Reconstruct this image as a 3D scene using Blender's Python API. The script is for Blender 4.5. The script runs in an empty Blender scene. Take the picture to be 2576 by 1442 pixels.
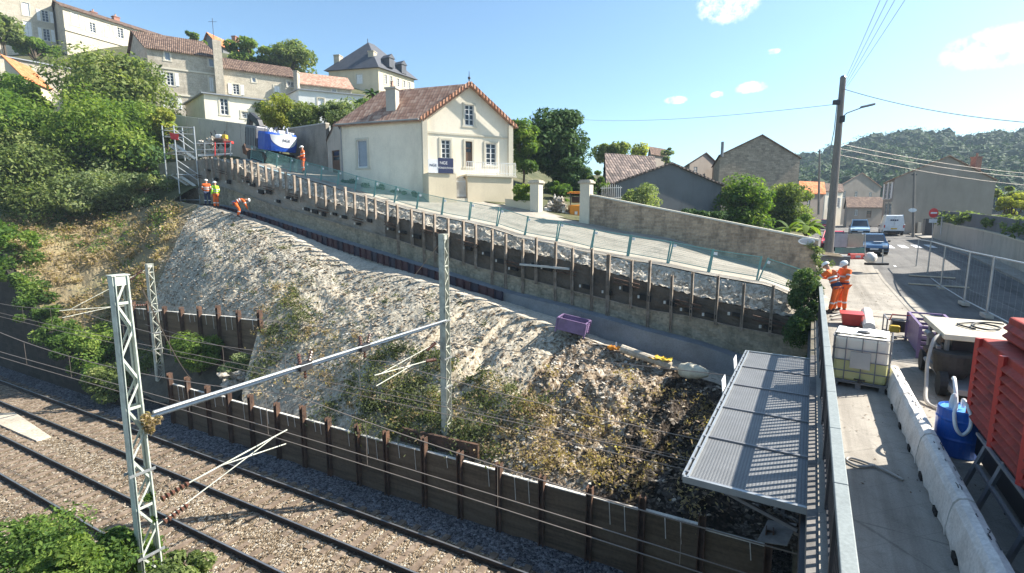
import bpy, math, random
import numpy as np
from mathutils import Vector, Matrix
R = math.radians
sc = bpy.context.scene
col = sc.collection
random.seed(7); rng = np.random.default_rng(7)

# ------------------------------------------------------------------ camera, sky, sun, exposure
F, CX, CY, HZ, ZC = 1250., 1288., 721., 545., 3.7
TH = math.atan((CY-HZ)/F); CT, ST = math.cos(TH), math.sin(TH)
cam = bpy.data.cameras.new('camera'); co = bpy.data.objects.new('camera', cam); col.objects.link(co)
co.location = (0, 0, ZC); co.rotation_euler = (math.pi/2-TH, 0, 0)
cam.sensor_width = 36; cam.lens = 36*F/2576; cam.clip_start = .1; cam.clip_end = 3000
sc.camera = co
SUN_AZ, SUN_EL = R(79.5), R(40.5)
sdir = Vector((math.sin(SUN_AZ)*math.cos(SUN_EL), math.cos(SUN_AZ)*math.cos(SUN_EL), math.sin(SUN_EL)))
sun = bpy.data.lights.new('sun', 'SUN'); so = bpy.data.objects.new('sun', sun); col.objects.link(so)
sun.energy = 5.0; sun.angle = R(.5); sun.color = (1, .94, .84)
so.rotation_euler = sdir.to_track_quat('Z', 'Y').to_euler()
w = bpy.data.worlds.new('World'); sc.world = w; w.use_nodes = True
wn = w.node_tree.nodes; wl = w.node_tree.links
bg = wn['Background']; sky = wn.new('ShaderNodeTexSky'); sky.sky_type = 'NISHITA'; sky.sun_disc = False
sky.sun_elevation = SUN_EL; sky.sun_rotation = SUN_AZ
sky.air_density = 1.0; sky.dust_density = 1.1; sky.ozone_density = 1.6; sky.altitude = 50
bg.inputs[1].default_value = .075
sc.view_settings.view_transform = 'Standard'; sc.view_settings.look = 'None'
sc.view_settings.exposure = 1.38; sc.view_settings.gamma = 1
sc.cycles.max_bounces = 6; sc.cycles.diffuse_bounces = 3; sc.cycles.transparent_max_bounces = 8

# ------------------------------------------------------------------ frames and measuring helpers
def ray(px, py):
    x = (px-CX)/F; y = -(py-CY)/F
    return Vector((x, CT+y*ST, -ST+y*CT))
CAM = Vector((0, 0, ZC))
def at_z(px, py, z): r = ray(px, py); return CAM+r*((z-ZC)/r.z)
def at_d(px, py, d): r = ray(px, py); return CAM+r*(d/r.y)
AB, AR = R(31), R(-62.35)
def fB(t, r, z=0): return Vector((t*math.sin(AB)+r*math.cos(AB), t*math.cos(AB)-r*math.sin(AB), z))
def fR(u, n, z=0): return Vector((u*math.sin(AR)+n*math.cos(AR), u*math.cos(AR)-n*math.sin(AR), z))
WO = Vector((10.45, 21, 0)); WK = Vector((-.859, .512, 0)); WM = Vector((.512, .859, 0))
def fW(k, m, z=0): v = WO+WK*k+WM*m; return Vector((v.x, v.y, z))
def toW(p): d = Vector((p.x, p.y, 0))-WO; return d.dot(WK), d.dot(WM)
def on_m(px, py, m):
    r = ray(px, py); o = CAM-WO
    s = (m-o.dot(WM))/(r.x*WM.x+r.y*WM.y); return CAM+r*s
def on_n(px, py, n):
    r = ray(px, py); N = fR(0, 1); return CAM+r*(n/(r.x*N.x+r.y*N.y))
def poly(pts, m):                      # pixel polyline measured on the vertical plane m -> (k, z) table
    a = sorted((toW(p)[0], p.z) for p in (on_m(x, y, m) for x, y in pts))
    ks = [q[0] for q in a]; zs = [q[1] for q in a]
    return lambda k: float(np.interp(k, ks, zs))
def pext(pts, m):                      # same, extended linearly at both ends
    a = sorted((toW(p)[0], p.z) for p in (on_m(x, y, m) for x, y in pts))
    a = [(a[0][0]-20, a[0][1]-20*(a[1][1]-a[0][1])/(a[1][0]-a[0][0]))]+a
    ks = [q[0] for q in a]; zs = [q[1] for q in a]
    return lambda k: float(np.interp(k, ks, zs))

# ------------------------------------------------------------------ objects
def tag(o, label=None, cat=None, group=None, kind=None):
    if label: o['label'] = label
    if cat: o['category'] = cat
    if group: o['group'] = group
    if kind: o['kind'] = kind
    return o
def thing(name, label, cat, loc=(0, 0, 0), group=None, rz=0):
    o = bpy.data.objects.new(name, None); col.objects.link(o); o.location = loc; o.rotation_euler.z = rz
    o.empty_display_size = .2
    return tag(o, label, cat, group)
def copy_tree(o, parent=None):
    c = o.copy(); col.objects.link(c)
    if parent: c.parent = parent
    for ch in o.children: copy_tree(ch, c)
    return c
def origin(o):
    v = Vector((0, 0, 0))
    while o: v = v+Vector(o.location); o = o.parent
    return v
ORD = ['', 'first', 'second', 'third', 'fourth', 'fifth', 'sixth', 'seventh', 'eighth', 'ninth', 'tenth', 'eleventh', 'twelfth', 'thirteenth',
       'fourteenth', 'fifteenth', 'sixteenth', 'seventeenth', 'eighteenth', 'nineteenth', 'twentieth', 'twenty-first', 'twenty-second', 'twenty-third', 'twenty-fourth']
UP = Vector((0, 0, 1))
class MB:
    def __init__(s): s.v = []; s.f = []; s.uv = None
    def add(s, vs, fs):
        b = len(s.v); s.v += [tuple(v) for v in vs]; s.f += [tuple(i+b for i in f) for f in fs]; return s
    def quad(s, *p): return s.add(p, [tuple(range(len(p)))])
    def hexa(s, a, b):                 # two quads (bottom ring a, top ring b)
        return s.add(list(a)+list(b), [(3, 2, 1, 0), (4, 5, 6, 7), (0, 1, 5, 4), (1, 2, 6, 5), (2, 3, 7, 6), (3, 0, 4, 7)])
    def box(s, c, sx, sy, sz, ax=None, ay=None, az=None):
        c = Vector(c); ax = Vector(ax or (1, 0, 0)); ay = Vector(ay or (0, 1, 0)); az = Vector(az or (0, 0, 1))
        X, Y, Z = ax*sx/2, ay*sy/2, az*sz/2
        return s.hexa([c-X-Y-Z, c+X-Y-Z, c+X+Y-Z, c-X+Y-Z], [c-X-Y+Z, c+X-Y+Z, c+X+Y+Z, c-X+Y+Z])
    def beam(s, p, q, w, h=None, up=UP):
        p, q = Vector(p), Vector(q); h = h or w; d = (q-p); L = d.length
        if L < 1e-6: return s
        d = d/L; sd = d.cross(Vector(up))
        if sd.length < 1e-3: sd = d.cross(Vector((1, 0, 0)))
        sd.normalize(); u = sd.cross(d)
        return s.box((p+q)/2, L, w, h, d, sd, u)
    def tube(s, pts, r, n=8, caps=True):
        pts = [Vector(p) for p in pts]; m = len(pts)
        rs = r if isinstance(r, (list, tuple)) else [r]*m
        vs = []; prev = None
        for i, p in enumerate(pts):
            d = (pts[min(i+1, m-1)]-pts[max(i-1, 0)]); d.normalize()
            a = prev if prev is not None else (d.cross(UP) if abs(d.z) < .95 else d.cross(Vector((1, 0, 0))))
            a = a-d*a.dot(d); a.normalize(); prev = a; b = d.cross(a)
            for j in range(n):
                t = 2*math.pi*j/n; vs.append(p+(a*math.cos(t)+b*math.sin(t))*rs[i])
        fs = [(i*n+j, i*n+(j+1) % n, (i+1)*n+(j+1) % n, (i+1)*n+j) for i in range(m-1) for j in range(n)]
        if caps: fs += [tuple(range(n))[::-1], tuple(range((m-1)*n, m*n))]
        return s.add(vs, fs)
    def lathe(s, prof, c, n=16, sx=1, sy=1):
        c = Vector(c); vs = []
        for r, z in prof:
            for j in range(n):
                t = 2*math.pi*j/n; vs.append(c+Vector((r*sx*math.cos(t), r*sy*math.sin(t), z)))
        m = len(prof)
        fs = [(i*n+j, i*n+(j+1) % n, (i+1)*n+(j+1) % n, (i+1)*n+j) for i in range(m-1) for j in range(n)]
        fs += [tuple(range(n))[::-1], tuple(range((m-1)*n, m*n))]
        return s.add(vs, fs)
    def prism(s, ring, vec):
        n = len(ring); vec = Vector(vec); a = [Vector(p) for p in ring]
        return s.add(a+[p+vec for p in a], [tuple(range(n))[::-1], tuple(range(n, 2*n))]+[(i, (i+1) % n, n+(i+1) % n, n+i) for i in range(n)])
    def grid(s, fn, nu, nv):
        vs = [fn(i/nu, j/nv) for i in range(nu+1) for j in range(nv+1)]; w = nv+1
        return s.add(vs, [(i*w+j, (i+1)*w+j, (i+1)*w+j+1, i*w+j+1) for i in range(nu) for j in range(nv)])
    def blob(s, c, rx, ry, rz, n=7, jit=.25):
        c = Vector(c); rows = 5; vs = []
        for i in range(rows):
            ph = math.pi*(i+.5)/rows
            for j in range(n):
                t = 2*math.pi*j/n; k = 1+random.uniform(-jit, jit)
                vs.append(c+Vector((rx*math.sin(ph)*math.cos(t)*k, ry*math.sin(ph)*math.sin(t)*k, rz*math.cos(ph)*k)))
        fs = [(i*n+j, (i+1)*n+j, (i+1)*n+(j+1) % n, i*n+(j+1) % n) for i in range(rows-1) for j in range(n)]
        return s.add(vs, fs+[tuple(range(n)), tuple(range((rows-1)*n, rows*n))[::-1]])
    def build(s, name, m, parent=None, smooth=False, uv=True, bevel=0):
        off = origin(parent) if parent else Vector((0, 0, 0))
        me = bpy.data.meshes.new(name)
        me.from_pydata([(x-off.x, y-off.y, z-off.z) for x, y, z in s.v], [], s.f); me.materials.append(m)
        o = bpy.data.objects.new(name, me); col.objects.link(o)
        if parent: o.parent = parent
        if smooth: me.polygons.foreach_set('use_smooth', [True]*len(me.polygons))
        if uv:
            L = me.uv_layers.new(name='UVMap'); dat = np.zeros((len(me.loops), 2), 'f')
            V = np.array(s.v)
            for p in me.polygons:
                nr = p.normal
                if abs(nr.z) > .97: t = Vector((1, 0, 0)); b = Vector((0, 1, 0))
                else:
                    t = UP.cross(nr); t.normalize(); b = nr.cross(t)
                for li, vi in zip(p.loop_indices, p.vertices):
                    q = V[vi]; dat[li] = (q[0]*t.x+q[1]*t.y+q[2]*t.z, q[0]*b.x+q[1]*b.y+q[2]*b.z)
            L.data.foreach_set('uv', dat.ravel())
        if bevel:
            bm = o.modifiers.new('bevel', 'BEVEL'); bm.width = bevel; bm.segments = 2; bm.limit_method = 'ANGLE'
        return o
def npmesh(name, V, Fq, m, parent=None, smooth=False):
    V = np.asarray(V, 'f'); Fq = np.asarray(Fq, 'i'); k = Fq.shape[1]
    if parent:
        V = V-np.array(origin(parent), 'f')
    me = bpy.data.meshes.new(name); me.vertices.add(len(V)); me.vertices.foreach_set('co', V.ravel())
    me.loops.add(Fq.size); me.loops.foreach_set('vertex_index', Fq.ravel())
    me.polygons.add(len(Fq)); me.polygons.foreach_set('loop_start', np.arange(0, Fq.size, k, dtype='i'))
    me.update(calc_edges=True); me.materials.append(m)
    if smooth: me.polygons.foreach_set('use_smooth', [True]*len(me.polygons))
    o = bpy.data.objects.new(name, me); col.objects.link(o)
    if parent: o.parent = parent
    return o

# ------------------------------------------------------------------ materials
class NT:
    def __init__(s, name):
        s.m = bpy.data.materials.new(name); s.m.use_nodes = True; s.t = s.m.node_tree; s.b = s.t.nodes['Principled BSDF']
    def n(s, typ, **kw):
        o = s.t.nodes.new('ShaderNode'+typ)
        for k, v in kw.items():
            if k in o.inputs: o.inputs[k].default_value = v
            else: setattr(o, k, v)
        return o
    def l(s, a, b): s.t.links.new(a, b)
    def ramp(s, fac, stops):
        r = s.n('ValToRGB'); e = r.color_ramp.elements
        while len(e) < len(stops): e.new(.5)
        for q, (p, c) in zip(e, stops): q.position = p; q.color = (*c, 1) if len(c) == 3 else c
        s.l(fac, r.inputs[0]); return r.outputs[0]
    def math(s, op, a, b=None):
        o = s.n('Math', operation=op)
        for i, x in enumerate((a, b)):
            if x is None: continue
            if isinstance(x, (int, float)): o.inputs[i].default_value = x
            else: s.l(x, o.inputs[i])
        return o.outputs[0]
    def pos(s, scale=(1, 1, 1), uv=False):
        g = s.n('TexCoord').outputs['UV'] if uv else s.n('NewGeometry').outputs['Position']
        mp = s.n('Mapping'); mp.inputs['Scale'].default_value = scale; s.l(g, mp.inputs[0]); return mp.outputs[0]
    def noise(s, vec, scale, detail=6, rough=.6):
        o = s.n('TexNoise'); o.inputs['Scale'].default_value = scale; o.inputs['Detail'].default_value = detail; o.inputs['Roughness'].default_value = rough
        s.l(vec, o.inputs['Vector']); return o.outputs['Fac']
    def voro(s, vec, scale, feature='F1'):
        o = s.n('TexVoronoi', feature=feature); o.inputs['Scale'].default_value = scale; s.l(vec, o.inputs['Vector']); return o
    def mix(s, fac, a, b, typ='MIX'):
        o = s.n('MixRGB', blend_type=typ)
        for i, x in enumerate((fac, a, b)):
            if isinstance(x, (int, float)): o.inputs[i].default_value = x
            elif isinstance(x, tuple): o.inputs[i].default_value = (*x, 1)
            else: s.l(x, o.inputs[i])
        return o.outputs[0]
    def bump(s, h, st=.3, dist=.02):
        o = s.n('Bump'); o.inputs['Strength'].default_value = st; o.inputs['Distance'].default_value = dist
        s.l(h, o.inputs['Height']); s.l(o.outputs[0], s.b.inputs['Normal'])
    def out(s, c, rough=.85, metal=0, spec=.3):
        if isinstance(c, tuple): s.b.inputs['Base Color'].default_value = (*c, 1)
        else: s.l(c, s.b.inputs['Base Color'])
        s.b.inputs['Roughness'].default_value = rough; s.b.inputs['Metallic'].default_value = metal
        s.b.inputs['Specular IOR Level'].default_value = spec; return s.m
def sc3(c, k): return tuple(min(1, x*k) for x in c)
def mat(name, c, var=.25, scale=1.5, rough=.8, bump=.2, bs=25, metal=0, spec=.3, stretch=(1, 1, 1), c2=None, fine=.15):
    t = NT(name); p = t.pos(stretch); c2 = c2 or sc3(c, 1+var)
    base = t.ramp(t.noise(p, scale, 8, .65), [(.3, sc3(c, 1-var)), (.5, c), (.72, c2)])
    f = t.noise(t.pos(), bs, 4)
    cc = t.mix(1, base, t.ramp(f, [(.3, (1-fine,)*3), (.7, (1+fine,)*3)]), 'MULTIPLY')
    if bump: t.bump(f, bump, .02)
    return t.out(cc, rough, metal, spec)
def paint(name, c, rough=.4, metal=0, dirt=.12):
    t = NT(name); n = t.noise(t.pos(), 3, 8, .7); d = t.noise(t.pos((1, 1, .5)), 7, 9, .75)
    base = t.ramp(n, [(.3, sc3(c, 1-dirt*1.6)), (.55, c), (.8, sc3(c, 1+dirt))])
    lum = sum(c)/3; dust = (.07, .06, .05) if lum < .08 else (.30, .25, .19)
    cc = t.mix(t.ramp(d, [(.54, (0, 0, 0)), (.75, (.32,)*3)]), base, dust)
    return t.out(cc, rough, metal, .4)
def worn(name, c1, c2, joint=None, along=AB):
    t = NT(name); p = t.pos(); n = t.noise(p, .55, 9, .72); f = t.noise(p, 60, 3); b = t.noise(p, 2.4, 8, .75)
    cc = t.ramp(n, [(.32, c1), (.66, c2)]); cc = t.mix(t.ramp(b, [(.55, (0, 0, 0)), (.7, (.5,)*3)]), cc, sc3(c1, .6))
    ro = t.n('VectorRotate'); ro.rotation_type = 'Z_AXIS'; ro.inputs['Angle'].default_value = along; t.l(p, ro.inputs['Vector']); mp = t.n('Mapping'); mp.inputs['Scale'].default_value = (1.5, .07, 1); t.l(ro.outputs[0], mp.inputs[0])
    cc = t.mix(.8, cc, t.ramp(t.noise(mp.outputs[0], 1.2, 6, .65), [(.34, (.62, .61, .6)), (.5, (1, 1, 1)), (.68, (1.15, 1.14, 1.12))]), 'MULTIPLY')
    cr = t.voro(p, .55, 'DISTANCE_TO_EDGE'); wv = t.math('ADD', cr.outputs['Distance'], t.math('MULTIPLY', t.math('SUBTRACT', b, .5), .06))
    cc = t.mix(t.ramp(wv, [(.0, (.4,)*3), (.007, (0, 0, 0))]), cc, sc3(c1, .35))
    if joint:
        rot = t.n('VectorRotate'); rot.rotation_type = 'Z_AXIS'; rot.inputs['Angle'].default_value = AB+.78; t.l(p, rot.inputs['Vector']); k = t.n('TexBrick'); t.l(rot.outputs[0], k.inputs['Vector'])
        for nm, v in (('Scale', 1), ('Brick Width', joint), ('Row Height', joint), ('Mortar Size', .006)): k.inputs[nm].default_value = v
        k.offset = 0; cc = t.mix(t.math('MULTIPLY', k.outputs['Fac'], .25), cc, sc3(c1, .5))
    cc = t.mix(1, cc, t.ramp(f, [(.3, (.84,)*3), (.7, (1.14,)*3)]), 'MULTIPLY'); t.bump(f, .35, .01); return t.out(cc, .9, 0, .2)
def plaster(name, c, stain=(.25, .2, .15), amt=.35):
    t = NT(name); p = t.pos((1, 1, .25)); a = t.noise(p, 1.1, 9, .7); f = t.noise(t.pos(), 18, 4)
    base = t.ramp(t.noise(t.pos(), .5, 6), [(.3, sc3(c, .86)), (.7, sc3(c, 1.06))])
    cc = t.mix(t.ramp(a, [(.5, (0, 0, 0)), (.78, (amt,)*3)]), base, stain)
    t.bump(f, .15, .01); return t.out(t.mix(1, cc, t.ramp(f, [(.3, (.93,)*3), (.7, (1.05,)*3)]), 'MULTIPLY'), .9, 0, .2)
def masonry(name, c1, c2, mort, bw=.45, bh=.22, stain=(.12, .1, .08), amt=.5, msize=.012):
    t = NT(name); uv = t.pos(uv=True); d = t.noise(t.pos(), 3, 3)
    wv = t.n('VectorMath', operation='ADD'); t.l(uv, wv.inputs[0])
    sc_ = t.n('VectorMath', operation='SCALE'); cmb = t.n('CombineXYZ'); t.l(d, cmb.inputs[0]); t.l(d, cmb.inputs[1]); t.l(cmb.outputs[0], sc_.inputs[0]); sc_.inputs['Scale'].default_value = .09
    t.l(sc_.outputs[0], wv.inputs[1])
    b = t.n('TexBrick'); t.l(wv.outputs[0], b.inputs['Vector'])
    for k, v in (('Color1', c1), ('Color2', c2), ('Mortar', mort)): b.inputs[k].default_value = (*v, 1)
    b.inputs['Scale'].default_value = 1; b.inputs['Brick Width'].default_value = bw; b.inputs['Row Height'].default_value = bh
    b.inputs['Mortar Size'].default_value = msize; b.inputs['Mortar Smooth'].default_value = .4
    n1 = t.noise(t.pos((1, 1, .35)), 1.3, 9, .7); n2 = t.noise(t.pos(), 9, 5)
    cc = t.mix(1, b.outputs['Color'], t.ramp(n2, [(.25, (.7,)*3), (.75, (1.2,)*3)]), 'MULTIPLY')
    cc = t.mix(t.ramp(n1, [(.47, (0, 0, 0)), (.72, (amt,)*3)]), cc, stain)
    h = t.math('ADD', t.math('MULTIPLY', b.outputs['Fac'], -.6), n2); t.bump(h, .5, .03)
    return t.out(cc, .92, 0, .2)
def tiles(name, cols, pw=.22, ph=.33, wv=1.0):
    t = NT(name); uv = t.pos(uv=True); s = t.n('SeparateXYZ'); t.l(uv, s.inputs[0])
    wave = t.math('ABSOLUTE', t.math('SINE', t.math('MULTIPLY', s.outputs[0], math.pi/pw)))
    row = t.math('FRACT', t.math('DIVIDE', s.outputs[1], ph))
    cell = t.n('CombineXYZ'); t.l(t.math('FLOOR', t.math('DIVIDE', s.outputs[0], pw)), cell.inputs[0]); t.l(t.math('FLOOR', t.math('DIVIDE', s.outputs[1], ph)), cell.inputs[1])
    wn_ = t.n('TexWhiteNoise'); wn_.noise_dimensions = '3D'; t.l(cell.outputs[0], wn_.inputs['Vector'])
    f = t.math('ADD', t.math('MULTIPLY', wn_.outputs['Value'], .55), t.math('MULTIPLY', t.noise(t.pos(), .9, 7, .7), .6))
    c = t.ramp(f, [(.2, cols[0]), (.5, cols[1]), (.85, cols[2])])
    t.bump(t.math('ADD', t.math('MULTIPLY', wave, wv), t.math('MULTIPLY', row, -.5)), .9, .06)
    gap = t.math('MULTIPLY', t.ramp(wave, [(0, (1-.75*wv,)*3), (.35, (1,)*3)]), t.ramp(row, [(0, (.35,)*3), (.22, (1,)*3)]))
    return t.out(t.mix(.75, c, gap, 'MULTIPLY'), .9, 0, .2)
def stones(name, cols, scale, bump=1, big=.25, dist=.05, cover=None, aniso=(1, 1, 1), streak=0):
    t = NT(name); p = t.pos(aniso); v = t.voro(p, scale); v2 = t.voro(p, scale*2.3)
    s = t.n('SeparateColor'); t.l(v.outputs['Color'], s.inputs[0]); s2 = t.n('SeparateColor'); t.l(v2.outputs['Color'], s2.inputs[0])
    f = t.math('ADD', t.math('MULTIPLY', s.outputs[0], .6), t.math('MULTIPLY', s2.outputs[1], .4))
    c = t.ramp(f, [(.12+i*.76/(len(cols)-1), q) for i, q in enumerate(cols)])
    n = t.noise(t.pos(), big, 8, .65)
    if cover: c = t.mix(t.ramp(n, [(.46, (0, 0, 0)), (.62, (.85,)*3)]), c, t.mix(1, t.ramp(s2.outputs[0], [(0, sc3(cover, .5)), (1, sc3(cover, 1.5))]), t.ramp(s.outputs[1], [(0, (.6,)*3), (1, (1.3,)*3)]), 'MULTIPLY'))
    else: c = t.mix(1, c, t.ramp(n, [(.3, (.75,)*3), (.7, (1.2,)*3)]), 'MULTIPLY')
    if streak:
        rot = t.n('VectorRotate'); rot.rotation_type = 'Z_AXIS'; rot.inputs['Angle'].default_value = AR; t.l(t.n('NewGeometry').outputs['Position'], rot.inputs['Vector'])
        mp = t.n('Mapping'); mp.inputs['Scale'].default_value = (.25, 2.6, .3); t.l(rot.outputs[0], mp.inputs[0]); sn = t.noise(mp.outputs[0], 1.4, 7, .7)
        c = t.mix(streak, c, t.ramp(sn, [(.3, (.5, .48, .45)), (.5, (1, 1, 1)), (.7, (1.3, 1.27, 1.22))]), 'MULTIPLY')
    t.bump(t.math('ADD', v.outputs['Distance'], t.math('MULTIPLY', v2.outputs['Distance'], .5)), bump, -dist)
    return t.out(c, .95, 0, .15)
def leafmat(name, cols, trans=.42):
    cols = [sc3(c, 1.45) for c in cols]
    t = NT(name); g = t.n('NewGeometry'); n = t.noise(t.pos(), .45, 4)
    f = t.math('ADD', t.math('MULTIPLY', g.outputs['Random Per Island'], .5), t.math('MULTIPLY', t.math('SUBTRACT', n, .33), 1.5))
    c = t.ramp(f, [(.08+i*.84/(len(cols)-1), q) for i, q in enumerate(cols)])
    t.out(c, .7, 0, .12); tr = t.n('BsdfTranslucent'); t.l(t.mix(1, c, (1.5, 1.6, .6), 'MULTIPLY'), tr.inputs[0])
    mx = t.n('MixShader'); mx.inputs[0].default_value = trans; t.l(t.b.outputs[0], mx.inputs[1]); t.l(tr.outputs[0], mx.inputs[2])
    t.l(mx.outputs[0], t.t.nodes['Material Output'].inputs[0]); return t.m
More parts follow.
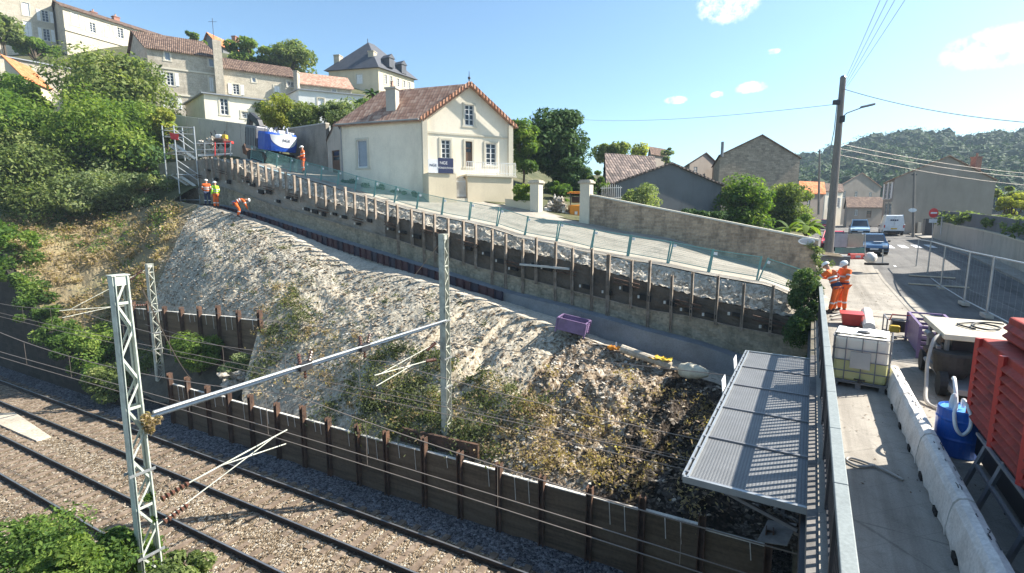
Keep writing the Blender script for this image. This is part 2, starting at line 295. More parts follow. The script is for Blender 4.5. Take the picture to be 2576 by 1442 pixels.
M = dict(
    cream=plaster('cream_render', (.64, .55, .40), (.35, .3, .22), .35), cream_light=plaster('pale_cream_render', (.83, .745, .60), (.45, .39, .3), .5),
    white=plaster('white_render', (.74, .73, .70), (.4, .38, .34), .35), concrete=plaster('concrete', (.50, .455, .385), (.12, .10, .08), .6),
    grey_render=plaster('grey_render', (.17, .175, .18), (.08, .08, .085), .5), brown_render=plaster('brown_grey_render', (.31, .265, .225), (.16, .14, .13), .4),
    limestone=masonry('limestone_ashlar', (.56, .50, .40), (.48, .425, .335), (.40, .355, .285), .7, .32, (.30, .26, .2), .4, .008),
    limestone_b=masonry('weathered_limestone', (.52, .465, .375), (.43, .38, .30), (.36, .33, .28), .6, .3, (.2, .17, .14), .55, .01),
    rubble_wall=masonry('rubble_stone_wall', (.48, .37, .26), (.29, .22, .155), (.36, .30, .235), .38, .16, (.06, .05, .045), .75, .02),
    gable_stone=masonry('dark_rubble_gable', (.42, .345, .265), (.25, .205, .155), (.30, .255, .2), .55, .22, (.12, .1, .085), .45, .03),
    old_base=masonry('old_mossy_masonry', (.36, .31, .23), (.25, .22, .16), (.3, .27, .21), .6, .3, (.05, .055, .04), .75, .012),
    tile_red=tiles('red_brown_tile', [(.25, .14, .10), (.36, .21, .15), (.47, .315, .235)], .22, .36, .2),
    tile_old=tiles('weathered_canal_tile', [(.06, .04, .032), (.125, .08, .06), (.22, .15, .11)], .2, .38),
    tile_verge=tiles('verge_tile', [(.30, .13, .08), (.42, .2, .125), (.5, .29, .2)]), tile_orange=tiles('bright_orange_tile', [(.42, .13, .05), (.6, .2, .08), (.68, .3, .14)]),
    tile_grey=tiles('dark_lichen_tile', [(.07, .06, .055), (.14, .11, .10), (.26, .2, .17)], .34, .4),
    slate=mat('slate', (.075, .08, .095), .2, 2, .6, .2, 30), zinc=mat('zinc', (.3, .31, .33), .15, 2, .5, .05, metal=.4),
    brick=masonry('red_brick', (.38, .12, .07), (.28, .09, .06), (.4, .36, .3), .22, .075, (.15, .08, .06), .3),
    stone_trim=plaster('dressed_stone', (.62, .57, .46), (.35, .31, .24), .4),
    white_wood=paint('white_wood', (.74, .74, .73), .5), grey_wood=paint('grey_wood', (.30, .30, .29), .6), brown_wood=paint('brown_wood', (.13, .075, .045), .5),
    glass=paint('window_glass', (.035, .045, .06), .06, 0, .1), curtain_glass=paint('curtained_glass', (.28, .31, .36), .1),
    dark=paint('dark_void', (.015, .014, .013), .9), iron=paint('wrought_iron', (.05, .05, .055), .5, .3), white_iron=paint('white_iron', (.66, .66, .64), .5),
    galv=paint('galvanised_steel', (.40, .42, .43), .4, .55), mast=paint('painted_mast_steel', (.52, .56, .49), .5, .1, .25), mast2=paint('lichen_mast_steel', (.46, .47, .40), .6, .1, .3),
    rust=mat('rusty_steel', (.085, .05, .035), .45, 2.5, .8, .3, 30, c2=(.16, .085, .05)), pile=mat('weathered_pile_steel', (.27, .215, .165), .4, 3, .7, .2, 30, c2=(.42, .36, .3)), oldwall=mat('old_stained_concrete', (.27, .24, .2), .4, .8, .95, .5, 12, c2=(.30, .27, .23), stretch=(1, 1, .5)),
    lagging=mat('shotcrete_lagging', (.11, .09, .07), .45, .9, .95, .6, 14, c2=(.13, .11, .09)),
    board=mat('timber_lagging', (.12, .085, .054), .45, .8, .9, .3, 10, stretch=(.4, .4, 6), c2=(.16, .12, .08)),
    fresh=mat('fresh_concrete', (.19, .20, .21), .3, .8, .85, .15, 20), deckslab=mat('old_bridge_concrete', (.16, .15, .14), .4, 1, .9, .4, 10),
    asphalt=worn('asphalt', (.115, .11, .105), (.18, .172, .16)), screed=worn('pavement_concrete', (.25, .225, .19), (.36, .33, .285), .5),
    roaddirt=worn('chalky_road', (.29, .26, .215), (.40, .365, .31), None, R(-59.2)), bench=mat('bench_earth', (.40, .35, .28), .25, .8, .95, .7, 9, fine=.3),
    ballast=stones('ballast_stone', [(.045, .033, .021), (.135, .098, .062), (.215, .163, .108), (.315, .255, .18), (.50, .45, .38)], 13, 1, .25, .07),
    ballast_grey=stones('grey_ballast_stone', [(.03, .03, .033), (.09, .09, .1), (.17, .17, .18), (.28, .28, .29)], 13, 1, .25, .07),
    slope=stones('slope_debris', [(.21, .172, .125), (.31, .265, .196), (.385, .335, .255), (.44, .39, .305), (.54, .495, .41)], 10, .22, .22, .02, (.285, .27, .225), (1, .55, 1), streak=.6),
    spoil=stones('broken_spoil', [(.22, .19, .15), (.33, .295, .24), (.43, .39, .32), (.54, .5, .43)], 7, .45, .3, .03),
    dry_grass=mat('dry_grass_ground', (.24, .19, .11), .35, .6, .98, 1, 22, c2=(.2, .185, .09), fine=.45), grass=mat('grass_ground', (.075, .08, .035), .4, .5, .98, 1, 18, c2=(.15, .13, .07), fine=.4),
    panelgrey=paint('panel_grey', (.46, .46, .50), .6), cabglass=paint('cab_glass', (.012, .016, .018), .25, 0, .1),
    darkslope=stones('shade_toned_spoil', [(.012, .009, .006), (.025, .019, .013), (.045, .034, .025), (.075, .058, .045), (.15, .13, .11)], 7, .6, .3, .05), wing=masonry('shade_toned_wing_stone', (.05, .045, .036), (.03, .028, .024), (.045, .04, .033), .6, .3, (.02, .022, .016), .7, .012),  # canopy and wing-wall shade is put into these darker colours
    brown=stones('brown_spoil', [(.07, .05, .033), (.15, .11, .073), (.235, .18, .125), (.32, .265, .2), (.46, .41, .34)], 7, .6, .3, .05),
    soil=mat('dark_soil', (.10, .085, .06), .3, .4, .98, .8, 8), sleeper=mat('sleeper_wood', (.17, .125, .09), .35, 3, .9, .3, 20, c2=(.30, .24, .185)),
    rail=mat('rail_steel', (.03, .021, .016), .3, 4, .6, .1, 30), railtop=paint('polished_rail_head', (.42, .42, .42), .3, .8),
    bark=mat('bark', (.09, .07, .05), .3, 4, .95, .6, 20), blue=paint('blue_paint', (.015, .075, .40), .35), machine_white=paint('machine_white', (.68, .69, .70), .35),
    black=paint('black_plastic', (.02, .02, .022), .5), track=mat('excavator_track', (.045, .04, .036), .3, 4, .8, .4, 20), greymetal=paint('grey_metal', (.22, .22, .23), .5, .5),
    hivis=paint('hi_vis_orange', (.85, .15, .02), .75, 0, .2), hiyellow=paint('hi_vis_yellow', (.45, .80, .03), .75), navy=paint('navy_cloth', (.03, .045, .10), .85), silverband=paint('reflective_band', (.65, .67, .66), .4),
    skin=paint('skin', (.42, .24, .16), .6), helmet=paint('white_helmet', (.74, .74, .72), .35), boots=paint('boots', (.06, .045, .035), .7),
    green_fence=paint('green_fence_steel', (.16, .33, .30), .5), purple=paint('purple_paint', (.20, .13, .25), .5, 0, .2), maroon=paint('maroon_formwork', (.045, .013, .022), .5, 0, .35), formblue=paint('blue_formwork', (.014, .014, .035), .5, 0, .3),
    red=paint('red_machine_paint', (.36, .034, .02), .7, 0, .35), redbright=paint('red_plastic', (.52, .05, .04), .4), orange=paint('orange_machine', (.75, .27, .02), .45), yellow=paint('yellow_paint', (.65, .42, .04), .5),
    ibc=None, drum=paint('blue_drum_plastic', (.015, .11, .45), .35), hose=paint('white_hose', (.75, .76, .76), .5), greyhose=paint('grey_hose', (.35, .33, .3), .7),
    barrier=mat('worn_white_concrete', (.66, .62, .57), .22, 3, .85, .2, 25, c2=(.75, .72, .68)), coping=mat('coping_grey', (.23, .255, .25), .1, 2, .55, .05, 30),
    canopy=None, sign_white=paint('sign_white', (.78, .78, .78), .5), sign_red=paint('sign_red', (.6, .03, .03), .5), sign_navy=paint('banner_navy', (.02, .03, .085), .6),
    sack=paint('dusty_sack', (.62, .57, .44), .9, 0, .25), plank=mat('scaffold_plank', (.52, .43, .31), .25, 3, .9, .2, 20), tan_panel=paint('tan_panel', (.52, .46, .36), .7),
    wire=paint('overhead_wire', (.24, .2, .17), .5, .3), ceramic=paint('brown_insulator', (.10, .045, .03), .3), chalk=mat('cracked_chalk', (.60, .57, .51), .2, 2, .95, .5, 12),
    carblue=paint('car_blue', (.12, .22, .36), .25, .3), carwhite=paint('car_white', (.72, .74, .76), .25), carred=paint('car_dark_red', (.16, .02, .03), .25, .2), carpale=paint('car_pale_blue', (.40, .56, .68), .3), redcar=paint('car_red', (.62, .06, .09), .3),
    tyre=paint('tyre', (.02, .02, .02), .8), lampglass=paint('lamp_glass', (.6, .1, .08), .2), woodpole=mat('concrete_pole', (.21, .19, .17), .25, 3, .85, .2, 20, stretch=(2, 2, .3)),
    leaf=leafmat('leaf_green', [(.022, .045, .012), (.05, .095, .02), (.095, .15, .03), (.17, .21, .05)]),
    leaf_bright=leafmat('leaf_bright', [(.028, .055, .012), (.065, .11, .022), (.12, .165, .035), (.22, .25, .07)]),
    leaf_dark=leafmat('leaf_dark', [(.012, .028, .01), (.028, .058, .018), (.05, .09, .03), (.09, .13, .045)], .2),
    leaf_olive=leafmat('leaf_olive', [(.035, .052, .018), (.075, .105, .034), (.13, .16, .055), (.23, .24, .10)]),
    leaf_grey=leafmat('leaf_dusty', [(.045, .062, .03), (.09, .122, .055), (.155, .185, .09), (.27, .285, .15)]),
    leaf_brown=leafmat('leaf_dry', [(.10, .072, .042), (.18, .135, .08), (.26, .2, .125), (.34, .285, .195)]),
    leaf_far=leafmat('leaf_far', [(.012, .03, .012), (.025, .052, .018), (.045, .08, .028), (.08, .115, .04)], .1),
    leafcore=mat('dark_crown_core', (.03, .05, .022), .4, .25, .95, .5, 3, c2=(.06, .085, .035)),
    leaf_gold=leafmat('leaf_golden', [(.07, .085, .02), (.14, .16, .035), (.22, .23, .05), (.31, .29, .08)]),
    leaf_scrub=leafmat('leaf_scrub', [(.026, .034, .016), (.052, .066, .03), (.088, .10, .05), (.14, .145, .08)]),
    leaf_ivy=leafmat('ivy_leaf', [(.018, .038, .012), (.042, .08, .02), (.085, .135, .03), (.18, .225, .06)]),
)
def _ibc():
    t = NT('milky_plastic'); s = t.n('SeparateXYZ'); t.l(t.pos(), s.inputs[0])
    lv = t.math('GREATER_THAN', s.outputs[2], .62)
    c = t.mix(lv, (.55, .53, .24), (.72, .66, .55)); t.out(c, .35, 0, .4); t.b.inputs['Subsurface Weight'].default_value = .25; t.b.inputs['Subsurface Radius'].default_value = (.1, .1, .08); return t.m
M['ibc'] = _ibc()
def _canopy():
    t = NT('woven_wire_panel'); s = t.n('SeparateXYZ'); t.l(t.pos(), s.inputs[0])
    rot = t.n('VectorRotate'); rot.rotation_type = 'Z_AXIS'; rot.inputs['Angle'].default_value = AB; t.l(t.pos(), rot.inputs['Vector'])
    q = t.n('SeparateXYZ'); t.l(rot.outputs[0], q.inputs[0])
    g = [t.math('ABSOLUTE', t.math('SINE', t.math('MULTIPLY', q.outputs[i], math.pi/.045))) for i in (0, 1)]
    k = t.math('MULTIPLY', g[0], g[1]); n = t.noise(t.pos(), 2, 6)
    c = t.mix(1, t.ramp(k, [(.15, (.125, .13, .135)), (.6, (.20, .205, .21))]), t.ramp(n, [(.3, (.85,)*3), (.7, (1.1,)*3)]), 'MULTIPLY')
    t.bump(k, .4, .01); return t.out(c, .55, .35, .4)
M['canopy'] = _canopy()
# ------------------------------------------------------------------ measured profiles
FENCE = [(2000, 722), (1906, 707), (1782, 686), (1680, 664), (1579, 646), (1487, 629.5), (1400, 608), (1320, 593), (1250, 570), (1180, 555), (1111, 542),
         (1048, 527), (992, 511), (941, 496), (893, 482), (849, 468), (807, 456), (768, 445), (730, 434), (695, 423), (662, 412), (630, 402)]
_zr = pext(FENCE, 0)                                       # road level along the fence
def zr(k):
    if k >= 0: return _zr(k)
    a = min(1, -k/3.0); return .02+(_zr(0)-.02)*(1-a*a*(3-2*a))
def zroad(k, m): return zr(k)+max(0, m+.2)*.165*max(0, min(1, (k+1)/6))
MP = -1.75                                                 # plane of the soldier piles
zlag = pext([(520, 398), (584, 412), (667, 462), (776, 491), (868, 521), (1016, 554), (1128, 585), (1292, 629), (1443, 662), (1593, 704), (1746, 746), (1868, 774), (1950, 792)], MP)
zled = pext([(560, 470), (700, 520), (850, 562), (1016, 609), (1200, 672), (1345, 708), (1625, 779), (1728, 795), (1865, 826), (1942, 840)], MP)
zft = pext([(540, 515), (636, 537), (820, 596), (1016, 657), (1270, 736), (1422, 773), (1625, 833), (1758, 868), (1849, 899), (1900, 915)], -2.5)    # top of the footing
zfb = pext([(540, 521), (636, 549), (820, 612), (1016, 676), (1265, 757), (1397, 797), (1472, 841), (1625, 888), (1703, 908), (1850, 950)], -2.5)     # its foot
zbe = pext([(100, 560), (200, 550), (330, 536), (440, 506), (520, 519), (600, 545), (713, 589), (812, 639), (899, 679), (1016, 697), (1105, 722), (1213, 757), (1394, 825), (1625, 903), (1790, 962), (1850, 985)], -3.75)
ME = lambda k: -3.75 if k < 42 else -3.75-(k-42)*.3
ZR_ = -6.62                                                # top of ballast

def fbm(x, y, s=1.0, seed=0):
    v = 0; a = 1
    for o in range(4):
        v += a*math.sin(x*s*1.7+seed+1.3*math.sin(y*s*1.1+seed*2+o))*math.cos(y*s*1.9-seed+1.7*math.sin(x*s*.8+o)); a *= .5; s *= 2.1
    return v
# ------------------------------------------------------------------ hill behind: thin-plate surface through known ground points
CP = []
for k in range(-8, 44, 6): CP += [tuple(fW(k, 5.2, zroad(k, 5.2)+.03)), tuple(fW(k, 10, zroad(k, 5.2)+.2))]
for px, py, d in ((560, 345, 45), (640, 345, 51), (420, 345, 58), (860, 395, 44), (700, 330, 58), (300, 115, 88), (100, 110, 90), (20, 90, 92), (480, 118, 95), (940, 235, 84), (600, 150, 80), (760, 300, 66),
                  (1280, 440, 52), (1400, 490, 50), (1560, 470, 52), (1700, 500, 45), (1880, 560, 48), (1600, 430, 80), (1800, 460, 80), (2060, 540, 75), (2120, 545, 110), (2230, 560, 85), (2480, 570, 70), (1300, 440, 120), (1700, 470, 140)):
    CP.append(tuple(at_d(px, py, d)))
for x, y, z in ((-33, 44, 5), (-40, 44.5, 5), (-50, 46, 5.5), (-37, 50, 11), (-46, 52, 12.5), (-60, 54, 13), (-70, 60, 15), (-110, 100, 34), (-150, 110, 36), (-90, 130, 42), (-30, 140, 34), (40, 140, 5), (-130, 60, 20), (90, 130, 2), (-10, 110, 20), (15, 75, 3), (-20, 48, 9.5), (-25, 48, 11)): CP.append((x, y, z))
P_ = np.array(CP, 'd'); n_ = len(P_)
def kern(r): return r
D_ = np.sqrt(((P_[:, None, :2]-P_[None, :, :2])**2).sum(-1)); A_ = np.zeros((n_+3, n_+3)); A_[:n_, :n_] = kern(D_)-np.eye(n_)*.6
A_[:n_, n_:] = np.c_[np.ones(n_), P_[:, :2]]; A_[n_:, :n_] = A_[:n_, n_:].T
W_ = np.linalg.solve(A_, np.r_[P_[:, 2], 0, 0, 0])
def zhill(x, y):
    x = np.atleast_1d(np.asarray(x, 'd')); y = np.atleast_1d(np.asarray(y, 'd'))
    r = np.sqrt((x[:, None]-P_[None, :, 0])**2+(y[:, None]-P_[None, :, 1])**2)
    return kern(r)@W_[:n_]+W_[n_]+W_[n_+1]*x+W_[n_+2]*y
def zh(x, y): return float(zhill(x, y)[0])
def zstreet(t): return float(np.interp(t, [0, 24, 34, 45, 70, 120], [0, 0, .2, .9, 1.7, 2.1]))

def structure(name, mb, m, **kw): return tag(mb.build(name, m, **kw), kind='structure')
# far ground, one sheet to the horizon, well below everything near
g = MB(); g.quad((-1500, -300, -9), (1500, -300, -9), (1500, 2500, -9), (-1500, 2500, -9)); structure('ground', g, M['soil'])
# hillside behind the ramp road
ks = np.linspace(-1.7, 170, 90); ms = np.r_[np.linspace(5.0, 40, 36), np.linspace(42, 130, 30)]
KK, MM = np.meshgrid(ks, ms, indexing='ij'); X = WO.x+WK.x*KK+WM.x*MM; Y = WO.y+WK.y*KK+WM.y*MM
Z = zhill(X.ravel(), Y.ravel()).reshape(X.shape)
nx, ny = X.shape; idx = np.arange(nx*ny).reshape(nx, ny)
Fq = np.stack([idx[:-1, :-1], idx[:-1, 1:], idx[1:, 1:], idx[1:, :-1]], -1).reshape(-1, 4)
tag(npmesh('hillside', np.stack([X, Y, Z], -1).reshape(-1, 3), Fq, M['grass'], smooth=True), kind='structure')
# left part of the bank, beyond the end of the ramp wall
def bank(a, b):
    k = 39.8+a*56; m0 = ME(k); m = m0+b*(5.2-m0); p = fW(k, m); z0 = zbe(k); z1 = zh(*fW(k, 5.2).xy)
    return Vector((p.x, p.y, z0+(z1-z0)*b**.8+.12*fbm(p.x, p.y, .8)))
g = MB(); g.grid(bank, 70, 20); structure('upper_bank', g, M['grass'], smooth=True)
g = MB(); g.grid(lambda a, b: (lambda t, r: fB(t, r, zstreet(t)+.3+.02*(r-11)+.1*fbm(t*.3, r*.3, 1)))(19+a*160, 12.0+b*90), 60, 30); structure('gardens', g, M['grass'], smooth=True)
g = MB(); g.grid(lambda a, b: (lambda t, r: fB(t, r, zstreet(t)-.15))(44+a*90, -3-b*8), 30, 6); structure('gardens', g, M['grass'])

# ramp road, its shoulder of broken chalk
g = MB(); g.grid(lambda a, b: (lambda k, m: fW(k, m, zroad(k, m)+.012*fbm(k*.3, m*.4, .8)))(-6+a*48, -.85+b*6.3), 150, 14); structure('ramp_road', g, M['roaddirt'], smooth=True)
def shoulder(a, b):
    k = -2.05+a*42.0; z0 = zr(k)-.05; z1 = zlag(k)+.03; m = -.85+b*(MP+.12+.85)
    p = fW(k, m); e = .16*math.sin(math.pi*b)*fbm(k*1.3, b*3, 1.4, 3)+.05*fbm(k*5, b*7, 1.5)*(b > 0)
    return fW(k, m+.25*fbm(k, b, 1.1, 9)*b*(1-b), z0+(z1-z0)*b**.7+e)
g = MB(); g.grid(shoulder, 330, 12); structure('shoulder_slope', g, M['spoil'])
# bench path at the foot of the wall, and the debris slope below it
def benchf(a, b):
    k = -2.05+a*45; m = -1.9+b*(ME(k)+1.9); z0 = zfb(k); z1 = zbe(k)
    return fW(k, m, z0+(z1-z0)*b+.03*fbm(k*2, m*2, 1))
g = MB(); g.grid(benchf, 180, 14); structure('bench_path', g, M['bench'])
def foot(u):
    if u < 21: return fR(u, 13.62, -4.72)
    if u < 23.4: a = (u-21)/2.4; a = a*a*(3-2*a); return fR(u, 13.62+2.53*a, -4.72+3.05*a)
    if u < 35: return fR(u, 16.15, float(np.interp(u, [22.6, 24, 35], [-1.7, -1.6, -2.0])))
    a = np.interp(u, [35, 37.5, 40.5, 45, 55], [16.1, 14.4, 13.62, 13.62, 13.62]); return fR(u, float(a), float(np.interp(u, [35, 37, 40.5, 45, 55], [-2.0, -3.9, -2.4, 1.1, 2.6])))
def topk(u): return float(np.interp(u, [-4, 1, 10, 22.6, 35, 40.5, 55], [-4.5, -1.2, 8, 20.5, 38.5, 46, 62]))
def slopef(u, b, rough=1):
    T = (lambda k: fW(k, ME(k), zbe(k)))(topk(u)); Bt = foot(u); p = Bt+(T-Bt)*b
    if b > 1: return p
    hump = .55*math.sin(math.pi*b)*(1 if u > 14 else .4)
    gully = max(0, fbm(u*1.1, b*1.5, .9, 5)) if u < 12 else 0
    z = p.z+hump+math.sin(math.pi*b)**.7*(.13*fbm(p.x, p.y, .8, 1)-.55*gully*b+rough*(.025*fbm(p.x*2.2, p.y*2.2, 1.6, 2)+.012*fbm(p.x*6, p.y*6, 1.7, 4)))
    if u < 9: z += .35*math.sin(math.pi*b)*fbm(p.x*.9, p.y*.9, 1.1, 8)
    return Vector((p.x, p.y, z))
def sheet(name, u0, u1, nu, nv, m, top=1.0):
    g = MB(); g.grid(lambda a, b: slopef(u0+a*(u1-u0), b*top), nu, nv); return structure(name, g, m)
sheet('debris_slope', 9.0, 33.5, 300, 90, M['slope']); sheet('brown_slope', 4.6, 9.0, 70, 80, M['brown']); sheet('shaded_slope', -4, 4.6, 110, 80, M['darkslope']); sheet('grass_bank', 33.5, 55, 130, 60, M['dry_grass'])  # the darkest sheet carries the canopy shade in its colour
# chips of chalk and roots lying on the slope: nobody could count them
def scatter(name, n, fn, size, m, flat=.35, jit=.6):
    V = []; Fs = []
    for i in range(n):
        p = fn();
        if p is None: continue
        s = size*random.uniform(.35, 1)**2*1.6; a = random.uniform(0, 6.3); e = random.uniform(-.5, .5)
        ax = Vector((math.cos(a), math.sin(a), e)).normalized()*s; ay = Vector((-math.sin(a), math.cos(a), random.uniform(-.5, .5))).normalized()*s*random.uniform(.3, .8); az = ax.cross(ay).normalized()*s*flat
        b = len(V); V += [p-ax, p-ay, p+ax*random.uniform(.6, 1), p+ay, p+az+ax*random.uniform(-.2, .2), p-az]
        Fs += [(b, b+1, b+4), (b+1, b+2, b+4), (b+2, b+3, b+4), (b+3, b, b+4)]
    return tag(npmesh(name, [tuple(v) for v in V], Fs, m), kind='stuff')
def rock(name, cols): return stones(name, cols, 2.2, .4, .8, .03)
M['chip'] = rock('chalk_chips', [(.18, .155, .12), (.30, .265, .215), (.41, .375, .32), (.58, .55, .49)]); M['chipdd'] = rock('shade_toned_rubble', [(.01, .008, .006), (.03, .025, .02), (.07, .06, .05), (.17, .15, .13)]); M['chipd'] = rock('brown_debris', [(.06, .045, .03), (.15, .11, .075), (.27, .21, .15), (.45, .4, .32)])  # the darkest rubble has the shade under the canopy in its colour
def on_slope(u0, u1, b0=.04, b1=.99):
    def f():
        u = random.uniform(u0, u1); b = b0+(b1-b0)*random.random(); p = slopef(u, b, 0); p.z += .03; return p
    return f
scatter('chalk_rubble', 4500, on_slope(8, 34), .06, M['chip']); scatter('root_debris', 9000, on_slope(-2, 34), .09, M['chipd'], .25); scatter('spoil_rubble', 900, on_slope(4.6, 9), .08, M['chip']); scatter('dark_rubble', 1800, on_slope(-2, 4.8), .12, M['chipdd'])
def sh_pt():
    a, b = random.random(), random.random(); p = shoulder(a, b); p.z += .02; return p
scatter('shoulder_rubble', 3200, sh_pt, .055, M['chip'])
scatter('bench_rubble', 700, lambda: benchf(random.random(), .55+.45*random.random()), .06, M['chip'])

# railway ground, from the near bank to the lower wall
g = MB(); g.grid(lambda a, b: (lambda u, n: fR(u, n, ZR_-.12*(abs(n-6.05) < .75)*(1-abs(n-6.05)/.75)*0-.02+.015*fbm(u*3, n*3, 1)-max(0, 6.0-n)*.0))(-14+a*80, 2.2+b*9.9), 160, 40); structure('ballast_bed', g, M['ballast'])
g = MB(); g.grid(lambda a, b: (lambda u, n: fR(u, n, ZR_-.05+.03*fbm(u*3, n*3, 1)))(-14+a*80, 11.95+b*4.6), 160, 20); structure('ballast_shoulder', g, M['ballast_grey'])
g = MB(); g.grid(lambda a, b: (lambda u, n: fR(u, n, -5.9+(n-13.4)*.75+.12*fbm(u, n, 1)))(22.8+a*14, 13.5+b*2.9), 40, 20); structure('lower_terrace', g, M['soil'])
g = MB(); g.grid(lambda a, b: (lambda u, n: fR(u, n, -6.6+(5-n)*.65+.1*fbm(u, n, 1)))(2+a*40, 5.0-b*5.5), 50, 14); structure('near_bank', g, M['soil'])
scatter('loose_ballast', 5200, lambda: fR(random.uniform(2, 24), random.uniform(5.2, 12.2), ZR_+.01), .05, M['chipd'], .5)

# tracks
def track(nc, label):
    t = thing('railway_track', label, 'railway track', fR(14, nc, ZR_), 'railway tracks in the cutting')
    for s in (-1, 1):
        g = MB(); n0 = nc+s*.735
        for w_, z0, z1 in ((.14, -.01, .025), (.03, .025, .13), (.07, .13, .17)):
            g.hexa([fR(-12, n0-w_/2, ZR_+z0), fR(60, n0-w_/2, ZR_+z0), fR(60, n0+w_/2, ZR_+z0), fR(-12, n0+w_/2, ZR_+z0)], [fR(-12, n0-w_/2, ZR_+z1), fR(60, n0-w_/2, ZR_+z1), fR(60, n0+w_/2, ZR_+z1), fR(-12, n0+w_/2, ZR_+z1)])
        ra = g.build('rail', M['rail'], t)
        g = MB(); g.hexa([fR(-12, n0-.028, ZR_+.171), fR(60, n0-.028, ZR_+.171), fR(60, n0+.028, ZR_+.171), fR(-12, n0+.028, ZR_+.171)], [fR(-12, n0-.02, ZR_+.176), fR(60, n0-.02, ZR_+.176), fR(60, n0+.02, ZR_+.176), fR(-12, n0+.02, ZR_+.176)]); g.build('rail_head', M['railtop'], ra)
    base = None
    for i in range(84):
        u = -2+i*.6+random.uniform(-.03, .03)
        g = MB(); g.box(fR(u, nc+random.uniform(-.05, .05), ZR_-.058+random.uniform(-.015, .015)), .21, 2.55, .13, fR(1, 0), fR(0, 1)); g.build('sleeper', M['sleeper'], t)
track(7.73, 'near railway track beside the ivy-grown lattice mast'); track(10.98, 'far railway track along the foot of the lower lagging wall')
dq = [at_z(x, y, ZR_) for x, y in ((-60, 1045), (38, 1040), (128, 1100), (92, 1112))]; g = MB(); g.hexa([p+Vector((0, 0, -.06)) for p in dq], [p+Vector((0, 0, .06)) for p in dq])
tag(g.build('cable_duct_cover', M['bench'], bevel=.02), 'long tan flat cover lying between the two railway tracks', 'duct cover')

# lower soldier-pile wall along the railway
def pile_wall(name, label, stations, base, lag, nf, side=-1):
    t = thing(name, label, 'retaining wall', (lambda p: p)(nf(stations[0], 0, base(stations[0]))))
    for a, b in zip(stations[:-1], stations[1:]):
        g = MB(); q = [nf(a+.03, -.02, base(a)-.3), nf(b-.03, -.02, base(b)-.3), nf(b-.03, .06, base(b)-.3), nf(a+.03, .06, base(a)-.3)]
        d = random.uniform(-.05, .05)
        g.hexa(q, [Vector((p.x, p.y, lag(x)+d)) for p, x in zip(q, (a, b, b, a))]); pn = g.build('lagging_panel', M['board'], t)
        g = MB(); la, lb = lag(a)+d, lag(b)+d; g.hexa([nf(a+.04, -.03, la), nf(b-.04, -.03, lb), nf(b-.04, .07, lb), nf(a+.04, .07, la)], [nf(a+.04, -.03, la+.03), nf(b-.04, -.03, lb+.03), nf(b-.04, .07, lb+.03), nf(a+.04, .07, la+.03)]); g.build('top_ledge', M['chalk'], pn)
        for f in (.32, .62):
            if random.random() < .85:
                x = a+(b-a)*(f+random.uniform(-.08, .08)); z = lag(x)+d; l = random.uniform(.3, .75)
                g = MB(); g.tube([nf(x, 0, z+.05), nf(x, -.05, z+.02), nf(x-.05, -.055, z-l)], .012, 5); g.build('hanging_strap', M['chalk'], pn)
    for x in stations:
        g = MB(); zt = lag(x)+random.uniform(.3, .62)
        for o in (-.075, .075): g.beam(nf(x+o, -.06, base(x)-.3), nf(x+o*1.05, -.06, zt), .2, .03, up=nf(1, 0, 0)-nf(0, 0, 0))
        g.beam(nf(x, -.04, base(x)-.3), nf(x, -.04, zt-.06), .015, .13, up=nf(1, 0, 0)-nf(0, 0, 0)); g.build('soldier_pile', M['rust'], t)
    return t
US = [26.3, 24.8, 23.2, 21.6, 20.03, 18.3, 16.69, 15.25, 13.66, 12.24, 10.49, 8.97, 7.45, 5.91, 4.35, 2.8, 1.2, -.4]
pile_wall('soldier_pile_wall', 'long low brown lagging wall with rusty posts beside the railway track', US[::-1], lambda u: -6.7, lambda u: -4.62-.0*u, lambda u, o, z: fR(u, 13.36+o, z))
zw2 = lambda u: float(np.interp(u, [22.7, 35], [-1.5, -2.0]))
pile_wall('soldier_pile_wall', 'short brown lagging wall with rusty posts on the slope behind the lattice masts', [22.75+i*1.72 for i in range(8)], lambda u: -4.5, zw2, lambda u, o, z: fR(u, 16+o, z))
g = MB(); g.box(fR(10.2, 13.75, -4.35), 3.4, .12, .55, fR(1, 0, -.02), fR(0, 1)); tag(g.build('steel_plate', M['rust'], bevel=.01), 'dark rusty plate standing behind the lower wall beside the lattice mast', 'plate')

# upper retaining wall under the ramp road
uw = thing('retaining_wall', 'tall dark retaining wall with pale steel posts below the ramp road', 'retaining wall', fW(-1, MP, zfb(-1)))
def face(m0, za, zb_, k0, k1, thick, nk, nz, amp, bulge=0):
    g = MB()
    g.grid(lambda a, b: (lambda k: fW(k, m0-amp*fbm(k*1.4, b*4+k*.2, 1.2, 6), za(k)+(zb_(k)-za(k))*b))(k0+a*(k1-k0)), nk, nz)
    g.grid(lambda a, b: (lambda k: fW(k, m0+b*thick, zb_(k)))(k0+a*(k1-k0)), nk, 2); return g
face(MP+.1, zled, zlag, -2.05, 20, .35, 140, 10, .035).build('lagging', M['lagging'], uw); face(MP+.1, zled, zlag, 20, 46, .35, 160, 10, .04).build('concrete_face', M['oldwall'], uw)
face(MP-.02, lambda k: zft(k)-.3, zled, -2.05, 46, .3, 280, 10, .03).build('masonry_base', M['old_base'], uw)
face(-2.5, lambda k: zfb(k)-.4, zft, -2.05, 41, .9, 160, 6, .006).build('footing', M['fresh'], uw)
PT = [(1016+(65-0)*.3287, 554-0)]
r5 = [(65, 258), (155, 280), (240, 298), (342, 330), (460, 348), (555, 378), (680, 415), (785, 450), (918, 490), (1020, 475), (1168, 510), (1300, 555), (1450, 560), (1575, 605)]
r6 = [(232, 162), (360, 205), (555, 255), (700, 255), (890, 380), (1055, 360), (1262, 380), (1475, 450), (1715, 460)]
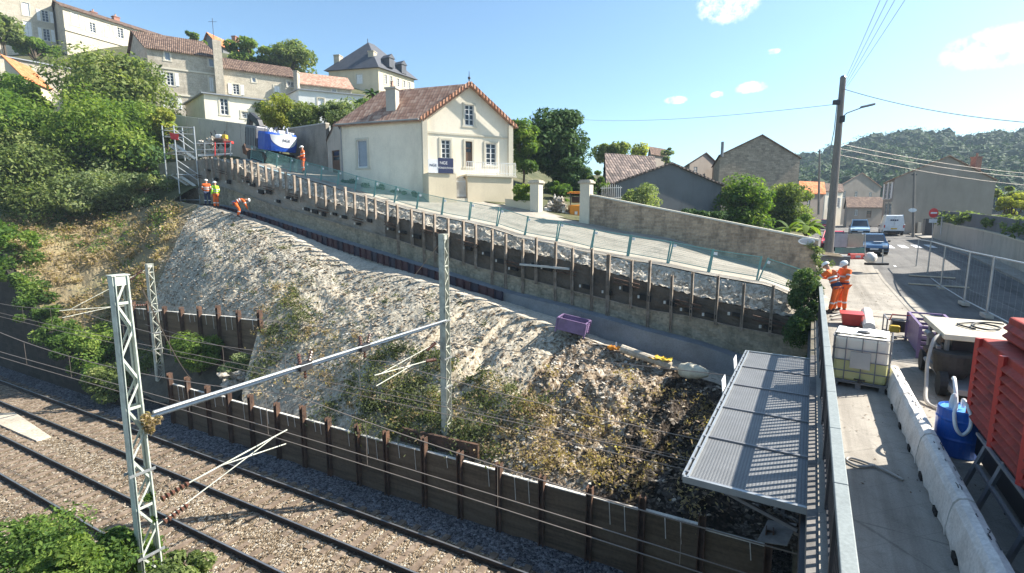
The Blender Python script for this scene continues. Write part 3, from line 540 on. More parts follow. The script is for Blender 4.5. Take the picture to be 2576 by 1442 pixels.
r3 = [(635, 535), (700, 530), (765, 535), (835, 540), (905, 540), (965, 555), (1040, 560), (1115, 570), (1185, 590), (1268, 615), (1338, 630), (1420, 650), (1482, 690), (1573, 725), (1638, 755), (1730, 760), (1800, 810), (1905, 835)]
r8 = [(1520, 115), (1610, 120), (1680, 170), (1775, 185), (1850, 210), (1945, 230), (2030, 260)]
piles = [((550+x/2.185)*.6772, (640+y/2.185)*.6772) for x, y in r8]+[((1500+x/2.06)*.6772, (650+y/2.06)*.6772) for x, y in r5]+[((2100+x/2.219)*.6772, (850+y/2.219)*.6772) for x, y in r6]+[((550+x/2.884)*.6772, (400+y/2.884)*.6772) for x, y in r3]
for px, py in piles:
    p = on_m(px, py, MP); k = toW(p)[0]; zt = p.z; z0 = zled(k)-.1-(.7 if random.random() < .5 else 0)
    if k > 19: z0 = zt-random.uniform(1.25, 1.7)
    if k > 40 or k < -2: continue
    g = MB(); tl = random.uniform(-.03, .03)
    for o in (-.042, .042): g.beam(fW(k+o, MP-.08, z0), fW(k+o+tl, MP-.08, zt), .14, .018, up=WK)
    g.beam(fW(k, MP-.08, z0), fW(k+tl, MP-.08, zt-.03), .016, .07, up=WK); g.build('soldier_pile', M['pile'], uw)
for i in range(44):                                         # wales, anchor heads and pockets on the lagging
    k = -1.5+i*.95+random.uniform(-.2, .2); zc = zled(k)+(zlag(k)-zled(k))*random.choice((.28, .45, .6))
    if random.random() < .75:
        g = MB(); g.box(fW(k, MP-.03, zc), random.uniform(.25, .5), .12, random.uniform(.12, .3), WK+Vector((0, 0, .17)), WM); g.build('anchor_pocket', M['dark'], uw)
        g = MB(); g.beam(fW(k+.28, MP-.1, zc-.03), fW(k+.28, MP-.1, zc+.09), .07, .07); g.build('anchor_head', M['chalk'], uw)
    if i % 3 == 1:
        g = MB(); L = random.uniform(.8, 1.3); h0 = zc+.18
        for o in (0, .16): g.beam(fW(k-L/2, MP-.09, h0+o-L*.09), fW(k+L/2, MP-.09, h0+o+L*.09), .08, .05)
        g.build('wale', M['rust'], uw)
for a in range(-2, 38, 4):
    g = MB(); g.tube([fW(a+i*.5, MP-.12, zled(a+i*.5)+.03) for i in range(9)], .018, 5); g.build('ledge_rail', M['pile'], uw)
p0 = on_m(1308, 665, MP-.2); p1 = on_m(1433, 677, MP-.2)
g = MB(); g.beam(p0, p1, .12, .1); tag(g.build('scaffold_tube', M['galv'], bevel=.01), 'pale loose plank fixed across the middle of the dark retaining wall', 'plank')
# steel formwork for the footing
fm = thing('formwork', 'long row of dark purple formwork panels at the foot of the retaining wall', 'formwork', fW(20, -2.6, zfb(20)))
k0 = toW(on_m(1265, 757, -2.6))[0]; k = k0; i = 0
while i < 58 and k < 38.5:
    z0, z1 = zfb(k)-.05, zft(k)+.06; g = MB(); g.box(fW(k+.23, -2.6, (z0+z1)/2), .44, .09, z1-z0, WK+Vector((0, 0, (zft(k+.46)-zft(k))/.46)), WM)
    for o in (.03, .43): g.box(fW(k+o, -2.67, (z0+z1)/2), .04, .06, z1-z0, WK, WM)
    g.build('formwork_panel', M['maroon'] if (i*7) % 3 else M['formblue'], fm); k += .475; i += 1
# wing wall at the far left, ivy-grown, its shade put into the stone colour
g = MB(); us = [31, 32.2, 36.9, 40.5, 45.2, 62]; zt = [-6.6, -6.2, -4.5, -2.4, 1.15, 3.0]
for a, b, za, zb_ in zip(us[:-1], us[1:], zt[:-1], zt[1:]): g.hexa([fR(a, 13.2, -7), fR(b, 13.2, -7), fR(b, 13.75, -7), fR(a, 13.75, -7)], [fR(a, 13.2, za), fR(b, 13.2, zb_), fR(b, 13.75, zb_), fR(a, 13.75, za)])
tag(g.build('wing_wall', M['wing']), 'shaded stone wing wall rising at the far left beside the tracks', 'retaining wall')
# ------------------------------------------------------------------ sky with a few small clouds
tc = wn.new('ShaderNodeTexCoord'); noi = wn.new('ShaderNodeTexNoise'); noi.inputs['Scale'].default_value = 48; noi.inputs['Roughness'].default_value = .7; noi.inputs['Detail'].default_value = 7
wl.new(tc.outputs['Generated'], noi.inputs['Vector'])
acc = None
def wm(op, a, b, c=None):
    o = wn.new('ShaderNodeMath'); o.operation = op
    for i, x in enumerate((a, b, c)):
        if x is None: continue
        if isinstance(x, (int, float)): o.inputs[i].default_value = x
        else: wl.new(x, o.inputs[i])
    return o.outputs[0]
for px, py, wd, ht in ((1832, 8, 62, 40), (1700, 252, 26, 9), (1888, 220, 34, 13), (1806, 238, 16, 7), (2515, 118, 80, 34), (1945, 130, 16, 6)):
    dv = ray(px, py).normalized(); rt = dv.cross(UP).normalized(); up_ = rt.cross(dv)
    sub = wn.new('ShaderNodeVectorMath'); sub.operation = 'SUBTRACT'; wl.new(tc.outputs['Generated'], sub.inputs[0]); sub.inputs[1].default_value = dv
    ds = []
    for ax, s_ in ((rt, wd), (up_, ht)):
        d_ = wn.new('ShaderNodeVectorMath'); d_.operation = 'DOT_PRODUCT'; wl.new(sub.outputs[0], d_.inputs[0]); d_.inputs[1].default_value = ax
        ds.append(wm('POWER', wm('ABSOLUTE', wm('MULTIPLY', d_.outputs['Value'], F/s_), 0), 2))
    v = wm('SUBTRACT', 1.5, wm('ADD', ds[0], ds[1])); v = wm('MAXIMUM', v, 0)
    acc = v if acc is None else wm('MAXIMUM', acc, v)
cl = wm('MULTIPLY', wm('SUBTRACT', wm('MULTIPLY', wm('SUBTRACT', noi.outputs['Fac'], .22), wm('MINIMUM', acc, 1)), .13), 3.4)
cl = wm('MINIMUM', wm('MAXIMUM', cl, 0), .9)
mixw = wn.new('ShaderNodeMixRGB'); wl.new(cl, mixw.inputs[0]); wl.new(sky.outputs[0], mixw.inputs[1]); mixw.inputs[2].default_value = (8.5, 8.7, 9, 1)
tint = wn.new('ShaderNodeMixRGB'); tint.blend_type = 'MULTIPLY'; tint.inputs[0].default_value = 1; wl.new(sky.outputs[0], tint.inputs[1]); tint.inputs[2].default_value = (.98, 1.18, 1.22, 1)
wl.new(tint.outputs[0], mixw.inputs[1]); wl.new(mixw.outputs[0], bg.inputs[0])

# ------------------------------------------------------------------ buildings
def clip(pg, a, b, c):                                     # keep a*s+b*z<=c
    out = []
    for i in range(len(pg)):
        p, q = pg[i-1], pg[i]; fp, fq = a*p[0]+b*p[1]-c, a*q[0]+b*q[1]-c
        if (fp <= 0) != (fq <= 0): t = fp/(fp-fq); out.append((p[0]+t*(q[0]-p[0]), p[1]+t*(q[1]-p[1])))
        if fq <= 0: out.append(q)
    return out
def wall(mb, P, dr, nr, L, z0, ze, zr_, holes, dep=.16, kind='rect'):
    ss = sorted({0, L/2, L, *[h[0] for h in holes], *[h[1] for h in holes]}); zz = sorted({z0, ze, zr_, *[h[2] for h in holes], *[h[3] for h in holes]})
    W3 = lambda s, z, o=0: Vector((P.x+dr.x*s+nr.x*o, P.y+dr.y*s+nr.y*o, z))
    for s0, s1 in zip(ss[:-1], ss[1:]):
        for a, b in zip(zz[:-1], zz[1:]):
            if any(h[0]-1e-6 <= s0 and s1 <= h[1]+1e-6 and h[2]-1e-6 <= a and b <= h[3]+1e-6 for h in holes): continue
            pg = [(s0, a), (s1, a), (s1, b), (s0, b)]
            if kind == 'gable':
                k = (zr_-ze)/(L/2); pg = clip(pg, -k, 1, ze); pg = clip(pg, k, 1, ze+k*L) if pg else pg
            elif kind == 'rise': k = (zr_-ze)/L; pg = clip(pg, -k, 1, ze)
            elif kind == 'fall': k = (zr_-ze)/L; pg = clip(pg, k, 1, ze+k*L)
            else: pg = clip(pg, 0, 1, ze)
            if len(pg) > 2: mb.quad(*[W3(*q) for q in pg])
    for s0, s1, a, b in holes:
        for q in (((s0, a), (s1, a)), ((s1, a), (s1, b)), ((s1, b), (s0, b)), ((s0, b), (s0, a))):
            mb.quad(W3(*q[0]), W3(*q[1]), W3(*q[1], -dep), W3(*q[0], -dep))
def onface(px, py, P, nr):
    r = ray(px, py); s = ((P-CAM).x*nr.x+(P-CAM).y*nr.y)/(r.x*nr.x+r.y*nr.y); return CAM+r*s
def chimney(parent, c, w_, d_, z0, z1, m, dr, pot=True, name='chimney'):
    nr = Vector((-dr.y, dr.x, 0)); g = MB(); g.box((c.x, c.y, (z0+z1)/2), w_, d_, z1-z0, dr, nr); g.box((c.x, c.y, z1+.04), w_+.14, d_+.14, .12, dr, nr); o = g.build(name, m, parent)
    if pot: g = MB(); g.lathe([(.13, 0), (.1, .35), (.12, .42)], (c.x, c.y, z1+.1), 10); g.build('chimney_pot', M['tile_red'], o)
    return o
def bld(name, label, A, B, C, zA, base, roof, zr_, wm_, rm, wins=(), over=.35, trim='stone_trim', cat='house', ridge='AB', quoin=None, gutter=False):
    A, B, C = [Vector((p.x, p.y, 0)) for p in (A, B, C)]; Dp = B+C-A; ctr = (A+Dp)/2
    t = thing(name, label, cat, (A.x, A.y, base)); ze = zA
    gab = roof == 'gable'
    FC = {}
    for key, P, Q in (('L', B, A), ('R', A, C), ('b', C, Dp), ('d', Dp, B)):
        dr = (Q-P); L = dr.length; dr = dr/L; nr = Vector((dr.y, -dr.x, 0));
        if nr.dot(ctr-P) > 0: nr = -nr
        FC[key] = (P, dr, nr, L)
    hl = {'L': [], 'R': [], 'b': [], 'd': []}; wl_ = []
    for wdef in wins:
        f, x0, y0, x1, y1, kind = wdef[:6]; P, dr, nr, L = FC[f]; ym, xm = (y0+y1)/2, (x0+x1)/2
        sa, sb = sorted(((onface(x0, ym, P, nr)-P).dot(dr), (onface(x1, ym, P, nr)-P).dot(dr))); zb, za = onface(xm, y0, P, nr).z, onface(xm, y1, P, nr).z
        sa = max(.05, sa); sb = min(L-.05, sb)
        if sb-sa < .1: continue
        hl[f].append((sa, sb, za, zb)); wl_.append((f, sa, sb, za, zb, kind))
    g = MB()
    for key, (P, dr, nr, L) in FC.items():
        gk = gab and ((ridge == 'AB') == (key in 'Rd')); kind = 'gable' if gk else 'rect'; zt = zr_
        if roof == 'shed':                                  # low along A-C, high along B-D
            kind = {'R': 'rect', 'b': 'rise', 'd': 'rect', 'L': 'fall'}[key]
            if key == 'd': wall(g, P, dr, nr, L, base, zr_, zr_, hl[key]); continue
        if kind == 'rect': zt = ze
        wall(g, P, dr, nr, L, base, ze, zt, hl[key], kind=kind)
    wobj = g.build('wall', M[wm_], t)
    g = MB(); th = .12; Z = lambda p, z: Vector((p.x, p.y, z))
    def slab(p, q, r, s): g.hexa([p, q, r, s], [x+Vector((0, 0, th)) for x in (p, q, r, s)])
    if gab:
        if ridge == 'AB': e1, e2, dv, o1 = (A, B), (C, Dp), (B-A).normalized(), (C-A).normalized()
        else: e1, e2, dv, o1 = (A, C), (B, Dp), (C-A).normalized(), (B-A).normalized()
        W2 = (e2[0]-e1[0]).length/2; k = (zr_-ze)/W2; r0 = (e1[0]+e2[0])/2-dv*over; r1 = (e1[1]+e2[1])/2+dv*over
        for e, sg in ((e1, -1), (e2, 1)):
            a = e[0]-dv*over+o1*sg*over; b = e[1]+dv*over+o1*sg*over; zz = ze-k*over+.02
            slab(Z(a, zz), Z(b, zz), Z(r1, zr_+.02), Z(r0, zr_+.02))
    elif roof == 'shed':
        a_, c_ = (A-B).normalized()*over, (C-A).normalized()*over; k = (zr_-ze)/(B-A).length
        slab(Z(A+a_-c_, ze-k*over+.02), Z(C+a_+c_, ze-k*over+.02), Z(Dp+c_-a_, zr_+k*over+.02), Z(B-c_-a_, zr_+k*over+.02))
    elif roof == 'flat':
        u1, v1 = (A-B).normalized()*over, (C-A).normalized()*over; slab(*[Z(p, ze+.002) for p in (A+u1-v1, C+u1+v1, Dp-u1+v1, B-u1-v1)])
    elif roof == 'hip':
        u1, v1 = (A-B).normalized()*over, (C-A).normalized()*over; q = [Z(p, ze-.05) for p in (A+u1-v1, C+u1+v1, Dp-u1+v1, B-u1-v1)]
        m0, m1 = (A+B)/2+(C-A)*.42, (A+B)/2+(C-A)*.58; m0, m1 = Z(m0, zr_), Z(m1, zr_)
        g.quad(q[0], q[1], m1, m0); g.quad(q[1], q[2], m1); g.quad(q[2], q[3], m0, m1); g.quad(q[3], q[0], m0); g.quad(*q)
    ro = g.build('roof', M[rm], t)
    if gutter:
        g = MB(); g.tube([Z(A, ze-.1)+(A-C).normalized()*(over+.06), Z(B, ze-.1)+(A-C).normalized()*(over+.06)], .06, 8); g.tube([Z(B, ze-.2)+(A-C).normalized()*.06, Z(B, base)+(A-C).normalized()*.06], .04, 6); g.build('gutter', M['grey_wood'], ro)
    for f, sa, sb, za, zb, kind in wl_:
        P, dr, nr, L = FC[f]; W3 = lambda s, z, o=0: Vector((P.x+dr.x*s+nr.x*o, P.y+dr.y*s+nr.y*o, z)); cx, cz = (sa+sb)/2, (za+zb)/2; wd, ht = sb-sa, zb-za
        fr = MB(); fm_ = 'white_wood' if kind != 'door' else 'brown_wood'
        bars = [(sa+.03, cz, .06, ht), (sb-.03, cz, .06, ht), (cx, zb-.03, wd-.12, .06), (cx, za+.04, wd-.12, .08)]
        if kind in ('win', 'shut', 'arch'): bars += [(cx, cz, .07, ht-.14)]+[(cx, za+ht*q, wd-.12, .04) for q in (.3, .55, .78)]
        if kind == 'closed':
            bars = [(cx+q*wd/2, cz, wd/2-.02, ht-.02) for q in (-.5, .5)]
        if kind == 'door': bars += [(cx, za+ht*.3, wd-.1, ht*.55), (cx, za+ht*.74, wd-.1, .08)]
        for x, z, w_, h_ in bars: fr.box(W3(x, z, -.07), w_, .05, h_, dr, nr)
        fo = fr.build('door' if kind == 'door' else 'window', M['white_wood' if kind == 'closed' else fm_], t)
        pn = MB(); pn.quad(W3(sa, za, -.11), W3(sb, za, -.11), W3(sb, zb, -.11), W3(sa, zb, -.11)); pn.build('pane', M['curtain_glass' if kind in ('blue',) else 'glass'], fo)
        if trim:
            tr = MB(); tw = .14
            for x, z, w_, h_ in ((sa-tw/2, cz, tw, ht), (sb+tw/2, cz, tw, ht), (cx, zb+tw/2, wd+2*tw, tw), (cx, za-.06, wd+.4, .12)): tr.box(W3(x, z, .012), w_, .055, h_, dr, nr)
            tr.build('surround', M[trim], fo)
        if kind == 'shut':
            for q in (-1, 1):
                s_ = MB(); xx = cx+q*(wd/2+.14+wd*.27); s_.box(W3(xx, cz, .035), wd*.52, .04, ht, dr, nr); s_.build('shutter', M['white_wood'], fo)
    if quoin:
        for P in (A, C):
            q = MB(); q.box((P.x, P.y, (base+ze)/2), .34, .34, ze-base-.1, FC['R'][1], FC['R'][2]); q.build('corner_stones', M[quoin], t)
    return t, FC, wobj, ro
PYG = 390
def D(px, d, py=None): return at_d(px, PYG if py is None else py, d)
zat = lambda px, py, d: at_d(px, py, d).z

# main cream house above the ramp
A, B, C = D(1069, 34), D(862, 36), D(1283, 36.6); ze = zat(1069, 297, 34); zap = zat(1185, 216, 35.3)
hs, FC, hw, hr = bld('house', 'cream house with red-brown tile roof and gable facing right above the ramp road', A, B, C, ze, 1.5, 'gable', zap, 'cream_light', 'tile_red',
    [('R', 1169, 264, 1192, 317, 'win'), ('R', 1110, 352, 1133, 400, 'arch'), ('R', 1171, 356, 1188, 419, 'door'), ('R', 1222, 361, 1248, 416, 'arch'), ('L', 899, 352, 924, 422, 'blue')], .32, 'stone_trim', quoin='stone_trim', gutter=True)
P, dr, nr, L = FC['R']; W3 = lambda s, z, o=0: Vector((P.x+dr.x*s+nr.x*o, P.y+dr.y*s+nr.y*o, z))
g = MB(); g.box(W3(L/2, zat(1180, 340, 35.3), .02), L-.4, .05, .12, dr, nr); g.build('string_course', M['stone_trim'], hw)
g = MB(); k_ = (zap-ze)/(L/2)
for q in (-1, 1): g.beam(W3(L/2, zap+.12, .36), W3(L/2+q*(L/2+.32), ze-k_*.32+.12, .36), .12, .22)
g.build('verge_tiles', M['tile_verge'], hr)
g = MB(); g.tube([W3(L/2, zap, .2), W3(L/2, zap+.9, .2)], [.05, .015], 6); g.blob(W3(L/2, zap+.45, .2), .1, .1, .1, 7, 0); g.build('finial', M['iron'], hr)
c0 = D(992, 35.6); chimney(hr, c0, .75, .5, zat(992, 300, 35.6), zat(992, 225, 35.6), M['concrete'], FC['L'][1])
c0 = D(959, 36.6); g = MB(); g.tube([Vector((c0.x, c0.y, zat(959, 290, 36.6))), Vector((c0.x, c0.y, zat(959, 256, 36.6)))], .09, 8); g.build('vent_pipe', M['tile_red'], hr)
# terrace in front of the gable: walls, railing, gate, banner
zt_ = zat(1130, 436, 33.2)
tw = thing('terrace_wall', 'pale stained terrace wall with a small gate below the gable of the cream house', 'wall', W3(1, 2.5, 1.6))
def blk(s0, s1, z0, z1, o0, o1, m='cream', nm='wall_section'):
    g = MB(); g.hexa([W3(s0, z0, o0), W3(s1, z0, o0), W3(s1, z0, o1), W3(s0, z0, o1)], [W3(s0, z1, o0), W3(s1, z1, o0), W3(s1, z1, o1), W3(s0, z1, o1)]); return g.build(nm, M[m], tw)
sx = lambda px, py=440: (onface(px, py, P+nr*1.5, nr)-P).dot(dr)
s_a, s_b, s_c, s_d = sx(1078), sx(1148), sx(1176), sx(1287)
blk(s_a, s_b, 1.5, zt_, .02, 1.5); blk(s_c, s_d, 1.2, zt_-.15, 1.15, 1.5, 'cream'); blk(s_d-.3, s_d, 1.2, zt_-.15, .02, 1.14); blk(s_b+.004, s_c-.004, 1.5, zt_-1.6, .02, 1.45, 'stone_trim', 'steps'); blk(s_c-.1, s_d+.35, zt_-.145, zt_-.03, .02, 1.62, 'stone_trim', 'coping_slab')
g = MB()
for i in range(9): x = s_b+.08+i*(s_c-s_b-.16)/8; g.tube([W3(x, zt_-1.55, 1.35), W3(x, zt_-.25-.15*math.cos(i*.78), 1.35)], .018, 5)
for z in (-1.4, -.5): g.beam(W3(s_b+.05, zt_+z, 1.35), W3(s_c-.05, zt_+z, 1.35), .03)
g.build('gate', M['white_iron'], tw)
rl = thing('balcony_railing', 'white wrought-iron balcony railing along the terrace of the cream house', 'railing', W3(s_c, zt_, 1.5))
g = MB(); xs = np.linspace(s_a+.1, s_d+.3, 52)
for x in xs:
    if x < s_b or x > s_c-.05: g.tube([W3(x, zt_-.02, 1.5), W3(x, zt_+.8, 1.5)], .018, 4)
g.build('balusters', M['white_iron'], rl); g = MB()
for a, b in ((s_a, s_b), (s_c-.05, s_d+.3)):
    for z in (.8, .1): g.beam(W3(a, zt_+z, 1.5), W3(b, zt_+z, 1.5), .04)
g.beam(W3(s_d+.3, zt_+.8, 1.5), W3(s_d+.3, zt_+.8, .1), .04); g.build('top_rail', M['white_iron'], rl)
def text(s, size, origin_, xdir, zdir, name, m, parent=None, ext=.004, cx=True):
    cu = bpy.data.curves.new(name, 'FONT'); cu.body = s; cu.size = size; cu.extrude = ext; cu.align_x = 'CENTER' if cx else 'LEFT'; cu.align_y = 'CENTER'
    o = bpy.data.objects.new(name, cu); col.objects.link(o); X = Vector(xdir).normalized(); Z_ = Vector(zdir).normalized(); N_ = X.cross(Z_)
    mw = Matrix((X, Z_, N_)).transposed().to_4x4(); mw.translation = Vector(origin_)
    bpy.context.view_layer.update(); dg = bpy.context.evaluated_depsgraph_get(); me = bpy.data.meshes.new_from_object(o.evaluated_get(dg)); bpy.data.objects.remove(o)
    me.transform(mw); off = origin(parent) if parent else Vector((0, 0, 0)); me.transform(Matrix.Translation(-off)); me.materials.clear(); me.materials.append(m)
    ob = bpy.data.objects.new(name, me); col.objects.link(ob)
    if parent: ob.parent = parent
    return ob
bx0, bx1, bx2 = sx(1077), sx(1102), sx(1140); bz0, bz1 = zat(1120, 437, 33.2), zat(1120, 399, 33.2)
bn = thing('banner', 'navy and white site banner hung on the terrace railing', 'banner', W3(bx0, bz0, 1.56))
g = MB(); g.box(W3((bx1+bx2)/2, (bz0+bz1)/2, 1.57), bx2-bx1, .02, bz1-bz0, dr, nr); nb = g.build('navy_panel', M['sign_navy'], bn)
g = MB(); g.box(W3((bx0+bx1)/2, (bz0+bz1)/2-.05, 1.56), bx1-bx0-.01, .02, bz1-bz0-.1, dr, nr); g.build('white_panel', M['sign_white'], bn)
text('NGE', .24, W3((bx0+bx1)/2, (bz0+bz1)/2, 1.575), dr, UP, 'lettering', M['sign_navy'], bn)
text('NGE', .26, W3((bx1+bx2)/2-.15, (bz0+bz1)/2+.16, 1.585), dr, UP, 'lettering', M['sign_white'], bn); text('FONDATIONS', .165, W3((bx1+bx2)/2, (bz0+bz1)/2-.15, 1.585), dr, UP, 'lettering', M['sign_white'], bn)

# row of old houses up the hill
PYG = 185
A, B, C = D(375, 60), D(321, 69), D(549, 63.6)
t2, FC, wo, ro = bld('terraced_house', 'tall three-storey pale stone house with dark canal-tile roof on the hill', A, B, C, zat(375, 120, 60), 12, 'gable', zat(350, 80, 64.5), 'limestone_b', 'tile_old',
    [('R', 414, 130, 428, 152, 'blue'), ('R', 525, 148, 538, 168, 'blue'), ('R', 419, 183, 437, 215, 'shut'), ('R', 424, 246, 444, 273, 'shut'), ('R', 527, 194, 537, 230, 'closed')], .3, 'stone_trim', ridge='AC')
for yy in (172, 236):
    P, dr, nr, L = FC['R']; g = MB(); z = onface(420, yy, P, nr).z; g.beam(P+Vector((0, 0, z))+nr*.02, P+dr*L+Vector((0, 0, z))+nr*.02, .12, .2); g.build('string_course', M['stone_trim'], wo)
c0 = D(551, 63.2); g = MB(); g.box((c0.x, c0.y, (12+zat(551, 104, 63.2))/2), .9, 1.2, zat(551, 104, 63.2)-12, FC['R'][1], FC['R'][2]); pw_ = g.build('party_wall_stack', M['limestone_b'], t2)
g = MB(); z_ = zat(551, 104, 63.2); g.tube([Vector((c0.x-.3, c0.y, z_)), Vector((c0.x-.3, c0.y, z_+2.6))], .03, 5); g.beam((c0.x-.8, c0.y, z_+2.2), (c0.x+.2, c0.y, z_+2.2), .03); g.build('antenna', M['iron'], pw_)
PYG = 200
A, B, C = D(560, 64), D(540, 72), D(746, 68.5)
bld('terraced_house', 'long low stone house with weathered tile roof right of the tall pale house', A, B, C, zat(562, 171, 64), 12, 'gable', zat(556, 146, 68), 'limestone', 'tile_old',
    [('R', 586, 212, 602, 238, 'shut'), ('R', 634, 195, 643, 207, 'blue'), ('R', 722, 205, 740, 219, 'win'), ('R', 690, 216, 704, 232, 'closed')], .3, ridge='AC')
PYG = 212
A, B, C = D(749, 68), D(735, 76), D(884, 71)
t3 = bld('terraced_house', 'lower end of the stone house row with reddish roof below the slate mansion', A, B, C, zat(749, 210, 68), 12, 'gable', zat(749, 183, 72), 'limestone', 'tile_red', [('R', 835, 223, 846, 234, 'win'), ('R', 790, 224, 800, 240, 'win')], .3, ridge='AC')[0]
c0 = D(747, 67.6); chimney(t3, c0, .5, .8, 14, zat(747, 182, 67.6), M['limestone_b'], Vector((1, 0, 0)), False)
PYG = 262
A, B, C = D(514, 52), D(466, 57), D(662, 55)
bld('annexe', 'cream flat-roofed annexe with one tall white window below the terraced houses', A, B, C, zat(514, 236, 52), 10, 'flat', 0, 'cream_light', 'zinc', [('R', 554, 248, 574, 289, 'win'), ('R', 608, 282, 632, 298, 'win')], .25, 'stone_trim', 'building')
PYG = 240
A, B, C = D(751, 60), D(702, 65), D(914, 63)
bld('annexe', 'white flat-roofed annexe with parapet half hidden by shrubs behind the excavator', A, B, C, zat(751, 226, 60), 10, 'flat', 0, 'white', 'zinc', [('R', 800, 248, 815, 275, 'closed')], .2, 'stone_trim', 'building')
# slate mansion
PYG = 190
A, B, C = D(952, 85), D(827, 87), D(1041, 92); ze = zat(952, 170, 85); zap = zat(928, 122, 92)
tm, FC, wo, ro = bld('mansion', 'mansion with steep slate hipped roof and tall chimneys on the hill', A, B, C, ze, 16, 'hip', zap, 'cream', 'slate',
    [('L', 897, 187, 912, 211, 'closed'), ('R', 967, 188, 973, 211, 'win'), ('R', 981, 192, 987, 214, 'win'), ('R', 998, 198, 1004, 218, 'win'), ('R', 1014, 203, 1019, 221, 'win'), ('R', 1027, 207, 1032, 224, 'win')], .5)
for px, y0, y1, d_ in ((853, 142, 190, 88), (939, 132, 185, 87)): chimney(ro, D(px, d_), 1.0, 1.2, zat(px, y1, d_), zat(px, y0, d_), M['limestone'], FC['L'][1], False)
for px, py, d_ in ((977, 160, 87.5), (1008, 176, 90)):
    c0 = at_d(px, py, d_); g = MB(); g.box(c0, 1.1, 1.6, 1.5, FC['R'][1], FC['R'][2]); g.prism([c0+FC['R'][1]*a+FC['R'][2]*.9+Vector((0, 0, z)) for a, z in ((-.75, .7), (.75, .7), (0, 1.4))], -FC['R'][2]*2); g.build('dormer', M['slate'], ro)
g = MB(); c0 = D(928, 92); g.tube([Vector((c0.x, c0.y, zap-.2)), Vector((c0.x, c0.y, zap+1.6))], .06, 5); g.build('finial', M['iron'], ro)
# far houses on the crest
PYG = 60
A, B, C = D(136, 84), D(-60, 78), D(150, 92)
bld('stone_building', 'tall pale stone building with white shutters at the top left corner', A, B, C, zat(136, -12, 84), 28, 'flat', 0, 'limestone', 'zinc', [('L', 105, 27, 122, 55, 'shut'), ('L', 109, 73, 126, 103, 'shut'), ('L', 56, 7, 74, 39, 'closed'), ('L', 60, 54, 80, 90, 'closed')], .4, 'stone_trim', 'building')
PYG = 65
A, B, C = D(162, 81), D(133, 86), D(445, 97)
_, FC, wo, ro = bld('stone_building', 'long pale stone terrace with shutters receding along the hilltop', A, B, C, zat(162, 16, 81), 26, 'gable', zat(155, 8, 84), 'limestone', 'tile_old', [('R', 181, 32, 198, 64, 'closed'), ('R', 226, 58, 240, 82, 'shut'), ('R', 266, 64, 276, 92, 'closed'), ('R', 296, 71, 310, 96, 'shut'), ('R', 345, 84, 354, 105, 'win')], .4, 'stone_trim', 'building', ridge='AC')
for yy, nm in ((24, 'cornice'), (75, 'string_course')):
    P, dr, nr, L = FC['R']; z = onface(170, yy, P, nr).z; g = MB(); g.beam(P+Vector((0, 0, z))+nr*.05, P+dr*L+Vector((0, 0, z))+nr*.05, .2, .3); g.build(nm, M['stone_trim'], wo)
for px, py in ((238, 32), (293, 44)): chimney(ro, D(px, 91), .9, .7, zat(px, py+16, 91), zat(px, py, 91), M['brick'], FC['R'][1], True)
PYG = 108
A, B, C = D(548, 100), D(503, 104), D(604, 106)
_, FC, wo, ro = bld('house', 'small far house with bright orange roof behind the hilltop trees', A, B, C, zat(548, 112, 100), 30, 'gable', zat(520, 84, 102), 'grey_render', 'tile_orange', [], .4, ridge='AC')
for px, y0, y1 in ((593, 94, 115), (624, 102, 122)): chimney(ro, D(px, 101), 1.1, .8, zat(px, y1, 101), zat(px, y0, 101), M['brick'], FC['R'][1], False)
PYG = 182
A, B, C = D(60, 50), D(14, 52), D(122, 54)
bld('shed', 'low shed with bright orange tile roof among the trees at the far left', A, B, C, zat(60, 197, 50), 8, 'shed', zat(40, 160, 54), 'cream', 'tile_orange', [], .3, cat='shed')
PYG = 145
A, B, C = D(-40, 56), D(-60, 60), D(180, 62)
bld('barn', 'long grey flat-topped outbuilding behind the orange-roofed shed', A, B, C, zat(0, 138, 56.5), 8, 'flat', 0, 'limestone_b', 'zinc', [], .2, None, 'outbuilding')
# garden walls behind the excavator
def panelwall(name, label, p0, p1, z0a, z0b, za, zb, th, m, posts, pm, cop=None):
    t = thing(name, label, 'wall', (p0.x, p0.y, z0a)); dv = (p1-p0); dv.z = 0; L = dv.length; dv /= L; nv = Vector((dv.y, -dv.x, 0))*th/2
    f = lambda a, o, z: Vector((p0.x+dv.x*a+nv.x*o, p0.y+dv.y*a+nv.y*o, z)); n = max(1, posts)
    for i in range(n):
        a, b = i/n, (i+1)/n; g = MB(); ZA = [za+(zb-za)*x for x in (a, b)]; Z0 = [z0a+(z0b-z0a)*x for x in (a, b)]; A_, B_ = a*L+.003, b*L-.003
        g.hexa([f(A_, -1, Z0[0]), f(B_, -1, Z0[1]), f(B_, 1, Z0[1]), f(A_, 1, Z0[0])], [f(A_, -1, ZA[0]), f(B_, -1, ZA[1]), f(B_, 1, ZA[1]), f(A_, 1, ZA[0])]); g.build('wall_panel', M[m], t)
        if cop: g = MB(); g.hexa([f(A_, -1.25, ZA[0]+.004), f(B_, -1.25, ZA[1]+.004), f(B_, 1.25, ZA[1]+.004), f(A_, 1.25, ZA[0]+.004)], [f(A_, -1.1, ZA[0]+.09), f(B_, -1.1, ZA[1]+.09), f(B_, 1.1, ZA[1]+.09), f(A_, 1.1, ZA[0]+.09)]); g.build('coping', M[cop], t)
        if pm: g = MB(); g.beam(f(a*L, 0, Z0[0]), f(a*L, 0, ZA[0]+.06), th+.1, .16, up=dv); g.build('post', M[pm], t)
    return t
PYG = 320
panelwall('garden_wall', 'grey concrete panel wall behind the stair tower', D(440, 47.5), D(640, 44.5), 8, 7, zat(440, 291, 47.5), zat(640, 318, 44.5), .2, 'concrete', 6, 'concrete', 'stone_trim')
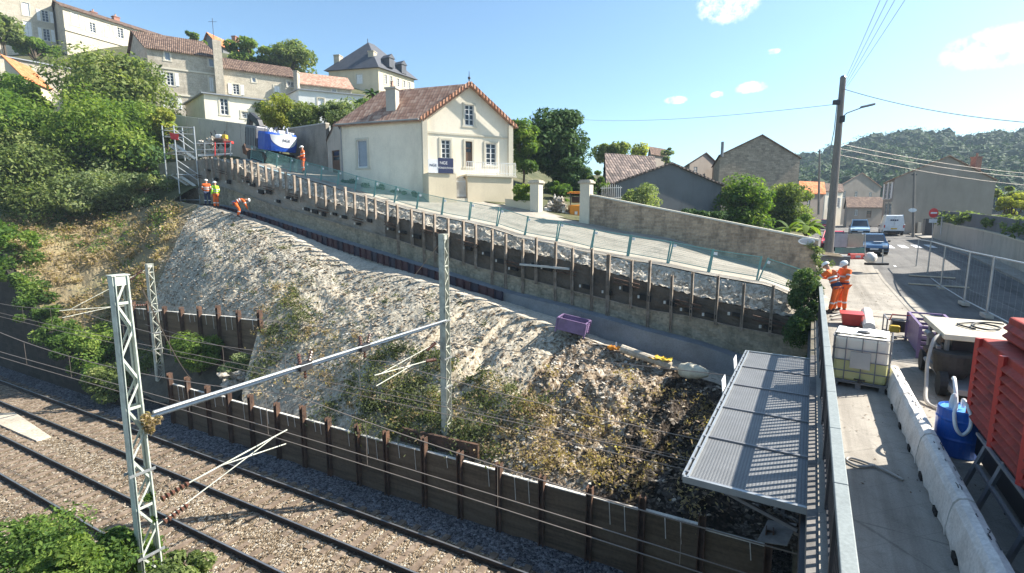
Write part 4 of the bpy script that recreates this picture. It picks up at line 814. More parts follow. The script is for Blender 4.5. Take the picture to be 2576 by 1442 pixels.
panelwall('garden_wall', 'high dark stained wall between the excavator and the cream house', D(728, 42), D(824, 39), 5, 4, zat(728, 326, 42), zat(824, 312, 39), .3, 'oldwall', 2, None, 'concrete')
PYG = 370
A, B, C = D(824, 38.6), D(815, 43), D(867, 37.4)
bld('lean_to', 'dark lean-to shed with sloping tiles against the cream house', A, B, C, zat(824, 350, 38.6), 3, 'gable', zat(830, 310, 38.4), 'concrete', 'tile_old', [('R', 836, 378, 855, 436, 'door')], .15, None, 'shed')
# stone wall along the far side of the ramp, with gate pillars
s0, s1 = on_m(1482, 560, 5.1), on_m(2052, 690, 5.1)
k0, k1 = toW(s0)[0], toW(s1)[0]
sw = panelwall('stone_wall', 'long stained rubble-stone wall along the right side of the ramp road', fW(k0, 5.15), fW(k1, 5.15), zr(k0)-.4, -.2, on_m(1482, 492, 5.1).z, on_m(2052, 606, 5.1).z, .45, 'rubble_wall', 3, None, 'stone_trim')
p = on_m(2029, 607, 4.9); g = MB(); c_ = fW(toW(p)[0], 4.88, p.z); ring = [c_+WK*(-.36*math.cos(a))+UP*(.17*math.sin(a)) for a in np.linspace(0, 2*math.pi, 24, endpoint=False)]; g.prism(ring, WM*-.02)
sg = thing('wall_plaque', 'white oval plaque near the right end of the stone wall', 'plaque', c_); g.build('plate', M['sign_white'], sg)
g = MB(); g.prism([c_-WM*.021+WK*(-.29*math.cos(a))+UP*(.12*math.sin(a)) for a in np.linspace(0, 2*math.pi, 24, endpoint=False)], WM*-.004); g.build('inset', M['panelgrey'], sg)
for px, lb in ((1349, 'left stone gate pillar beside the gateway with rubble'), (1474, 'right stone gate pillar where the long stone wall begins')):
    p = on_m(px, 556, 5.1); k, m_ = toW(p); zt = on_m(px, 462, 5.1).z; t = thing('gate_pillar', lb, 'pillar', fW(k, 5.1, zr(k)), 'stone gate pillars')
    g = MB(); g.box(fW(k, 5.1, (zr(k)-.3+zt)/2), .62, .62, zt-zr(k)+.3, WK, WM); g.build('shaft', M['stone_trim'], t, bevel=.02)
    g = MB(); g.box(fW(k, 5.1, zt+.06), .82, .82, .12, WK, WM); g.box(fW(k, 5.1, zt+.16), .66, .66, .09, WK, WM); g.build('cap', M['limestone_b'], t, bevel=.02)
k0, k1 = toW(on_m(1286, 540, 5.1))[0], toW(on_m(1336, 550, 5.1))[0]
panelwall('garden_wall', 'low cream wall between the terrace and the left gate pillar', fW(k0+.4, 5.1), fW(k1, 5.1), zr(k0)-.5, zr(k1)-.5, on_m(1286, 500, 5.1).z, on_m(1336, 506, 5.1).z, .25, 'cream', 1, None)
k1 = toW(on_m(1500, 490, 5.5))[0]; zt = on_m(1510, 470, 6.4).z
gt = thing('iron_gate', 'white iron gate leaf standing open behind the right gate pillar', 'gate', fW(k1, 6.2, zt-1.6)); g = MB()
for i in range(10): g.tube([fW(k1-.1-i*.13, 6.2, zt-1.8), fW(k1-.1-i*.13, 6.2, zt+.12*math.sin(i*.35))], .016, 5)
g.build('infill', M['white_iron'], gt); g = MB()
for z in (-1.7, -.7, -.1): g.beam(fW(k1, 6.2, zt+z), fW(k1-1.35, 6.2, zt+z), .04)
g.build('rails', M['white_iron'], gt)

# grey shed group, stone gable house, street houses
PYG = 500
A, B, C = D(1548, 38), D(1528, 46), D(1814, 40.5)
bld('shed', 'large grey rendered shed whose blank gable faces the ramp road', A, B, C, zat(1548, 462, 38), .5, 'gable', zat(1685, 413, 39.3), 'grey_render', 'tile_grey', [], .2, None, 'shed')
A, B, C = D(1528, 46.4), D(1518, 53), D(1652, 49)
bld('outbuilding', 'outbuilding with steep striped tile roof behind the grey shed', A, B, C, zat(1528, 458, 46.4), .5, 'gable', zat(1530, 390, 50), 'grey_render', 'tile_grey', [], .2, None, 'outbuilding', ridge='AC')
PYG = 430
A, B, C = D(1809, 60), D(1792, 74), D(2010, 62.5)
_, FC, wo, ro = bld('house', 'dark rubble-stone house whose wide gable faces the bridge', A, B, C, zat(1809, 392, 60), 0, 'gable', zat(1898, 341, 61.2), 'gable_stone', 'tile_old', [], .2, None)
c0 = D(1814, 59.8); g = MB(); g.tube([Vector((c0.x, c0.y, zat(1814, 395, 59.8))), Vector((c0.x, c0.y, zat(1814, 357, 59.8)))], .18, 8); g.build('flue', M['greymetal'], ro)
PYG = 415
A, B, C = D(1735, 72), D(1715, 80), D(1812, 76)
bld('house', 'small brown-roofed house left of the rubble-stone gable', A, B, C, zat(1735, 412, 72), 0, 'gable', zat(1770, 386, 74), 'brown_render', 'tile_old', [('R', 1745, 420, 1754, 436, 'win')], .3, None)
PYG = 395
A, B, C = D(1640, 85), D(1632, 92), D(1676, 88)
_, FC, wo, ro = bld('house', 'narrow far house with flat eaves between the yellowish trees', A, B, C, zat(1640, 388, 85), 0, 'gable', zat(1642, 372, 89), 'brown_render', 'tile_old', [], .4, None, ridge='AC')
PYG = 500
A, B, C = D(2246, 58), D(2222, 66), D(2500, 60.5)
_, FC, wo, ro = bld('house', 'large grey-brown house with blank gable beside the white van', A, B, C, zat(2246, 450, 58), 0, 'gable', zat(2385, 394, 59.3), 'brown_render', 'tile_red', [('L', 2226, 462, 2232, 500, 'shut'), ('L', 2236, 462, 2242, 500, 'shut'), ('L', 2226, 512, 2232, 548, 'win'), ('L', 2236, 512, 2242, 548, 'win')], .2)
chimney(ro, D(2444, 60.5), .85, .6, zat(2444, 445, 60.5), zat(2444, 397, 60.5), M['brick'], FC['R'][1], True)
PYG = 490
A, B, C = D(2014, 76), D(2008, 84), D(2074, 78)
bld('house', 'small street house with orange roof behind the utility pole', A, B, C, zat(2014, 486, 76), 0, 'gable', zat(2016, 458, 80), 'brown_render', 'tile_orange', [('R', 2030, 500, 2038, 525, 'win')], .3, None, ridge='AC')
A, B, C = D(2136, 84), D(2128, 94), D(2226, 86)
bld('house', 'low street house with tan roof beyond the parked cars', A, B, C, zat(2136, 522, 84), 0, 'gable', zat(2140, 497, 89), 'brown_render', 'tile_old', [('R', 2150, 528, 2158, 542, 'win'), ('R', 2180, 530, 2192, 548, 'door')], .3, None, ridge='AC')
A, B, C = D(2112, 112), D(2100, 122), D(2214, 116)
bld('house', 'distant brown house closing the view along the street', A, B, C, zat(2112, 468, 112), 0, 'gable', zat(2160, 436, 114), 'brown_render', 'tile_red', [('R', 2120, 480, 2127, 498, 'win'), ('R', 2150, 482, 2157, 500, 'win'), ('R', 2186, 484, 2193, 500, 'win')], .3, None)
A, B, C = D(2076, 96), D(2070, 108), D(2120, 98)
bld('house', 'pale street house with tall windows just right of the utility pole', A, B, C, zat(2076, 482, 96), 0, 'gable', zat(2078, 462, 101), 'cream_light', 'tile_old', [('R', 2088, 496, 2093, 520, 'shut'), ('R', 2106, 498, 2111, 522, 'shut')], .3, None, ridge='AC')

# ------------------------------------------------------------------ vegetation
def leafcloud(pts, size, nrm=None):
    n = len(pts); V = np.empty((n, 4, 3)); a = rng.normal(size=(n, 3)); 
    if nrm is not None: a = a*.55+nrm
    a /= np.linalg.norm(a, axis=1)[:, None]; b = np.cross(a, rng.normal(size=(n, 3))); b /= np.linalg.norm(b, axis=1)[:, None]; c = np.cross(a, b)
    s = size*(.4+1.1*rng.random(n)**1.6)[:, None]
    V[:, 0] = pts-b*s; V[:, 1] = pts-c*s*.45+a*s*.12; V[:, 2] = pts+b*s; V[:, 3] = pts+c*s*.45+a*s*.12
    return V.reshape(-1, 3), np.arange(4*n).reshape(n, 4)
def crown_pts(c, r, n, clumps, hollow=.5, low=-.95):
    C_ = []
    while len(C_) < clumps:
        d = rng.normal(size=3); d /= np.linalg.norm(d)
        if d[2] < low: continue
        k = rng.uniform(.4, .8); C_.append((np.array(c)+d*np.array(r)*k, np.array(r).min()*rng.uniform(.2, .56)))
    per = n//clumps; P_all = []; N_all = []
    for cc, rr in C_:
        d = rng.normal(size=(per, 3)); d /= np.linalg.norm(d, axis=1)[:, None]; q = rng.uniform(hollow, 1.05, per)[:, None]**.7
        sq = np.array([rng.uniform(.9, 1.4), rng.uniform(.9, 1.4), rng.uniform(.6, .95)])
        P_all.append(cc+d*q*rr*sq); N_all.append(d*.7+np.array([0, 0, .5]))
    return np.concatenate(P_all), np.concatenate(N_all), C_
def tree(label, x0, y0, x1, y1, d, m, n=5000, leaf=.22, clumps=18, name='tree', trunk=True, cat='tree', group=None, deep=1.0, zb=None):
    c = at_d((x0+x1)/2, (y0+y1)/2, d); rx = (x1-x0)/2*d/F; rz = (y1-y0)/2*d/F; ry = rx*deep
    n = int(n*1.7); leaf = leaf*.78; p, nn, C_ = crown_pts(c, (rx, ry, rz), n, clumps)
    b = Vector((c.x, c.y, zh(c.x, c.y)-.3 if zb is None else zb)); t = thing(name, label, cat, b, group)
    npmesh('crown', *leafcloud(p, leaf, nn), m, t)
    if trunk:
        g = MB(); tp = Vector((c.x, c.y, c.z)); r0 = max(.06, rx*.07)
        g.tube([b, b*.5+tp*.5+Vector((rx*.05, 0, 0)), tp], [r0, r0*.75, r0*.35], 7)
        for cc, rr in C_[:9]: f = random.uniform(.25, .7); q = b+(tp-b)*f; e = Vector(cc); g.tube([q, q*.45+e*.55+Vector((0, 0, .1*rz)), e], [r0*.42, r0*.28, r0*.08], 5)
        g.build('trunk', M['bark'], t)
    return t
def bush(label, x0, y0, x1, y1, d, m, n=2500, leaf=.14, clumps=10, zb=None, cat='shrub', name='shrub', group=None): return tree(label, x0, y0, x1, y1, d, m, n, leaf, clumps, name, True, cat, group, 1.0, zb)
LF = M
tree('tall dusty olive-green tree rising in front of the three-storey house', 165, 125, 415, 340, 50, LF['leaf_olive'], 17000, .24, 40)
tree('broad dark tree with bright drooping leaf fans left of the stair tower', 110, 225, 430, 470, 44, LF['leaf_bright'], 26000, .21, 60)
tree('dark leafy tree below the broad bright tree beside the stair tower', 230, 340, 440, 520, 43.5, LF['leaf_dark'], 9000, .22, 26)
tree('yellow-green tree overhanging the top of the stair tower', 380, 260, 450, 345, 45.5, LF['leaf_gold'], 2500, .2, 10)
tree('tall bushy tree at the left edge below the orange-roofed shed', -60, 165, 110, 300, 47, LF['leaf'], 8000, .22, 22)
tree('dense mid-green thicket tree at the far left edge', -90, 240, 150, 450, 42, LF['leaf'], 15000, .2, 40)
tree('large pale-green bush mass above the dry grass bank', -60, 340, 250, 585, 39.6, LF['leaf_olive'], 24000, .17, 60, name='thicket')
tree('bramble thicket on the bank between grass and stair tower', 150, 410, 340, 575, 40, LF['leaf_grey'], 13000, .15, 36, name='thicket')
tree('dark bramble clump at the foot of the stair tower', 290, 420, 445, 535, 40.6, LF['leaf_grey'], 6500, .14, 24, name='thicket')
tree('small tree against the long terrace at the top left', 20, 95, 150, 150, 74, LF['leaf'], 3500, .3, 14)
tree('tree at the top left corner in front of the tall pale building', -40, 20, 45, 110, 70, LF['leaf_olive'], 3000, .28, 12)
tree('round light-green treetop above the canal-tile roof', 455, 82, 522, 112, 85, LF['leaf_bright'], 1500, .3, 8)
tree('wide yellow-green tree behind the long low stone house', 560, 105, 700, 172, 84, LF['leaf_bright'], 5000, .34, 20)
tree('grey-green bushy tree left of the slate mansion', 672, 103, 795, 200, 86, LF['leaf_olive'], 5500, .36, 20)
tree('golden-green shrub between annexe and excavator', 655, 238, 750, 330, 46, LF['leaf_gold'], 6500, .15, 26)
tree('yellow-green shrub behind the dark stained wall', 722, 262, 816, 330, 44.5, LF['leaf_olive'], 5500, .15, 22)
tree('pale dusty shrub beside the roof of the cream house', 806, 242, 905, 340, 45, LF['leaf_grey'], 6500, .15, 24)
tree('big dark evergreen tree right of the cream house', 1320, 262, 1470, 480, 48, LF['leaf_dark'], 14000, .26, 34)
tree('dark glossy laurel between the cream house and the evergreen tree', 1272, 275, 1362, 440, 45, LF['leaf'], 7000, .22, 22)
tree('lower dark tree behind the left gate pillar', 1370, 380, 1500, 520, 46, LF['leaf_dark'], 7000, .22, 20)
tree('pale olive tree behind the outbuilding roof', 1495, 345, 1600, 440, 62, LF['leaf_olive'], 4000, .26, 16)
tree('yellowing tree beside the narrow far house', 1565, 362, 1650, 440, 68, LF['leaf_gold'], 3000, .26, 12)
tree('thin grey conifer in the gap right of the narrow far house', 1664, 362, 1696, 430, 78, LF['leaf_grey'], 900, .22, 8)
tree('green shrub between outbuilding and gate pillar', 1480, 420, 1530, 490, 44, LF['leaf_bright'], 1500, .15, 8)
tree('light green garden shrub in front of the grey shed', 1545, 460, 1670, 555, 34, LF['leaf_grey'], 8000, .11, 34)
tree('bright green shrub in the garden below the balcony', 1288, 440, 1340, 520, 33, LF['leaf_bright'], 2500, .12, 12)
tree('dark reddish-green bushy tree right of the grey shed', 1806, 438, 1936, 600, 40, LF['leaf'], 11000, .17, 40)
tree('rounded green tree below the rubble-stone gable', 1915, 448, 2044, 600, 43, LF['leaf_olive'], 10000, .17, 36)
tree('trailing shrub behind the right end of the stone wall', 1985, 540, 2070, 600, 36, LF['leaf'], 2200, .11, 10)
tree('yellow bright shrub right of the grey-brown house', 2492, 488, 2600, 552, 52, LF['leaf_gold'], 4000, .17, 16)
tree('dark rounded tree at the right edge above the street wall', 2548, 540, 2640, 625, 40, LF['leaf_dark'], 3500, .15, 14)
tree('autumn tinted tree above the brown wall on the right', 2495, 462, 2570, 510, 66, LF['leaf_olive'], 2000, .22, 10)
tree('overgrown bush between the gateway and the lower dark tree', 1385, 440, 1440, 530, 41, LF['leaf'], 3000, .14, 14)
tree('low laurel hedge hidden behind the middle of the long stone wall', 1690, 520, 1840, 580, 38, LF['leaf_dark'], 5000, .14, 26)
tree('dark hedge behind the terrace row and the white annexe', 600, 255, 720, 300, 56, LF['leaf_olive'], 4000, .2, 22)
tree('ivy-green shrub at the end of the terrace beside the palm', 890, 250, 960, 300, 52, LF['leaf'], 2500, .16, 12)
# palm and banana plants
def fronds(name, label, cat, base, top, n, L, w_, m, droop, stem):
    t = thing(name, label, cat, base); V = []; Fs = []; top = Vector(top)
    for i in range(n):
        a = 2*math.pi*i/n+random.uniform(-.2, .2); e = random.uniform(.15, 1.1); d = Vector((math.cos(a)*math.cos(e), math.sin(a)*math.cos(e), math.sin(e))); sd = d.cross(UP).normalized(); l = L*random.uniform(.75, 1.1); b = len(V); S = 9
        for j in range(S+1):
            x = j/S; c = top+d*l*x+Vector((0, 0, -droop*l*x*x)); ww = w_*math.sin(math.pi*min(1, x*.93+.07))**.6
            V += [c-sd*ww-Vector((0, 0, ww*.35)), c, c+sd*ww-Vector((0, 0, ww*.35))]
        for j in range(S): q = b+3*j; Fs += [(q, q+1, q+4, q+3), (q+1, q+2, q+5, q+4)]
    npmesh('fronds', [tuple(v) for v in V], Fs, m, t); g = MB(); g.tube([Vector(base), top], stem, 8); g.build('trunk', M['bark'], t)
c = at_d(938, 238, 58); fronds('palm_tree', 'small dark palm tree left of the cream house roof', 'palm', (c.x, c.y, c.z-6), c, 34, 1.5, .16, M['leaf_dark'], .55, [.2, .16])
for px, py, d_, lb in ((1985, 575, 31.5, 'banana plant with long bright leaves behind the stone wall'), (2030, 570, 32.5, 'smaller banana plant at the right end of the stone wall')):
    c = at_d(px, py, d_); fronds('banana_plant', lb, 'banana plant', (c.x, c.y, c.z-2.2), c, 9, 1.7, .2, M['leaf_bright'], .6, [.12, .08])
# ivy and bramble along the wing wall and the terraces
def along(pts, n, spread, leaf, name, m, label=None, cat='ivy', kind=None, zs=.5):
    pts = [np.array(p) for p in pts]; L = np.array([np.linalg.norm(b-a) for a, b in zip(pts[:-1], pts[1:])]); pr = L/L.sum(); o = []
    nc = max(16, int(L.sum()*4)); C_ = []
    for _ in range(nc): i = rng.choice(len(L), p=pr); C_.append((pts[i]+(pts[i+1]-pts[i])*rng.random()+rng.normal(size=3)*spread*np.array([.5, .5, .5*zs]), spread*rng.uniform(.25, .8)))
    for cc, rr in C_: d = rng.normal(size=(n//nc, 3)); d /= np.linalg.norm(d, axis=1)[:, None]; o.append(cc+d*rr*rng.uniform(.4, 1, (n//nc, 1))*np.array([1, 1, zs+.3]))
    q = np.concatenate(o); ob = npmesh(name, *leafcloud(q, leaf, np.array([0, 0, .8])+rng.normal(size=q.shape)*.6), m); return tag(ob, label, cat, None, kind)
along([fR(46, 13.5, 1.5), fR(42, 13.5, -1.2), fR(38.5, 13.5, -3.4), fR(35, 13.6, -5.1), fR(32, 13.8, -6.0)], 34000, .95, .11, 'ivy_border', M['leaf_ivy'], 'bright ivy border hanging along the top of the left wing wall')
along([fR(60, 14, 3.4), fR(52, 14, 2.9), fR(46, 13.8, 2.2), fR(44, 14.5, 1.8)], 9000, 1.1, .15, 'bramble_hedge', M['leaf'], 'dark bramble hedge at the left edge above the wing wall', 'hedge')
def onn(px, py, n): return on_n(px, py, n)
c1 = onn(490, 880, 15.3); 
def nbush(label, x0, y0, x1, y1, n, m, cnt, leaf, clumps, zb):
    c = on_n((x0+x1)/2, (y0+y1)/2, n); return bush(label, x0, y0, x1, y1, c.y, m, cnt, leaf, clumps, zb)
nbush('arching green shrub in front of the short upper lagging wall', 432, 830, 560, 950, 15.0, M['leaf_bright'], 5000, .1, 16, -5.2)
nbush('dark green shrub in the corner behind the near lattice mast', 160, 790, 300, 960, 14.2, M['leaf'], 7500, .12, 22, -6)
nbush('yellowish bush beside the ballast behind the near lattice mast', 215, 900, 340, 1020, 13.4, M['leaf_olive'], 4500, .1, 16, -6.6)
nbush('sparse shrub between the two lagging walls', 545, 880, 640, 960, 14.8, M['leaf_grey'], 2400, .09, 12, -5.2)
nbush('brown dry shrub at the foot of the far lattice mast', 335, 830, 440, 1000, 15.2, M['leaf_olive'], 3200, .1, 14, -5.4)
# weeds on the debris slope
def weeds(name, n, u0, u1, b0, b1, m, leaf, spots, rad=.45):
    o = []; 
    for _ in range(spots):
        u = random.uniform(u0, u1); b = random.uniform(b0, b1); p = slopef(u, b, 0); r = rad*random.uniform(.4, 1.2)
        o.append(np.array(p)+np.array([0, 0, r*.3])+rng.normal(size=(n//spots, 3))*r*np.array([.6, .6, .42]))
    q = np.concatenate(o); return tag(npmesh(name, *leafcloud(q, leaf, np.array([0, 0, .6])+rng.normal(size=q.shape)*.6), m), kind='stuff')
weeds('slope_weeds', 16000, 7.5, 16.5, .02, .5, M['leaf_scrub'], .06, 90); weeds('dark_weeds', 9000, 9, 14.5, .02, .35, M['leaf_scrub'], .065, 40, .5)
weeds('dry_weeds', 12000, 3, 24, .02, .45, M['leaf_brown'], .06, 120, .4); weeds('sparse_weeds', 5000, 12, 30, .1, .9, M['leaf_scrub'], .05, 90, .3)
weeds('dry_stems', 7000, 1, 9, .02, .8, M['leaf_brown'], .06, 90, .45); weeds('corner_weeds', 4000, 20.8, 23.2, .05, .5, M['leaf_scrub'], .07, 26, .45); weeds('dry_grass', 26000, 34, 50, .04, .97, M['leaf_brown'], .10, 420, .5); weeds('green_grass', 7000, 35, 50, .02, .9, M['leaf_ivy'], .09, 90, .5)
tree('bramble clump filling the foot of the stair tower', 425, 455, 480, 512, 41.6, M['leaf_grey'], 2500, .13, 14, name='thicket')
vA, vB = D(1069, 34, 390), D(862, 36, 390); vq = [(lambda q: Vector((q.x-.25, q.y-.35, zroad(*toW(q))+.05)))(vB+(vA-vB)*a) for a in (.02, .35, .7, .98)]
along(vq, 5000, .28, .07, 'verge_plants', M['leaf_dark'], 'dark weedy strip along the foot of the cream house wall', 'weeds')
# ivy at the parapet corner
along([at_d(2028, 702, 19.0), at_d(2010, 735, 18.4), at_d(2014, 800, 17.8), at_d(2018, 870, 17.4), at_d(2026, 940, 17.0), at_d(2034, 990, 16.8)], 26000, .62, .065, 'ivy_bush', M['leaf_dark'], 'dark ivy bush covering the corner where ramp wall meets the bridge', zs=.9)
along([at_d(2036, 690, 18.9), at_d(2016, 702, 18.6), at_d(1998, 722, 18.4)], 2200, .3, .06, 'ivy_tuft', M['leaf_grey'], 'sunlit pale ivy top on the corner at the bridge end')
along([on_m(2056, 615, 4.85), on_m(2060, 650, 4.85), on_m(2056, 690, 4.85)], 1800, .35, .06, 'ivy_clump', M['leaf_grey'], 'dusty ivy clump on the right end of the stone wall')
# near foliage at the bottom left
for lb, x0, y0, x1, y1, n, m in (('bright green ivy mound at the bottom left corner of the picture', -80, 1270, 200, 1500, 3.7, 'leaf_ivy'), ('leafy mound below the near lattice mast base', 150, 1320, 400, 1520, 4.1, 'leaf_ivy'), ('pale dry bramble at the bottom edge right of the near mast', 330, 1398, 560, 1530, 4.2, 'leaf_olive'), ('dark gap-toothed bush low in the bottom left foliage', 60, 1345, 260, 1540, 3.2, 'leaf_bright')):
    c = on_n((x0+x1)/2, (y0+y1)/2, n); bush(lb, x0, y0, x1, y1, c.y, M[m], 9000, .06, 30, -6.3)
# wooded hill on the right horizon
hp = [(1850, 430), (1990, 415), (2040, 405), (2120, 380), (2210, 355), (2290, 345), (2400, 352), (2500, 345), (2640, 338), (3000, 330), (3400, 345)]
def hillf(a, b):
    px = float(np.interp(a*10, range(11), [h[0] for h in hp])); py = float(np.interp(a*10, range(11), [h[1]+14 for h in hp])); d = 150+170*b; top = at_d(px, py, 320)
    q = at_d(px, 545, d); z = 2+(top.z-2)*(b**.9); return Vector((q.x, q.y, z))
g = MB(); g.grid(hillf, 60, 20); tag(g.build('far_hill', M['soil'], smooth=True), kind='structure')
pts_ = []; nr_ = []; core = MB()
for i in range(1500):
    a, b = random.random(), random.random()**.8; c = np.array(hillf(a, b)); rr = random.uniform(1.6, 5.5)*random.uniform(.8, 1.5)*(1.25 if b > .9 else 1); c[2] += rr*.35; core.blob(c, rr*.78, rr*.78, rr*.72, 8, .25)
    d = rng.normal(size=(210, 3)); d[:, 2] = np.abs(d[:, 2])-.25; d /= np.linalg.norm(d, axis=1)[:, None]; pts_.append(c+d*rr*np.array([1, 1, .9])*rng.uniform(.72, 1.06, (210, 1))); nr_.append(d+np.array([0, 0, .4]))
tag(npmesh('hill_wood', *leafcloud(np.concatenate(pts_), .75, np.concatenate(nr_)), M['leaf_far']), kind='stuff')
tag(core.build('added_hill_crown_cores', M['leafcore'], uv=False), kind='stuff')  # opaque dark cores added so the crowns shade darker inside
tree('slender poplar standing above the wooded hill skyline', 2455, 318, 2466, 400, 300, M['leaf_far'], 500, .8, 8)
# ------------------------------------------------------------------ street, bridge deck, parapet
def strip(name, r0, r1, t0, t1, z, m, n=40):
    g = MB(); g.grid(lambda a, b: (lambda t: fB(t, r0+b*(r1-r0), z+zstreet(t)))(t0+a*(t1-t0)), n, 4); return structure(name, g, M[m])
strip('street', 3.55, 9.6, -8, 125, -.09, 'asphalt', 60); strip('pavement', .32, 3.5, -8, 45, 0, 'screed', 40); strip('pavement', 9.75, 12, 20, 125, .03, 'screed', 50)
strip('street', -3, 3.55, 44, 125, -.085, 'asphalt', 40)
g = MB(); g.hexa([fB(-8, 3.5, -.2), fB(38, 3.5, 0), fB(38, 3.62, 0), fB(-8, 3.62, -.2)], [fB(-8, 3.5, .012), fB(38, 3.5, .40), fB(38, 3.62, .40), fB(-8, 3.62, .012)]); 
kb = MB(); kb.grid(lambda a, b: (lambda t: fB(t, 3.5+.14*b, .012+zstreet(t)))(-8+a*46), 40, 1); kb.grid(lambda a, b: (lambda t: fB(t, 3.64, zstreet(t)+.012-.12*b))(-8+a*46), 40, 1); structure('kerb', kb, M['screed'])
kb = MB(); kb.grid(lambda a, b: (lambda t: fB(t, 9.6+.15*b, .035+zstreet(t)))(-8+a*130), 60, 1); kb.grid(lambda a, b: (lambda t: fB(t, 9.6, zstreet(t)-.1+.135*b))(-8+a*130), 60, 1); structure('kerb', kb, M['screed'])
for i in range(5):
    r = 4.6+i*1.0; g = MB(); t0 = 52+i*.5; g.quad(*[fB(t0+a, r+b, zstreet(t0+a)-.078) for a, b in ((0, 0), (3.2, 0), (3.2, .5), (0, .5))]); structure('road_marking', g, M['sign_white'])
g = MB(); g.quad(*[fB(t0, r, zstreet(t0)-.078) for t0, r in ((40, 4.7), (52, 4.7), (52, 4.82), (40, 4.82))]); structure('road_marking', g, M['sign_white'])
br = thing('bridge', 'old concrete road bridge carrying the street over the railway', 'bridge', fB(10, 2, -1))
g = MB(); g.hexa([fB(-8, .2, -1.0), fB(15.5, .2, -1.0), fB(15.5, 12, -1.0), fB(-8, 12, -1.0)], [fB(-8, .2, -.03), fB(15.5, .2, -.03), fB(15.5, 12, -.25), fB(-8, 12, -.25)]); g.build('deck_slab', M['deckslab'], br)
g = MB(); g.hexa([fB(15.5, .2, -8), fB(23.6, .2, -8), fB(23.6, 12, -8), fB(15.5, 12, -8)], [fB(15.5, .2, -.035), fB(23.6, .2, -.035), fB(23.6, 12, -.26), fB(15.5, 12, -.26)]); g.build('abutment', M['old_base'], br)
g = MB(); g.hexa([fB(-8, .2, -8), fB(2.6, .2, -8), fB(2.6, 12, -8), fB(-8, 12, -8)], [fB(-8, .2, -1.01), fB(2.6, .2, -1.01), fB(2.6, 12, -1.01), fB(-8, 12, -1.01)]); g.build('abutment', M['old_base'], br)
g = MB(); g.hexa([fB(-8, .14, -.75), fB(22.5, .14, -.75), fB(22.5, .3, -.75), fB(-8, .3, -.75)], [fB(-8, .14, -.32), fB(22.5, .14, -.32), fB(22.5, .3, -.32), fB(-8, .3, -.32)]); g.build('edge_beam', M['iron'], br)
pr = thing('parapet_railing', 'dark bridge railing topped by pale grey coping segments', 'railing', fB(10, .42, 0))
t = -2.0
while t < 22.4:
    t1 = min(t+1.52, 22.5); g = MB(); g.hexa([fB(t+.006, .36, 1.03), fB(t1-.006, .36, 1.03), fB(t1-.006, .487, 1.03), fB(t+.006, .487, 1.03)], [fB(t+.006, .363, 1.09), fB(t1-.006, .363, 1.09), fB(t1-.006, .483, 1.095), fB(t+.006, .483, 1.095)])
    g.build('coping_segment', M['coping'], pr, bevel=.008)
    g = MB(); x = t+.08
    while x < t1-.02: g.box(fB(x, .425, .54), .055, .02, .98, fB(1, 0), fB(0, 1)); x += .165
    for z in (.06, .98): g.beam(fB(t, .425, z), fB(t1, .425, z), .05, .03)
    g.build('baluster_panel', M['iron'], pr); g = MB(); g.box(fB(t, .425, .52), .09, .08, 1.02, fB(1, 0), fB(0, 1)); g.build('post', M['iron'], pr); t = t1
# protective canopy over the overhead line
cn = thing('catenary_canopy', 'wide pale woven-wire safety canopy fixed outside the bridge railing above the tracks', 'safety canopy', fB(11.4, -.6, -.2))
T0, T1, CZ = 7.35, 15.5, -.2
for i in range(5):
    a, b = T0+(T1-T0)*i/5, T0+(T1-T0)*(i+1)/5; g = MB(); g.hexa([fB(a+.02, -1.36, CZ), fB(b-.02, -1.36, CZ), fB(b-.02, .3, CZ), fB(a+.02, .3, CZ)], [fB(a+.02, -1.36, CZ+.015), fB(b-.02, -1.36, CZ+.015), fB(b-.02, .3, CZ+.015), fB(a+.02, .3, CZ+.015)]); g.build('mesh_panel', M['canopy'], cn)
    g = MB(); g.beam(fB(a, -1.4, CZ+.01), fB(a, .3, CZ+.01), .05, .07); g.beam(fB(a+.3, -1.36, CZ-.06), fB(a+.3, .12, CZ-.5), .05, .05); g.build('bracket', M['greymetal'], cn)
for r in (-1.40, -1.33):
    g = MB(); g.beam(fB(T0-.03, r, CZ+.02), fB(T1+.03, r, CZ+.02), .035, .08); g.build('edge_rail', M['galv'], cn)
for t_ in (T0-.03, T1+.03): g = MB(); g.beam(fB(t_, -1.4, CZ), fB(t_, .3, CZ), .05, .1); g.build('end_rail', M['galv'], cn)
for i in range(17): g = MB(); g.box(fB(T0+.1+i*.48, -1.365, CZ+.065), .05, .05, .02, fB(1, 0), fB(0, 1)); g.build('bolt', M['greymetal'], cn)
for t_, lb in ((12.2, 'white danger plate on the canopy edge, the one nearer the retaining wall'), (10.25, 'white danger plate on the canopy edge, the one nearer the camera')):
    s = thing('danger_sign', lb, 'sign', fB(t_, -1.46, CZ), 'danger plates on the canopy'); tl = Vector((0, 0, 1))+fB(0, -.12); tl.normalize()
    c = fB(t_+1.6, -1.47, CZ+.02); g = MB(); g.box(c, .5, .012, .5, fB(1, 0), tl.cross(fB(1, 0)), tl); g.build('plate', M['sign_white'], s)
    q = c+fB(0, -.012); g = MB(); g.prism([q+fB(1, 0)*x+tl*z for x, z in ((.02, .2), (-.08, 0), (0, 0), (-.03, -.2), (.08, .03), (.01, .03))], fB(0, -.004)); g.build('lightning_mark', M['sign_red'], s)
g = MB(); c = at_z(1955, 1340, -4.2); g.box(c, .9, .7, .04, fB(1, .2, .15).normalized(), fB(-.2, 1, .3).normalized()); tag(g.build('concrete_slab', M['deckslab'], bevel=.01), 'dark tilted slab lying in the shadow under the canopy', 'slab')

